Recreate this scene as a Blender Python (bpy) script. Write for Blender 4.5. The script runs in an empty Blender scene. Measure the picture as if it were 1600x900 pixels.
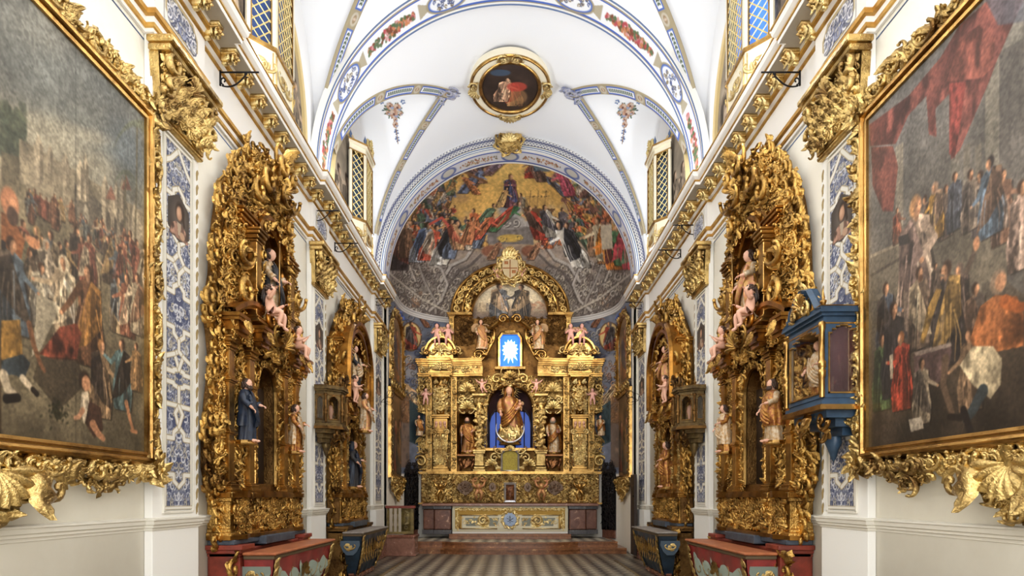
import bpy, math, random
import numpy as np
from mathutils import Vector, Matrix

PI = math.pi
rng = np.random.RandomState(7)
COL = bpy.context.scene.collection

# ------------------------------------------------------------------ mesh building
class MB:
    def __init__(s):
        s.V = []; s.n = 0; s.F = []; s.S = []; s.M = []
    def add(s, V, F, smooth=True, mat=0):
        V = np.asarray(V, dtype=np.float64).reshape(-1, 3)
        if isinstance(F, np.ndarray):
            s.F.append(F + s.n)
            k = len(F)
        else:
            for f in F:
                s.F.append(np.array([f], dtype=np.int64) + s.n)
            k = len(F)
        s.V.append(V); s.n += len(V)
        s.S.append(np.full(k, smooth)); s.M.append(np.full(k, mat, dtype=np.int32))
        return s
    def put(s, T, M=None, smooth=True, mat=0):
        V, F = T
        V = np.asarray(V, dtype=np.float64)
        if M is not None:
            A = np.array(M)
            V = V @ A[:3, :3].T + A[:3, 3]
        return s.add(V, F, smooth, mat)
    def mesh(s, name, mats):
        me = bpy.data.meshes.new(name)
        if s.n == 0:
            return me
        V = np.concatenate(s.V).astype(np.float32)
        tot = np.concatenate([np.full(len(f), f.shape[1], dtype=np.int32) for f in s.F])
        idx = np.concatenate([f.ravel() for f in s.F]).astype(np.int32)
        me.vertices.add(len(V)); me.vertices.foreach_set('co', V.ravel())
        me.loops.add(len(idx)); me.loops.foreach_set('vertex_index', idx)
        me.polygons.add(len(tot))
        st = np.concatenate([[0], np.cumsum(tot)[:-1]]).astype(np.int32)
        me.polygons.foreach_set('loop_start', st)
        me.polygons.foreach_set('loop_total', tot)
        if not isinstance(mats, (list, tuple)): mats = [mats]
        for m in mats: me.materials.append(m)
        me.polygons.foreach_set('material_index', np.concatenate(s.M))
        me.polygons.foreach_set('use_smooth', np.concatenate(s.S))
        me.update(calc_edges=True)
        return me
    def build(s, name, mats, parent=None, loc=None, rot=None):
        o = bpy.data.objects.new(name, s.mesh(name, mats))
        COL.objects.link(o)
        if parent is not None: o.parent = parent
        if loc is not None: o.location = loc
        if rot is not None: o.rotation_euler = rot
        return o

def tag(o, label=None, cat=None, group=None, kind=None):
    if label: o['label'] = label
    if cat: o['category'] = cat
    if group: o['group'] = group
    if kind: o['kind'] = kind
    return o
def empty(name, loc=(0, 0, 0), rz=0.0, label=None, cat=None, group=None, kind=None):
    o = bpy.data.objects.new(name, None); COL.objects.link(o)
    o.location = loc; o.rotation_euler = (0, 0, rz)
    return tag(o, label, cat, group, kind)
def copy_tree(o, parent=None):
    c = o.copy(); COL.objects.link(c)
    if parent is not None: c.parent = parent
    for ch in list(o.children): copy_tree(ch, c)
    return c

def mat_at(x, y, z, s=1.0, rot=0.0, sy=None, flip=False, dz=1.0):
    """template plane XY (+Z towards viewer) -> local plane XZ facing -Y"""
    sy = s if sy is None else sy
    c, n = math.cos(rot), math.sin(rot)
    fx = -1.0 if flip else 1.0
    A = np.eye(4)
    # template x,y rotated
    A[0, 0] = c * s * fx; A[0, 1] = -n * sy; A[0, 2] = 0
    A[1, 0] = 0; A[1, 1] = 0; A[1, 2] = -s * dz
    A[2, 0] = n * s * fx; A[2, 1] = c * sy; A[2, 2] = 0
    A[:3, 3] = (x, y, z)
    return A
def T4(x=0, y=0, z=0, s=(1, 1, 1), rz=0.0, rx=0.0, ry=0.0):
    m = Matrix.Translation((x, y, z)) @ Matrix.Rotation(rz, 4, 'Z') @ Matrix.Rotation(ry, 4, 'Y') @ Matrix.Rotation(rx, 4, 'X')
    if not hasattr(s, '__len__'): s = (s, s, s)
    return np.array(m @ Matrix.Diagonal((*s, 1)))

# ------------------------------------------------------------------ primitives -> (V, F)
def box(x0, x1, y0, y1, z0, z1, b=0.0):
    if b <= 0:
        V = [(x0, y0, z0), (x1, y0, z0), (x1, y1, z0), (x0, y1, z0), (x0, y0, z1), (x1, y0, z1), (x1, y1, z1), (x0, y1, z1)]
        F = np.array([(0, 3, 2, 1), (4, 5, 6, 7), (0, 1, 5, 4), (1, 2, 6, 5), (2, 3, 7, 6), (3, 0, 4, 7)])
        return np.array(V, float), F
    P = [(x0 + b, y0), (x1 - b, y0), (x1, y0 + b), (x1, y1 - b), (x1 - b, y1), (x0 + b, y1), (x0, y1 - b), (x0, y0 + b)]
    Q = [(x0 + b, y0 + b), (x1 - b, y0 + b), (x1 - b, y0 + b), (x1 - b, y1 - b), (x1 - b, y1 - b), (x0 + b, y1 - b), (x0 + b, y1 - b), (x0 + b, y0 + b)]
    V = [(*q, z0) for q in Q] + [(*p, z0 + b) for p in P] + [(*p, z1 - b) for p in P] + [(*q, z1) for q in Q]
    F = []
    for l in range(3):
        for i in range(8):
            j = (i + 1) % 8
            F.append([l * 8 + i, l * 8 + j, l * 8 + 8 + j, l * 8 + 8 + i])
    F.append([7, 6, 5, 4, 3, 2, 1, 0]); F.append([24 + i for i in range(8)])
    return np.array(V, float), F
def grid_faces(nr, nc, wrap=False):
    a = np.arange(nr - 1)[:, None] * nc
    c = np.arange(nc if wrap else nc - 1)[None, :]
    d = (c + 1) % nc
    return np.stack([a + c, a + d, a + nc + d, a + nc + c], -1).reshape(-1, 4)
def frames(P):
    P = np.asarray(P, float); n = len(P)
    T = np.gradient(P, axis=0); T /= np.linalg.norm(T, axis=1)[:, None] + 1e-12
    ref = np.array([0, 0, 1.0]) if abs(T[0][2]) < .9 else np.array([1.0, 0, 0])
    N = np.zeros_like(P); v = ref - T[0] * ref.dot(T[0]); v /= np.linalg.norm(v)
    for i in range(n):
        v = v - T[i] * v.dot(T[i]); v /= np.linalg.norm(v) + 1e-12; N[i] = v
    return T, N, np.cross(T, N)
def tube(P, R, k=6, cap=True, flat=1.0):
    P = np.asarray(P, float); n = len(P)
    R = np.full(n, R, float) if np.isscalar(R) else np.asarray(R, float)
    T, N, B = frames(P)
    a = np.arange(k) / k * 2 * PI
    V = P[:, None, :] + R[:, None, None] * (np.cos(a)[None, :, None] * N[:, None, :] * flat + np.sin(a)[None, :, None] * B[:, None, :])
    V = V.reshape(-1, 3)
    F = grid_faces(n, k, True)
    if cap:
        V = np.vstack([V, P[0], P[-1]])
        i = np.arange(k); j = (i + 1) % k
        c0 = np.stack([j, i, np.full(k, n * k), np.full(k, n * k)], -1)
        c1 = np.stack([(n - 1) * k + i, (n - 1) * k + j, np.full(k, n * k + 1), np.full(k, n * k + 1)], -1)
        F = [F, c0[:, :3], c1[:, :3]]
    return V, F
_add0 = MB.add
def _add(s, V, F, smooth=True, mat=0):
    if isinstance(F, list) and len(F) and isinstance(F[0], np.ndarray):
        V = np.asarray(V, dtype=np.float64).reshape(-1, 3)
        for f in F:
            s.F.append(f + s.n); s.S.append(np.full(len(f), smooth)); s.M.append(np.full(len(f), mat, dtype=np.int32))
        s.V.append(V); s.n += len(V)
        return s
    return _add0(s, V, F, smooth, mat)
MB.add = _add
def lathe(prof, k=16, a0=0.0, a1=2 * PI, squash=1.0):
    """prof list of (r,z) -> around z"""
    prof = np.asarray(prof, float); full = abs(a1 - a0 - 2 * PI) < 1e-6
    a = a0 + (a1 - a0) * (np.arange(k) / (k if full else k - 1))
    V = np.stack([prof[:, 0][:, None] * np.cos(a)[None], prof[:, 0][:, None] * np.sin(a)[None] * squash, np.repeat(prof[:, 1][:, None], k, 1)], -1)
    return V.reshape(-1, 3), grid_faces(len(prof), k, full)
def sphere(cx, cy, cz, rx, ry=None, rz=None, k=10, m=7):
    ry = rx if ry is None else ry; rz = rx if rz is None else rz
    th = np.linspace(-PI / 2, PI / 2, m)
    V, F = lathe([(math.cos(t) + 1e-5, math.sin(t)) for t in th], k)
    return V * np.array([rx, ry, rz]) + np.array([cx, cy, cz]), F
def prism(poly, y0, y1):
    """poly in XZ, extruded along y"""
    n = len(poly)
    V = [(p[0], y0, p[1]) for p in poly] + [(p[0], y1, p[1]) for p in poly]
    F = [list(range(n)), list(range(2 * n - 1, n - 1, -1))] + [[i, (i + 1) % n, n + (i + 1) % n, n + i][::-1] for i in range(n)]
    return np.array(V, float), F
def sweep_plan(path, prof, closed=False, side=1.0):
    """path of (x,y) in plan, prof of (offset,z): offset goes to the left of the path * side. Mitred."""
    P = np.asarray(path, float); n = len(P)
    D = []
    for i in range(n - 1 + (1 if closed else 0)):
        d = P[(i + 1) % n] - P[i]; D.append(d / (np.linalg.norm(d) + 1e-12))
    Nn = [np.array([-d[1], d[0]]) * side for d in D]
    M = []
    for i in range(n):
        if closed: a, b = Nn[i - 1], Nn[i]
        else: a, b = (Nn[max(i - 1, 0)], Nn[min(i, n - 2)])
        m = a + b; m = m / (m.dot(m) + 1e-9) * 2
        M.append(m)
    prof = np.asarray(prof, float)
    V = np.zeros((n, len(prof), 3))
    for i in range(n):
        V[i, :, 0] = P[i][0] + M[i][0] * prof[:, 0]
        V[i, :, 1] = P[i][1] + M[i][1] * prof[:, 0]
        V[i, :, 2] = prof[:, 1]
    if closed: V = np.concatenate([V, V[:1]])
    return V.reshape(-1, 3), grid_faces(len(V), len(prof))
def sweep_xz(path, prof, y0=0.0, closed=False, side=1.0):
    """moulding in an XZ elevation: path (x,z); prof (offset in plane, projection towards -y)."""
    V, F = sweep_plan(path, prof, closed, side)
    return np.stack([V[:, 0], y0 - V[:, 2], V[:, 1]], -1), F

# ------------------------------------------------------------------ carved ornament templates (XY plane, +Z relief, about unit size)
def _curv(kf, n, L, s0=-1, s1=1):
    s = np.linspace(s0, s1, n); ds = (s1 - s0) / (n - 1) * L
    k = kf(s); th = np.cumsum(k) * ds; th -= th[n // 2]
    x = np.cumsum(np.cos(th)) * ds; y = np.cumsum(np.sin(th)) * ds
    x -= (x.max() + x.min()) / 2; y -= (y.max() + y.min()) / 2
    sc = 1.0 / max(np.ptp(x), np.ptp(y))
    return s, x * sc, y * sc
def t_cscroll(n=25, k=6, r=.085):
    s, x, y = _curv(lambda s: 1.1 + 13 * np.abs(s) ** 3, n, 1.0)
    z = .10 + .16 * np.abs(s) ** 2 + .06
    R = r * (1.15 - .55 * np.abs(s)) ; R[0] = R[-1] = r * .9
    V, F = tube(np.stack([x, y, z], -1), R, k)
    return V, F
def t_sscroll(n=25, k=6, r=.08):
    s, x, y = _curv(lambda s: (1.0 * s + 13 * s ** 3), n, 1.0)
    z = .10 + .16 * np.abs(s) ** 2
    R = r * (1.2 - .6 * np.abs(s)); R[0] = R[-1] = r * .9
    return tube(np.stack([x, y, z], -1), R, k)
def t_volute(n=22, k=6, r=.12, turns=1.5):
    s = np.linspace(0, 1, n); a = turns * 2 * PI * s
    rr = .42 * (1 - s) ** .9 + .03
    return tube(np.stack([rr * np.cos(a), rr * np.sin(a), .08 + .22 * s], -1), r * (1 - .45 * s), k)
def t_leaf(nt=9, nu=7, bend=.5, lobes=3.5, curl=.45, w=.30):
    t = np.linspace(0, 1, nt)[:, None]; u = np.linspace(-1, 1, nu)[None]
    th = bend * t * 1.6
    cx = (1 - np.cos(th)) / (bend * 1.6 + 1e-6) if abs(bend) > .01 else 0 * t
    cy = np.sin(th) / (bend * 1.6 + 1e-6) if abs(bend) > .01 else t
    wd = w * np.sin(PI * np.clip(t, .04, .97) ** .75) * (1 + .28 * np.cos(lobes * 2 * PI * t)) + .02
    nx, ny = np.cos(th), -np.sin(th)
    X = cx + nx * u * wd; Y = cy + ny * u * wd - .12 * np.abs(u) * wd
    Z = .06 + curl * t ** 2.2 * (1 - .2 * t) + .16 * (1 - u ** 2) * wd / w - .05 * np.cos(u * 2 * PI) * 1.0 + 0 * t
    Y = Y - .5 + (0.18 * np.clip(t - .8, 0, 1) * -2)
    V = np.stack([X - float(np.mean(cx)), Y, Z], -1).reshape(-1, 3)
    return V, grid_faces(nt, nu)
def t_rosette(p=6):
    V = []; F = []
    n = 0; fs = []
    for i in range(p):
        v, f = t_leaf(5, 5, 0.01, 1.0, .25, .26)
        v = v.copy(); v[:, 1] += .5; v *= .5
        a = i / p * 2 * PI; c, s_ = math.cos(a), math.sin(a)
        v = np.stack([v[:, 0] * c - v[:, 1] * s_, v[:, 0] * s_ + v[:, 1] * c, v[:, 2]], -1)
        V.append(v); fs.append(f + n); n += len(v)
    v, f = sphere(0, 0, .14, .13, .13, .1, 8, 5)
    V.append(v); fs.append(f + n)
    return np.vstack(V), np.vstack(fs)
def t_shell(ribs=9, nt=7):
    nu = ribs * 4 + 1
    t = np.linspace(.12, 1, nt)[:, None]; u = np.linspace(-1, 1, nu)[None]
    a = u * 1.75
    rr = t * .55 * (1 + .09 * np.abs(np.cos(u * ribs * PI / 2)) * t)
    Z = .04 + .20 * np.sin(t * 2.2) + .15 * np.abs(np.cos(u * ribs * PI / 2)) * t - .05 * t
    V = np.stack([rr * np.sin(a), rr * np.cos(a) - .15, Z + 0 * u], -1).reshape(-1, 3)
    return V, grid_faces(nt, nu)
def merge(*parts):
    V = []; F = []; n = 0
    for v, f in parts:
        if isinstance(f, np.ndarray): f = [f]
        f2 = []
        for a in f:
            a = np.atleast_2d(np.array(a))
            if a.shape[1] == 3: a = np.hstack([a, a[:, 2:3]])
            f2.append(a)
        V.append(v); F += [a + n for a in f2]; n += len(v)
    F = np.vstack(F)
    tri = F[:, 2] == F[:, 3]
    out = [F[~tri]] + ([F[tri][:, :3]] if tri.any() else [])
    return np.vstack(V), out
def tf(T, x=0, y=0, s=1, r=0, z=0, flip=False):
    V = T[0].copy()
    if flip: V[:, 0] *= -1
    c, n = math.cos(r), math.sin(r)
    V = np.stack([(V[:, 0] * c - V[:, 1] * n) * s + x, (V[:, 0] * n + V[:, 1] * c) * s + y, V[:, 2] * s + z], -1)
    return V, T[1]
C_, S_, VO, LF, LF2, RO, SH = t_cscroll(), t_sscroll(), t_volute(), t_leaf(), t_leaf(9, 7, -.7, 2.5, .55, .34), t_rosette(), t_shell()
LFs = t_leaf(7, 5, .9, 2.5, .5, .3)
ACAN = merge(tf(LF, 0, .05, .9), tf(LFs, -.22, -.05, .62, .7), tf(LFs, .22, -.05, .62, -.7, flip=True))
RINC = merge(C_, tf(LFs, .25, .25, .5, -.4), tf(LFs, .22, -.25, .5, -2.4, flip=True), tf(LFs, -.1, .0, .55, 1.3))
SRIN = merge(S_, tf(LFs, .2, .1, .55, -.9), tf(LFs, -.2, -.1, .55, 2.2))
VLEAF = merge(VO, tf(LFs, .42, .15, .55, -.3), tf(LFs, -.35, -.3, .5, 2.4), tf(LFs, .1, .45, .5, .9, flip=True))
LIGHTSET = [C_, S_, VO, LFs, LFs, RO]
RICH = [RINC, SRIN, VLEAF, ACAN, C_, VLEAF, LF2]

def scatter(mb, inside, bb, s0, s1, n, y=0.0, tmpl=None, sym=True, seed=1, dz=.8, over=.40, surf=None, mat=0):
    """pack mirrored carved elements over the part of the XZ plane where inside(x,z)"""
    r = np.random.RandomState(seed); tmpl = tmpl or RICH; dz = dz * (1.7 if dz > .5 else 1)
    pts = []
    x0, x1, z0, z1 = bb
    tries = 0
    cell = {}
    cs = s1 * over * 2
    while len(pts) < n and tries < n * 14:
        tries += 1
        x = r.uniform(x0, x1); z = r.uniform(z0, z1); s = s0 + (s1 - s0) * r.rand() ** 1.8 * (1 - .6 * tries / (n * 14))
        if not inside(x, z): continue
        kx, kz = int(x / cs // 1), int(z / cs // 1); ok = True
        for a in (-1, 0, 1):
            for b in (-1, 0, 1):
                for (px, pz, ps) in cell.get((kx + a, kz + b), ()):
                    if (px - x) ** 2 + (pz - z) ** 2 < ((ps + s) * over * .5 * 1.1) ** 2: ok = False; break
                if not ok: break
            if not ok: break
        if not ok: continue
        cell.setdefault((kx, kz), []).append((x, z, s)); pts.append((x, z, s))
        T = tmpl[r.randint(len(tmpl))]; rot = r.uniform(0, 2 * PI); fl = r.rand() < .5
        yy = y if not callable(y) else y(x, z)
        mb.put(T, mat_at(x, yy, z, s, rot, flip=fl, dz=dz), mat=mat)
        if sym:
            yy = y if not callable(y) else y(-x, z)
            A = mat_at(x, yy, z, s, rot, flip=fl, dz=dz); A[0, :] *= -1
            mb.put(T, A, mat=mat)
    return pts

def along(mb, path, step, s, y=0.0, tmpl=None, seed=3, dz=.8, jit=.1, rot_off=0.0, alt=True, mat=0):
    """string of carved elements following a path (x,z)"""
    r = np.random.RandomState(seed); tmpl = tmpl or [RINC, VLEAF]; dz = dz * (1.5 if dz > .5 else 1)
    P = np.asarray(path, float); seg = np.linalg.norm(np.diff(P, axis=0), axis=1); L = np.concatenate([[0], np.cumsum(seg)])
    m = max(1, int(round(L[-1] / step)))
    for i in range(m):
        t = (i + .5) * L[-1] / m
        x = np.interp(t, L, P[:, 0]); z = np.interp(t, L, P[:, 1])
        x2 = np.interp(t + .01, L, P[:, 0]); z2 = np.interp(t + .01, L, P[:, 1]); x1 = np.interp(t - .01, L, P[:, 0]); z1 = np.interp(t - .01, L, P[:, 1])
        a = math.atan2(z2 - z1, x2 - x1) + rot_off + r.uniform(-jit, jit) * 3
        mb.put(tmpl[i % len(tmpl)], mat_at(x, y if not callable(y) else y(x, z), z, s * (1 + r.uniform(-jit, jit)), a, flip=(alt and i % 2 == 1), dz=dz), mat=mat)

# ------------------------------------------------------------------ materials
def nodes(name):
    m = bpy.data.materials.new(name); m.use_nodes = True
    nt = m.node_tree; b = nt.nodes['Principled BSDF']
    return m, nt, b
def N(nt, typ, **kw):
    n = nt.nodes.new(typ)
    for k, v in kw.items():
        if k in n.inputs: n.inputs[k].default_value = v
        else: setattr(n, k, v)
    return n
def srgb(*c):
    c = np.asarray(c if len(c) > 1 else c[0], float)
    if c.max() > 1.001: c = c / 255.
    return np.where(c <= .04045, c / 12.92, ((c + .055) / 1.055) ** 2.4)
def S4(*c): return (*[float(v) for v in srgb(*c)], 1.0)
def plain(name, col, rough=.6, metal=0.0, bump=0.0, bscale=30, var=0.0, col2=None, vscale=4, coat=0.0, spec=None):
    m, nt, b = nodes(name)
    b.inputs['Base Color'].default_value = S4(*col); b.inputs['Roughness'].default_value = rough; b.inputs['Metallic'].default_value = metal
    b.inputs['Coat Weight'].default_value = coat
    if spec is not None: b.inputs['Specular IOR Level'].default_value = spec
    tc = N(nt, 'ShaderNodeTexCoord')
    if col2 is not None:
        nz = N(nt, 'ShaderNodeTexNoise', Scale=vscale, Detail=6.0, Roughness=.62)
        nt.links.new(tc.outputs['Object'], nz.inputs['Vector'])
        cr = N(nt, 'ShaderNodeValToRGB'); cr.color_ramp.elements[0].position = .38; cr.color_ramp.elements[1].position = .62
        cr.color_ramp.elements[0].color = S4(*col2); cr.color_ramp.elements[1].color = S4(*col)
        nt.links.new(nz.outputs['Fac'], cr.inputs['Fac']); nt.links.new(cr.outputs['Color'], b.inputs['Base Color'])
    if bump > 0:
        nz2 = N(nt, 'ShaderNodeTexNoise', Scale=bscale, Detail=3.0)
        nt.links.new(tc.outputs['Object'], nz2.inputs['Vector'])
        bp = N(nt, 'ShaderNodeBump', Strength=bump, Distance=.02)
        nt.links.new(nz2.outputs['Fac'], bp.inputs['Height']); nt.links.new(bp.outputs['Normal'], b.inputs['Normal'])
    return m
def goldmat(name, c1, c2, rough=.36, vscale=3.0, bump=.6, bscale=32, metal=1.0):
    m, nt, b = nodes(name)
    tc = N(nt, 'ShaderNodeTexCoord')
    nz = N(nt, 'ShaderNodeTexNoise', Scale=vscale, Detail=8.0, Roughness=.7)
    cr = N(nt, 'ShaderNodeValToRGB'); cr.color_ramp.elements[0].position = .36; cr.color_ramp.elements[1].position = .56
    cr.color_ramp.elements[0].color = S4(*c2); cr.color_ramp.elements[1].color = S4(*c1)
    nt.links.new(tc.outputs['Object'], nz.inputs['Vector']); nt.links.new(nz.outputs['Fac'], cr.inputs['Fac'])
    nt.links.new(cr.outputs['Color'], b.inputs['Base Color'])
    b.inputs['Metallic'].default_value = metal; b.inputs['Roughness'].default_value = rough
    nz2 = N(nt, 'ShaderNodeTexNoise', Scale=bscale, Detail=4.0, Distortion=1.5)
    nt.links.new(tc.outputs['Object'], nz2.inputs['Vector'])
    bp = N(nt, 'ShaderNodeBump', Strength=bump, Distance=.02)
    nt.links.new(nz2.outputs['Fac'], bp.inputs['Height']); nt.links.new(bp.outputs['Normal'], b.inputs['Normal'])
    return m
def paintmat(name, rough=.55, bump=.0, coat=0.0, spec=.3):
    m, nt, b = nodes(name)
    a = N(nt, 'ShaderNodeVertexColor'); a.layer_name = 'Col'
    nt.links.new(a.outputs['Color'], b.inputs['Base Color']); b.inputs['Roughness'].default_value = rough
    b.inputs['Coat Weight'].default_value = coat; b.inputs['Coat Roughness'].default_value = .3
    b.inputs['Specular IOR Level'].default_value = spec
    return m
def emis(name, col, strength):
    m, nt, b = nodes(name)
    b.inputs['Base Color'].default_value = S4(*col); b.inputs['Emission Color'].default_value = S4(*col); b.inputs['Emission Strength'].default_value = strength
    return m
def marble(name, c1, c2, c3, scale=6, rough=.25):
    m, nt, b = nodes(name)
    tc = N(nt, 'ShaderNodeTexCoord'); nz = N(nt, 'ShaderNodeTexNoise', Scale=scale, Detail=9.0, Roughness=.7, Distortion=1.2)
    nt.links.new(tc.outputs['Object'], nz.inputs['Vector'])
    cr = N(nt, 'ShaderNodeValToRGB'); e = cr.color_ramp.elements
    e[0].position = .32; e[0].color = S4(*c2); e[1].position = .62; e[1].color = S4(*c1)
    x = e.new(.66); x.color = S4(*c3); x = e.new(.70); x.color = S4(*c1)
    nt.links.new(nz.outputs['Fac'], cr.inputs['Fac']); nt.links.new(cr.outputs['Color'], b.inputs['Base Color'])
    b.inputs['Roughness'].default_value = rough
    return m

G = {}
G['gold'] = goldmat('gilding', (226, 196, 128), (118, 88, 50), .33)
G['goldb'] = goldmat('bright_gilding', (246, 224, 160), (184, 148, 90), .30)
G['goldd'] = goldmat('shaded_aged_gilding', (132, 98, 56), (70, 48, 28), .42)  # darker gilding; behind carving its tone stands in for crevice shade
G['goldf'] = goldmat('smooth_gilding', (198, 158, 92), (126, 92, 48), .28, bump=.10)
G['plaster'] = plain('white_plaster', (238, 237, 232), .85, bump=.05, bscale=8)
G['wall'] = plain('cream_plaster', (236, 232, 219), .85, bump=.06, bscale=6, col2=(230, 225, 211), vscale=1.5)
G['vault'] = plain('vault_plaster', (238, 240, 244), .9, bump=.05, bscale=5)
G['dado'] = plain('grey_plaster', (222, 218, 206), .8)
G['stucco'] = plain('stucco_moulding', (232, 230, 226), .6)
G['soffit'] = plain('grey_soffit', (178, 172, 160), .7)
G['blueline'] = plain('blue_line_paint', (92, 112, 150), .7)
G['redmarble'] = marble('red_marble', (142, 92, 72), (100, 62, 48), (214, 184, 156), 5)
G['greymarble'] = marble('grey_marble', (84, 82, 84), (56, 54, 56), (150, 150, 150), 6)
G['iron'] = plain('black_iron', (28, 27, 30), .5, .7)
G['darkwood'] = plain('dark_wood', (44, 30, 22), .55)
G['skin'] = plain('painted_flesh', (226, 176, 150), .45, spec=.4)
G['skinp'] = plain('pink_flesh', (236, 180, 168), .4, spec=.4)
G['hair'] = plain('brown_hair', (62, 42, 30), .6)
G['hairg'] = plain('grey_hair', (130, 118, 104), .7)
G['robeblue'] = plain('deep_blue_robe', (34, 46, 66), .5, col2=(22, 28, 40), vscale=9)
G['robeblack'] = plain('black_robe', (30, 30, 34), .6, col2=(46, 44, 46), vscale=9)
G['robegold'] = plain('gilded_brocade', (190, 140, 66), .38, .6, col2=(128, 66, 42), vscale=22)
G['robered'] = plain('rose_brocade', (190, 120, 96), .42, .3, col2=(200, 160, 90), vscale=22)
G['robewhite'] = plain('pale_brocade', (206, 190, 164), .45, .3, col2=(176, 136, 84), vscale=20)
G['silver'] = plain('silver', (214, 214, 220), .3, .9, bump=.2)
G['wingw'] = plain('pale_wing', (176, 140, 98), .5)
G['wingd'] = plain('dark_wing', (50, 44, 42), .6)
G['paint'] = paintmat('oil_paint', .5, coat=.12)
G['fresco'] = paintmat('fresco_paint', .85)
G['tile'] = paintmat('painted_stucco', .6)
# ------------------------------------------------------------------ brush painter (numpy), colours end up as a colour attribute
class Cv:
    def __init__(s, w, h, col=(128, 128, 128)):
        s.w, s.h = w, h; s.a = np.zeros((h, w, 3)); s.a[:] = np.array(col) / 255.
        s.r = np.random.RandomState(w * 7 + h)
    def _bb(s, x0, x1, y0, y1):
        return max(0, int(x0)), min(s.w, int(x1) + 2), max(0, int(y0)), min(s.h, int(y1) + 2)
    def _mix(s, sl, m, col):
        c = np.array(col, float)
        if c.max() > 1.5 or c.ndim == 1 and c.max() > 1: c = c / 255.
        s.a[sl] = s.a[sl] * (1 - m[..., None]) + c * m[..., None]
    def ell(s, cx, cy, rx, ry, col, al=1.0, rot=0.0, soft=.25):
        R = max(rx, ry) * (1 + soft) + 1
        x0, x1, y0, y1 = s._bb(cx - R, cx + R, cy - R, cy + R)
        if x0 >= x1 or y0 >= y1: return
        Y, X = np.mgrid[y0:y1, x0:x1]; X = X - cx; Y = Y - cy; c, n = math.cos(rot), math.sin(rot)
        d = np.sqrt(((X * c + Y * n) / max(rx, .4)) ** 2 + ((-X * n + Y * c) / max(ry, .4)) ** 2)
        m = np.clip((1 + soft * .5 - d) / max(soft, 1.2 / max(min(rx, ry), .5)), 0, 1) * al
        s._mix((slice(y0, y1), slice(x0, x1)), m, col)
    def stroke(s, P, w, col, al=1.0, w2=None, soft=1.0):
        P = np.asarray(P, float)
        w2 = w if w2 is None else w2; W = max(w, w2)
        x0, x1, y0, y1 = s._bb(P[:, 0].min() - W - 1, P[:, 0].max() + W + 1, P[:, 1].min() - W - 1, P[:, 1].max() + W + 1)
        if x0 >= x1 or y0 >= y1: return
        Y, X = np.mgrid[y0:y1, x0:x1]; m = np.zeros(X.shape); n = len(P) - 1
        for i in range(n):
            a, b = P[i], P[i + 1]; d = b - a; L = d.dot(d) + 1e-9
            t = np.clip(((X - a[0]) * d[0] + (Y - a[1]) * d[1]) / L, 0, 1)
            dist = np.hypot(X - a[0] - t * d[0], Y - a[1] - t * d[1])
            ww = (w + (w2 - w) * (i + t) / n) * .5
            m = np.maximum(m, np.clip((ww - dist) / soft + .5, 0, 1))
        s._mix((slice(y0, y1), slice(x0, x1)), m * al, col)
    def poly(s, P, col, al=1.0, fold=None, fs=8, famp=.35, fdir=0.0):
        P = np.asarray(P, float)
        x0, x1, y0, y1 = s._bb(P[:, 0].min(), P[:, 0].max(), P[:, 1].min(), P[:, 1].max())
        if x0 >= x1 or y0 >= y1: return
        Y, X = np.mgrid[y0:y1, x0:x1]; X = X + .01; Y = Y + .013
        ins = np.zeros(X.shape, bool)
        for i in range(len(P)):
            a, b = P[i], P[(i + 1) % len(P)]
            if a[1] == b[1]: continue
            c = ((a[1] > Y) != (b[1] > Y)) & (X < (b[0] - a[0]) * (Y - a[1]) / (b[1] - a[1]) + a[0])
            ins ^= c
        m = ins * al
        if fold is not None:
            ph = fold * 7.3
            nz = fnoise(X.shape[1], X.shape[0], max(4, fs * 2.5), int(fold * 31) % 97, .5, 3)
            v = np.sin((X * math.cos(fdir) + Y * math.sin(fdir) * .6) / fs * .8 + ph + 2.6 * nz) * .5 + nz * .8 - .15
            c = np.array(col, float) / 255.
            C = np.clip(c[None, None] * (1 + famp * v[..., None]), 0, 1)
            sl = (slice(y0, y1), slice(x0, x1))
            s.a[sl] = s.a[sl] * (1 - m[..., None]) + C * m[..., None]
        else: s._mix((slice(y0, y1), slice(x0, x1)), m, col)
    def vgrad(s, stops):
        y = np.linspace(0, 1, s.h); t = [q[0] for q in stops]
        for k in range(3): s.a[:, :, k] = np.interp(y, t, [q[1][k] / 255. for q in stops])[:, None]
    def blur(s, n=1):
        for _ in range(n):
            p = np.pad(s.a, ((1, 1), (1, 1), (0, 0)), 'edge'); s.a = p[1:-1, 1:-1] * .4 + (p[:-2, 1:-1] + p[2:, 1:-1] + p[1:-1, :-2] + p[1:-1, 2:]) * .15
    def noise(s, sc, amp, seed=0, stretch=1.0, octs=4):
        v = fnoise(s.w, s.h, sc, seed, stretch, octs)
        s.a *= np.clip(1 + amp * v[..., None], 0, 3)
        return v
    def fig(s, x, y, h, robe, skin=(190, 140, 104), robe2=None, face=0, lean=0.0, arm=None, hair=(54, 38, 28), hood=False, seed=0, beard=False, sit=False):
        """standing/sitting draped figure, feet at (x,y), height h px"""
        r = np.random.RandomState(int(seed * 13 + x + y * 3) % 99991)
        w = h * .15; top = y - h; lx = lean * h
        sh = y - h * .80
        hh = h * .085
        d = 1 if face >= 0 else -1
        P = [(x - w * 1.25, y), (x - w * 1.5 + lx * .3, y - h * .30), (x - w * 1.05 + lx * .7, y - h * .55), (x - w * 1.1 + lx, sh + hh * .2), (x - w * .35 + lx, sh - hh * .5), (x + w * .35 + lx, sh - hh * .5), (x + w * 1.1 + lx, sh + hh * .2), (x + w * 1.1 + lx * .7, y - h * .55), (x + w * 1.55 + lx * .3, y - h * .28), (x + w * 1.3, y)]
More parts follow.
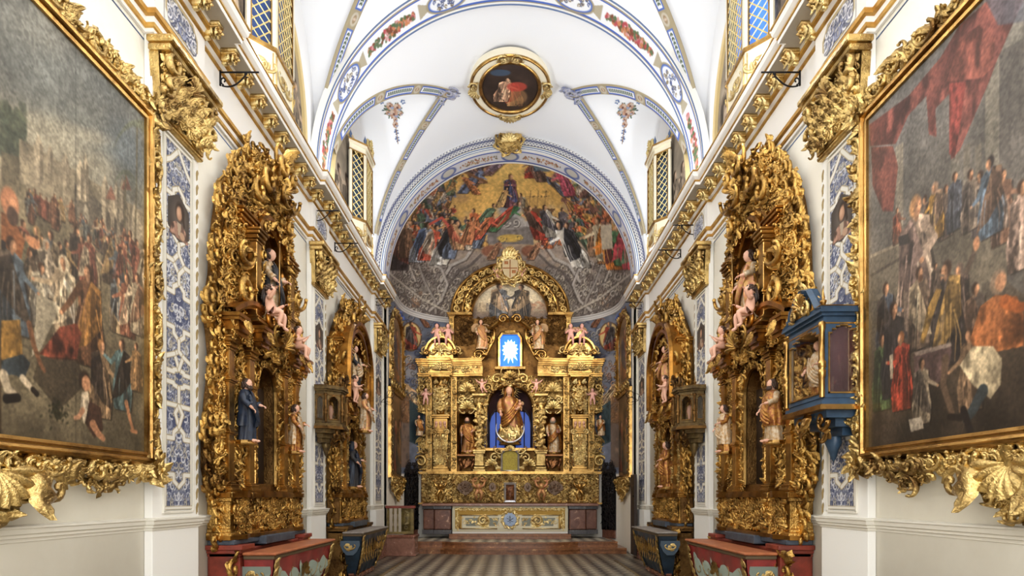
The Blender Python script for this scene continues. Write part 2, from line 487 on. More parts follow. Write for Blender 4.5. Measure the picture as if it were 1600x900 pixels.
        s.poly([(a + h * .03, b + 2) for a, b in P], (20, 16, 14), .55)
        s.poly(P, robe, 1, seed + .3, max(2, h * .035), .42)
        if robe2 is not None:
            Q = [(x - w * 1.2 * d + lx, sh + hh * .1), (x - w * .2 * d + lx, sh - hh * .5), (x + w * .9 * d + lx * .6, y - h * .45), (x + w * 1.6 * d, y - h * .12), (x + w * .2 * d, y - h * .2), (x - w * 1.3 * d + lx * .5, y - h * .42)]
            s.poly(Q, robe2, .95, seed + .7, max(2, h * .04), .42, .8)
        s.poly([(x - d * w * .2, y), (x - d * w * .1 + lx, sh), (x - d * w * 1.1 + lx, sh + hh), (x - d * w * 1.4, y)], (10, 8, 8), .38)
        for j in range(7 if h > 40 else 3):
            a = r.uniform(-1, 1); b2 = a + r.uniform(-.5, .5); t0 = r.uniform(.2, .6); hi = r.rand() < .5
            cc = [min(255, c * 1.5 + 18) for c in (robe if (robe2 is None or a * d > 0) else robe2)] if hi else (22, 18, 16)
            s.stroke([(x + lx * (1 - t0) + a * w * .8, sh + (y - sh) * t0 * .8), (x + lx * .3 + (a + b2) * w * .6, sh + (y - sh) * (t0 + .85) * .5), (x + b2 * w * 1.2, y - h * .02)], h * .022, cc, .6 if hi else .5, h * .006)
        hx, hy = x + lx * 1.15 + d * hh * .2, top + hh * 1.1
        s.ell(hx - d * hh * .18, hy - hh * .1, hh * .74, hh * .92, hair, 1, 0, .4)
        if hood: s.ell(hx, hy + hh * .2, hh * 1.1, hh * 1.3, robe2 or robe, 1)
        s.ell(hx + d * hh * .02, hy + hh * .75, hh * .3, hh * .5, [c * .7 for c in skin], 1, 0, .4)
        s.ell(hx + d * hh * .20, hy + hh * .10, hh * .50, hh * .76, [c * .88 for c in skin], 1, d * .15, .3)
        s.ell(hx + d * hh * .38, hy - hh * .05, hh * .26, hh * .40, [min(255, c * 1.22) for c in skin], .7, 0, .9)
        s.ell(hx - d * hh * .12, hy + hh * .25, hh * .22, hh * .55, [c * .5 for c in skin], .6, 0, .9)
        s.stroke([(hx + d * hh * .5, hy - hh * .1), (hx + d * hh * .62, hy + hh * .22)], hh * .14, [min(255, c * 1.1) for c in skin], .7, hh * .2)
        if h > 60:
            s.ell(hx + d * hh * .45, hy - hh * .02, hh * .1, hh * .08, (40, 26, 20), .9); s.ell(hx + d * hh * .08, hy - hh * .02, hh * .1, hh * .08, (40, 26, 20), .9)
            s.ell(hx + d * hh * .32, hy + hh * .52, hh * .18, hh * .07, (130, 60, 50), .8)
        if beard: s.ell(hx + d * hh * .25, hy + hh * .75, hh * .45, hh * .5, [c * 1.6 for c in hair], .9)
        arms = arm or [((.9 * d, .62), (1.9 * d, .52))]
        for (e, k) in arms:
            P3 = [(x + lx + e[0] * w * .6, sh + hh * .5), (x + lx * .8 + e[0] * w * 1.3, y - h * e[1]), (x + lx * .8 + k[0] * w * 1.3, y - h * k[1])]
            s.stroke(P3[:2], h * .075, [c * .9 for c in robe], 1, h * .07); s.stroke(P3[1:], h * .065, [min(255, c * 1.15) for c in robe], 1, h * .045)
            s.ell(P3[2][0], P3[2][1], h * .026, h * .022, skin, 1)
def fnoise(w, h, sc, seed=0, stretch=1.0, octs=4):
    r = np.random.RandomState(seed + 11); out = np.zeros((h, w)); a = 1.0; tot = 0
    for o in range(octs):
        gw = max(2, int(w / sc / stretch) + 2); gh = max(2, int(h / sc) + 2)
        g = r.rand(gh, gw) * 2 - 1
        xs = np.linspace(0, gw - 1.001, w); ys = np.linspace(0, gh - 1.001, h)
        xi = xs.astype(int); yi = ys.astype(int); fx = xs - xi; fy = ys - yi
        fx = fx * fx * (3 - 2 * fx); fy = (fy * fy * (3 - 2 * fy))[:, None]
        t = g[yi][:, xi] * (1 - fx) + g[yi][:, xi + 1] * fx; b = g[yi + 1][:, xi] * (1 - fx) + g[yi + 1][:, xi + 1] * fx
        out += a * (t * (1 - fy) + b * fy); tot += a; a *= .5; sc = max(1.5, sc / 2)
    return out / tot * 1.6
def sample(cv, u, v):
    """bilinear, u,v in 0..1, v down"""
    x = np.clip(u * (cv.w - 1), 0, cv.w - 1.001); y = np.clip(v * (cv.h - 1), 0, cv.h - 1.001)
    xi = x.astype(int); yi = y.astype(int); fx = (x - xi)[..., None]; fy = (y - yi)[..., None]
    A = cv.a
    return (A[yi, xi] * (1 - fx) + A[yi, xi + 1] * fx) * (1 - fy) + (A[yi + 1, xi] * (1 - fx) + A[yi + 1, xi + 1] * fx) * fy
def painted(name, V, F, cols, mat, parent=None, loc=None, rot=None, mb=None):
    """mesh with a colour attribute; cols sRGB 0..1 per vertex"""
    m = MB(); m.add(V, F, True, 0)
    o = m.build(name, mat, parent, loc, rot)
    c = np.clip(cols.reshape(-1, 3), 0, 1)
    lin = np.where(c <= .04045, c / 12.92, ((c + .055) / 1.055) ** 2.4)
    at = o.data.color_attributes.new('Col', 'FLOAT_COLOR', 'POINT')
    at.data.foreach_set('color', np.hstack([lin, np.ones((len(lin), 1))]).astype(np.float32).ravel())
    return o
def flat_canvas(name, cv, x0, x1, z0, z1, y, mat, parent, mask=None, bulge=0.0):
    xs = np.linspace(x0, x1, cv.w); zs = np.linspace(z1, z0, cv.h)
    X, Z = np.meshgrid(xs, zs)
    V = np.stack([X, np.full(X.shape, y), Z], -1).reshape(-1, 3)
    F = grid_faces(cv.h, cv.w)[:, ::-1]
    if mask is not None:
        k = mask(X, Z).ravel(); F = F[k[F].all(1)]
    return painted(name, V, F, cv.a, mat, parent)
# ------------------------------------------------------------------ figures: heads, hands, cherubs, draped statues
def skin_body(J, E, R, root=0, sub=1):
    me = bpy.data.meshes.new('tmp'); me.from_pydata([tuple(j) for j in J], E, []); o = bpy.data.objects.new('tmp', me); COL.objects.link(o)
    sk = o.modifiers.new('s', 'SKIN'); sk.use_smooth_shade = True
    lay = me.skin_vertices[0] if len(me.skin_vertices) else None
    if lay is None:
        bpy.context.view_layer.objects.active = o
        bpy.ops.object.select_all(action='DESELECT') if False else None
        try: me.skin_vertices.new()
        except Exception: pass
        lay = me.skin_vertices[0]
    for i, r in enumerate(R): lay.data[i].radius = (r, r); lay.data[i].use_root = (i == root)
    ss = o.modifiers.new('u', 'SUBSURF'); ss.levels = sub
    dg = bpy.context.evaluated_depsgraph_get(); dg.update(); m2 = bpy.data.meshes.new_from_object(o.evaluated_get(dg))
    n = len(m2.vertices); V = np.zeros(n * 3); m2.vertices.foreach_get('co', V); V = V.reshape(-1, 3)
    F = [list(p.vertices) for p in m2.polygons]; q = [f for f in F if len(f) == 4]; t = [f for f in F if len(f) == 3]
    out = ([np.array(q)] if q else []) + ([np.array(t)] if t else [])
    bpy.data.objects.remove(o); bpy.data.meshes.remove(me); bpy.data.meshes.remove(m2)
    return V, out
def head(mb, M, r=.1, beard=False, skin=0, dark=1, k=18, m=14):
    """face looks to -Y of M"""
    th = np.linspace(-PI / 2, PI / 2, m); a = np.arange(k) / k * 2 * PI
    T, A = np.meshgrid(th, a, indexing='ij')
    x = np.cos(T) * np.cos(A); y = np.cos(T) * np.sin(A); z = np.sin(T)
    fr = np.clip(-y, 0, 1)
    jaw = np.where(z < 0, 1 + .28 * z, 1)
    X = x * .80 * jaw; Y = y * .92 * np.where(y < 0, 1.0, 1.02) * np.where(z < -.3, .96, 1); Z = z * 1.12
    nose = np.exp(-((x / .13) ** 2 + ((z + .12) / .22) ** 2)) * fr; Y -= .20 * nose
    for sx in (-1, 1): Y += .10 * np.exp(-(((x - sx * .30) / .15) ** 2 + ((z - .10) / .12) ** 2)) * fr
    Y -= .07 * np.exp(-((x / .2) ** 2 + ((z + .62) / .16) ** 2)) * fr; Y -= .05 * np.exp(-((x / .18) ** 2 + ((z + .42) / .06) ** 2)) * fr
    Y -= .05 * np.exp(-(((np.abs(x) - .25) / .2) ** 2 + ((z - .26) / .07) ** 2)) * fr
    V = np.stack([X, Y, Z], -1).reshape(-1, 3) * r
    mb.put((V, grid_faces(m, k, True)), M, mat=skin)
    for sx in (-1, 1):
        mb.put(sphere(sx * .27 * r, -.80 * r, .10 * r, .085 * r, .05 * r, .05 * r, 8, 5), M, mat=dark)
        mb.put(sphere(sx * .78 * r, .05 * r, .02 * r, .08 * r, .14 * r, .22 * r, 8, 5), M, mat=skin)
def hand(mb, M, s=.05, curl=.6, skin=0, flip=False):
    """hand extends along +X of M, palm down"""
    f = -1 if flip else 1
    mb.put(sphere(.45 * s, 0, 0, .52 * s, .40 * s, .17 * s, 8, 6), M, mat=skin)
    for i, L in enumerate((.78, .9, .84, .66)):
        y = (-.28 + .19 * i) * s * f; P = [(.8 * s, y, 0)]; a = 0
        for q in range(3):
            a += curl * .7; P.append((P[-1][0] + math.cos(a) * L * s / 3, y * (1.1 + .05 * q), P[-1][2] - math.sin(a) * L * s / 3))
        V, F = tube(P, [.1 * s, .09 * s, .08 * s, .06 * s], 5); mb.add(np.c_[V, np.ones(len(V))] @ np.array(M).T[:, :3], F, mat=skin)
    P = [(.2 * s, -.3 * s * f, 0), (.45 * s, -.55 * s * f, -.05 * s), (.75 * s, -.6 * s * f, -.15 * s)]
    V, F = tube(P, [.12 * s, .11 * s, .08 * s], 5); mb.add(np.c_[V, np.ones(len(V))] @ np.array(M).T[:, :3], F, mat=skin)
def hand_at(mb, p0, p1, s=.05, **kw):
    """hand at p1 pointing along p0->p1"""
    p0 = Vector(p0); p1 = Vector(p1); d = (p1 - p0).normalized(); up = Vector((0, 0, 1)) if abs(d.z) < .9 else Vector((0, 1, 0))
    y = up.cross(d).normalized(); z = d.cross(y)
    M = Matrix(((d.x, y.x, z.x, p1.x), (d.y, y.y, z.y, p1.y), (d.z, y.z, z.z, p1.z), (0, 0, 0, 1)))
    hand(mb, np.array(M), s, **kw)
def wing_mesh(k, sx, o, L=.30, mat=0, up=1.0):
    for i in range(9):
        t = i / 8.; a = .15 + t * 1.35 * up; ln = L * (.6 + .4 * math.sin(PI * (.2 + .6 * t)))
        l = t_leaf(6, 5, .35, 1, .15, .16); V = l[0].copy(); V[:, 1] += .5; V *= ln; V[:, 2] *= .3
        c, s_ = math.cos(-a), math.sin(-a); W = np.stack([(V[:, 0] * c - V[:, 1] * s_), V[:, 2] * -1 + i * .004, (V[:, 0] * s_ + V[:, 1] * c)], -1); W[:, 0] = np.abs(W[:, 0]) * sx if False else W[:, 0] * sx
        k.add(W + np.array(o), l[1], mat=mat)
    k.put(sphere(o[0] + sx * .05, o[1], o[2] + .05, .07, .035, .10, 8, 6), mat=mat)
POSES = {
 'sit': dict(kneeL=(.16, -.26, .40), ankL=(.17, -.24, .14), footL=(.18, -.33, .10), kneeR=(-.12, -.26, .40), ankR=(-.10, -.18, .16), footR=(-.09, -.27, .12), elbL=(.25, -.08, .52), wrL=(.20, -.25, .60), elbR=(-.25, -.05, .60), wrR=(-.34, -.16, .76)),
 'stand': dict(kneeL=(.10, -.06, .24), ankL=(.10, .0, .06), footL=(.11, -.09, .03), kneeR=(-.10, -.03, .24), ankR=(-.11, .02, .06), footR=(-.13, -.07, .03), elbL=(.24, -.04, .56), wrL=(.32, -.16, .66), elbR=(-.22, -.05, .52), wrR=(-.18, -.22, .54)),
 'fly': dict(kneeL=(.16, .02, .26), ankL=(.28, .10, .12), footL=(.34, .08, .05), kneeR=(-.02, -.12, .24), ankR=(.04, .02, .08), footR=(.05, -.02, .0), elbL=(.26, -.10, .66), wrL=(.34, -.26, .80), elbR=(-.26, -.06, .72), wrR=(-.40, -.14, .86)),
}
_ch = {}
def cherub(pose='sit', skin='skinp', wing='wingw', hair='hair', turn=0.3):
    key = (pose, skin, wing, hair, turn)
    if key not in _ch:
        p = POSES[pose]
        J = [(0, 0, .43), (0, -.01, .53), (0, 0, .64), (0, 0, .72), (.075, -.02, .41), p['kneeL'], p['ankL'], p['footL'], (-.075, -.02, .41), p['kneeR'], p['ankR'], p['footR'], (.105, 0, .665), p['elbL'], p['wrL'], (-.105, 0, .665), p['elbR'], p['wrR']]
        E = [(0, 1), (1, 2), (2, 3), (0, 4), (4, 5), (5, 6), (6, 7), (0, 8), (8, 9), (9, 10), (10, 11), (2, 12), (12, 13), (13, 14), (2, 15), (15, 16), (16, 17)]
        R = [.095, .10, .09, .045, .075, .058, .038, .03, .075, .058, .038, .03, .05, .042, .027, .05, .042, .027]
        k = MB(); k.add(*skin_body(J, E, R)); 
        head(k, T4(0, -.02, .82, 1, rz=turn), .105)
        hand_at(k, p['elbL'], p['wrL'], .05); hand_at(k, p['elbR'], p['wrR'], .05, flip=True)
        body = k.mesh('cherub', [G[skin], G['hair']])
        h = MB(); 
        for i in range(26):
            a = i * 2.4; zz = .1 + .9 * (i / 26.); rr = math.sqrt(max(0, 1 - zz * zz))
            v = Vector((math.cos(a) * rr * .088, math.sin(a) * rr * .098 + .018, zz * .118 - .02)); v.rotate(Matrix.Rotation(turn, 3, 'Z'))
            if i < 16 and math.sin(a) < -.45: continue
            h.put(sphere(v.x, -.02 + v.y, .82 + v.z, .032, .032, .03, 6, 5))
        h.put(sphere(0, .005, .845, .088, .092, .095, 10, 7))
        hm = h.mesh('hair', G[hair]); wl = MB(); wing_mesh(wl, 1, (.04, .09, .60)); wr = MB(); wing_mesh(wr, -1, (-.04, .09, .60))
        _ch[key] = (body, hm, wl.mesh('wing', G[wing]), wr.mesh('wing', G[wing]))
    return _ch[key]
def place_cherub(loc, rz, h, label, pose='sit', group=None, skin='skinp', wing='wingw', hair='hair', turn=.3, flip=False, rx=0.0, name='cherub_statue', cat='cherub'):
    b_, hm, wl, wr = cherub(pose, skin, wing, hair, turn)
    o = bpy.data.objects.new(name, b_); COL.objects.link(o); o.location = loc; o.rotation_euler = (rx, 0, rz); s_ = h / .93; o.scale = (-s_ if flip else s_, s_, s_)
    tag(o, label, cat, group)
    for nm, me in (('hair', hm), ('wing', wl), ('wing', wr)):
        if me is None: continue
        c = bpy.data.objects.new(nm, me); COL.objects.link(c); c.parent = o
    return o
def robe_mesh(k, prof, cx, folds=9, amp=.10, seed=0, mat=0, a0=0, a1=2 * PI, nz=26, na=44, off=0.0):
    """prof rows (z, rx, ry); cx(z)->(x,y) lean"""
    prof = np.array(prof); z = np.linspace(prof[0, 0], prof[-1, 0], nz); rx = np.interp(z, prof[:, 0], prof[:, 1]) + off; ry = np.interp(z, prof[:, 0], prof[:, 2]) + off
    full = abs(a1 - a0 - 2 * PI) < 1e-6; a = a0 + (a1 - a0) * np.arange(na) / (na if full else na - 1)
    Z, A = np.meshgrid(z, a, indexing='ij'); zn = (Z - z[0]) / (z[-1] - z[0]); r = np.random.RandomState(seed); p1, p2, p3 = r.rand(3) * 6
    w = amp * (1.15 - zn) * (np.sin(folds * A + p1 + 2.2 * zn) * .6 + .4 * np.sin((folds * 1.9) * A + p2 - 3 * zn)) + amp * .5 * np.sin(12 * zn + 2 * np.cos(A + p3)) * (.4 + .6 * zn) * np.clip(1 - zn, .2, 1)
    RX = rx[:, None] * (1 + w); RY = ry[:, None] * (1 + w)
    C = np.array([cx(zz) for zz in z])
    V = np.stack([C[:, 0][:, None] + RX * np.cos(A), C[:, 1][:, None] + RY * np.sin(A), Z], -1).reshape(-1, 3)
    k.add(V, grid_faces(nz, na, full), mat=mat)
def statue(name, loc, rz, h, label, robe='robegold', mantle='robered', hair='hair', beard=False, hood=False, arms=None, halo=False, base=True, item=None, wings=None, cat='statue', group=None, seed=1, lean=.03, turn=0.0, kneel=False, skin='skin', scale=None):
    """carved draped figure facing -Y, unit height scaled to h; parts: robe, mantle, hair, halo, pedestal"""
    k = MB(); zt = .80
    arms = arms or [((.17, -.05, .64), (.13, -.20, .60)), ((-.18, -.04, .64), (-.16, -.17, .52))]
    cx = lambda z: (lean * math.sin(z * 5), -.02 * math.sin(z * 3))
    sh = cx(zt)
    head(k, T4(sh[0] * .8, -.035, .915, 1, rz=turn), .072)
    k.add(*tube([(sh[0], 0, .77), (sh[0] * .9, -.015, .87)], .034, 8))
    for i, (e, w_) in enumerate(arms):
        k.add(*tube([e, w_], [.026, .02], 7)); hand_at(k, e, w_, .052, flip=i == 1)
    for sx in (-1, 1): k.put(sphere(sx * .06 + .0, -.13, .045, .03, .07, .025, 8, 6))
    o = k.build(name, [G[skin], G['hair']], None, loc, (0, 0, rz)); o.scale = (h, h, h); tag(o, label, cat, group)
    k = MB(); robe_mesh(k, [(.045, .175, .13), (.12, .165, .125), (.35, .145, .115), (.52, .115, .09), (.60, .105, .08), (.70, .125, .085), (.775, .125, .07), (.80, .09, .055), (.825, .045, .04)], cx, seed=seed)
    for (e, w_), sx in zip(arms, (1, -1)):
        s0 = (sx * .115 + sh[0], 0, .765); m_ = tuple((a + 2 * b_) / 3 for a, b_ in zip(e, w_)); 
        P = [s0, ((s0[0] + e[0]) / 2 + sx * .01, (s0[1] + e[1]) / 2, (s0[2] + e[2]) / 2), e, tuple((a + b_) / 2 for a, b_ in zip(e, w_)), m_]
        k.add(*tube(P, [.05, .052, .047, .046, .055], 10))
    k.build('robe', G[robe], o)
    if mantle:
        k = MB(); robe_mesh(k, [(.10 + .08 * (seed % 3), .17, .13), (.35, .17, .14), (.55, .14, .12), (.70, .15, .105), (.79, .12, .075), (.825, .06, .05)], cx, folds=6, amp=.12, seed=seed + 5, a0=-PI * .32 - (.9 if seed % 2 else 0), a1=PI * 1.12 + (0 if seed % 2 else .5), na=36, off=.016)
        t_ = np.linspace(0, 1, 14); sx = 1 if seed % 2 else -1
        for j in range(4):
            P = np.stack([sx * (-.13 + .27 * t_), -.10 - .05 * np.sin(PI * t_) - .01 * j, .74 - .05 * j - .30 * t_ - .06 * np.sin(PI * t_)], -1)
            k.add(*tube(P, .022 + .01 * np.sin(PI * t_), 7))
        k.build('mantle', G[mantle], o)
    k = MB()
    if hood: robe_mesh(k, [(.80, .085, .07), (.88, .092, .085), (.95, .088, .085), (.99, .06, .06), (1.01, .01, .01)], lambda z: (sh[0] * .8, .015), folds=3, amp=.05, seed=2, a0=-PI * .32, a1=PI * 1.32, nz=10, na=24); k.build('veil', G[mantle or robe], o)
    else:
        k.put(sphere(sh[0] * .8, -.012, .94, .063, .068, .068, 12, 8))
        for i in range(18):
            a = -.5 + i / 17 * (PI + 1.0); k.put(sphere(sh[0] * .8 + .062 * math.cos(a), -.01 + .06 * math.sin(a), .915 - .02 * (i % 3), .02, .02, .035, 6, 5))
        if beard:
            for i in range(9): a = -PI / 2 + (i - 4) * .27; k.put(sphere(sh[0] * .8 + .05 * math.cos(a), -.035 + .055 * math.sin(a), .862 - .012 * (i % 2), .017, .02, .03, 6, 5))
        k.build('hair', G[hair], o)
    if halo:
        k = MB(); k.add(*tube([(sh[0] * .8 + .11 * math.cos(a), .02, .94 + .11 * math.sin(a)) for a in np.linspace(0, 2 * PI, 30)], .006, 5))
        for i in range(20):
            a = i / 20 * 2 * PI; r1 = .15 if i % 2 else .13; k.add(*tube([(sh[0] * .8 + .11 * math.cos(a), .02, .94 + .11 * math.sin(a)), (sh[0] * .8 + r1 * math.cos(a), .02, .94 + r1 * math.sin(a))], [.006, .002], 4))
        k.build('halo', G['goldb'], o)
    if item == 'staff': k = MB(); w_ = arms[1][1]; k.add(*tube([(w_[0], w_[1] - .03, .03), (w_[0], w_[1] - .03, 1.02)], .010, 7)); k.put(sphere(w_[0], w_[1] - .03, 1.03, .022, .022, .022)); k.build('staff', G['goldf'], o)
    if item == 'book': k = MB(); w_ = arms[0][1]; k.put(box(-.05, .05, -.015, .015, -.065, .065, .004), T4(w_[0] - .03, w_[1] - .045, w_[2], rz=.3, rx=-.3)); k.build('book', G['redmarble'], o)
    if item == 'sword': k = MB(); w_ = arms[1][1]; k.add(*tube([(w_[0], w_[1] - .03, .05), (w_[0], w_[1] - .03, w_[2] + .02)], .009, 5, flat=.4)); k.add(*tube([(w_[0] - .05, w_[1] - .03, w_[2] - .02), (w_[0] + .05, w_[1] - .03, w_[2] - .02)], .008, 6)); k.build('sword', G['silver'], o)
    if wings:
        for sx in (-1, 1): k = MB(); wing_mesh(k, sx, (sx * .04, .09, .66), .34); k.build('wing', G[wings], o)
    if base: k = MB(); k.put(lathe([(.0, -.02), (.19, -.02), (.20, .0), (.185, .02), (.19, .045), (0, .046)], 10, squash=.8), smooth=False); k.build('pedestal', G['goldf'], o)
    return o
# ------------------------------------------------------------------ camera, world
F_PX = 1000.0; VX, VY = 797.0, 777.0; CH = 1.6
cam = bpy.data.cameras.new('camera'); camo = bpy.data.objects.new('camera', cam); COL.objects.link(camo)
camo.location = (0, 0, CH); camo.rotation_euler = (PI / 2, 0, 0)
cam.sensor_width = 36; cam.lens = 36 * F_PX / 1600; cam.shift_x = (800 - VX) / 1600; cam.shift_y = (VY - 450) / 1600
cam.clip_end = 200
sc = bpy.context.scene; sc.camera = camo
def proj(V):
    return VX + V[:, 0] / V[:, 1] * F_PX, VY - (V[:, 2] - CH) / V[:, 1] * F_PX

WX = 3.55; PX_ = 3.47; RV = 3.6; ZS = 7.6
PIL = [(6.2, 7.12), (11.15, 12.05), (16.2, 17.24)]
LUN = [4.9, 9.8, 14.7]
Y0, YA = -3.0, 17.0

# ---- floor
m, nt, b = nodes('marble_checker')
tc = N(nt, 'ShaderNodeTexCoord'); mp = N(nt, 'ShaderNodeMapping'); mp.inputs['Rotation'].default_value = (0, 0, PI / 4)
ck = N(nt, 'ShaderNodeTexChecker', Scale=1 / .2553); ck.inputs['Color1'].default_value = S4(214, 204, 182); ck.inputs['Color2'].default_value = S4(92, 86, 84)
nz = N(nt, 'ShaderNodeTexNoise', Scale=2.5, Detail=7.0); mx = N(nt, 'ShaderNodeMixRGB', blend_type='MULTIPLY'); mx.inputs['Fac'].default_value = .45
cr = N(nt, 'ShaderNodeValToRGB'); cr.color_ramp.elements[0].position = .3; cr.color_ramp.elements[0].color = (.55, .52, .48, 1); cr.color_ramp.elements[1].position = .7
L = nt.links.new
L(tc.outputs['Object'], mp.inputs['Vector']); L(mp.outputs['Vector'], ck.inputs['Vector']); L(tc.outputs['Object'], nz.inputs['Vector']); L(nz.outputs['Fac'], cr.inputs['Fac'])
L(ck.outputs['Color'], mx.inputs['Color1']); L(cr.outputs['Color'], mx.inputs['Color2']); L(mx.outputs['Color'], b.inputs['Base Color']); b.inputs['Roughness'].default_value = .38
G['checker'] = m
fl = MB(); fl.put(box(-3.6, 3.6, Y0, 22.0, -.12, 0)); tag(fl.build('floor', G['checker']), kind='structure')
for s, nm in ((-1, 'left'), (1, 'right')):
    k = MB(); k.put(box(-.045, .045, -4.0, 4.0, 0, .006)); o = k.build('floor_strip', plain('brass_' + nm, (128, 108, 72), .45), loc=(s * 2.62, 12.3, 0), rot=(0, 0, s * -.012))
    tag(o, kind='structure')

# ---- walls
def wall(name, x0, x1, mat=None):
    w = MB(); w.put(box(x0, x1, Y0, 19.05 if abs(x0) < 3.5 or abs(x1) < 3.5 else 17.3, 0, 7.12)); return tag(w.build(name, mat or G['wall']), kind='structure')
wall('wall_left', -3.9, -WX); wall('wall_right', WX, 3.9)

def xc(t): return np.clip(1.47 + .80 * t + .1 * t * t, 0, RV)
def zcyl(x): return ZS + np.sqrt(np.clip(RV * RV - np.asarray(x, float) ** 2, 0, None))
def zlun(y):
    z = np.full(np.shape(y), ZS - .0)
    for c in LUN:
        t = np.abs(np.asarray(y, float) - c); z = np.where(t < 2.1, np.maximum(z, zcyl(xc(t)) + .0), z)
    return z
th = np.linspace(0, PI, 181); xs = -RV * np.cos(th); ys = np.linspace(Y0, YA + .25, 340)
X, Y = np.meshgrid(xs, ys); Z = np.maximum(zcyl(X), zlun(Y))
# side curtains down to the cornice
for sgn in (0, 1):
    pass
Xp = np.concatenate([np.full((len(ys), 1), -RV), X, np.full((len(ys), 1), RV)], 1); Yp = np.concatenate([Y[:, :1], Y, Y[:, :1]], 1)
Zp = np.concatenate([np.full((len(ys), 1), 7.0), Z, np.full((len(ys), 1), 7.0)], 1)
v = MB(); v.add(np.stack([Xp, Yp, Zp], -1).reshape(-1, 3), grid_faces(len(ys), Xp.shape[1]), True)
vault = tag(v.build('ceiling', G['vault']), kind='structure')

# ---- apse plan and conch
def plan(a):
    """a in [-1,1] -> (x,y) around the apse from left to right"""
    A, B, n = 3.4, 2.35, 2.6; yc = 19.0; 
    t = np.asarray(a, float) * PI / 2
    x = A * np.sign(np.sin(t)) * np.abs(np.sin(t)) ** (2 / n); y = yc + B * np.abs(np.cos(t)) ** (2 / n)
    return x, y
aa = np.concatenate([np.linspace(-1, 1, 321)])
px, py = plan(aa)
px = np.concatenate([np.full(40, -3.4), px, np.full(40, 3.4)]); py = np.concatenate([np.linspace(17.25, 18.98, 40), py, np.linspace(18.98, 17.25, 40)])
NA = len(px)

G['goldline'] = plain('gilt_fillet_paint', (206, 166, 88), .38, .55, col2=(170, 126, 58), vscale=5)
# ---- entablature (white stucco with gilded fillets), breaks forward over the pilasters
def ent_path(s, y1=17.6):
    P = [(s * WX, Y0)]
    for (a, b_) in PIL:
        P += [(s * WX, a), (s * PX_, a), (s * PX_, b_)] + ([(s * WX, b_)] if b_ < 17 else [])
    return P
ENT = [(0, 6.08), (.02, 6.10), (.02, 6.13)]
segs = [('stucco', [(0, 6.09), (.03, 6.09), (.03, 6.125)]), ('goldf', [(.03, 6.125), (.05, 6.13), (.055, 6.165), (.045, 6.17)]), ('stucco', [(.045, 6.17), (.05, 6.225)]),
        ('goldf', [(.05, 6.225), (.085, 6.235), (.095, 6.27), (.08, 6.29), (.06, 6.295)]), ('stucco', [(.06, 6.295), (.05, 6.30), (.05, 6.72)]),
        ('goldf', [(.05, 6.72), (.075, 6.73), (.075, 6.755), (.065, 6.76)]), ('stucco', [(.065, 6.76), (.10, 6.80)]), ('goldf', [(.10, 6.80), (.135, 6.815), (.14, 6.845), (.13, 6.85)]),
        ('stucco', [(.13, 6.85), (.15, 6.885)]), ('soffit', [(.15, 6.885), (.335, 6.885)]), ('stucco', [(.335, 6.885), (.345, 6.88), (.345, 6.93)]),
        ('goldf', [(.345, 6.93), (.36, 6.935), (.36, 6.955), (.35, 6.96)]), ('stucco', [(.35, 6.96), (.37, 6.975), (.395, 7.0), (.405, 7.04), (.40, 7.075)]),
        ('goldf', [(.40, 7.075), (.415, 7.08), (.415, 7.10), (.40, 7.105)]), ('stucco', [(.40, 7.105), (-.12, 7.13)])]
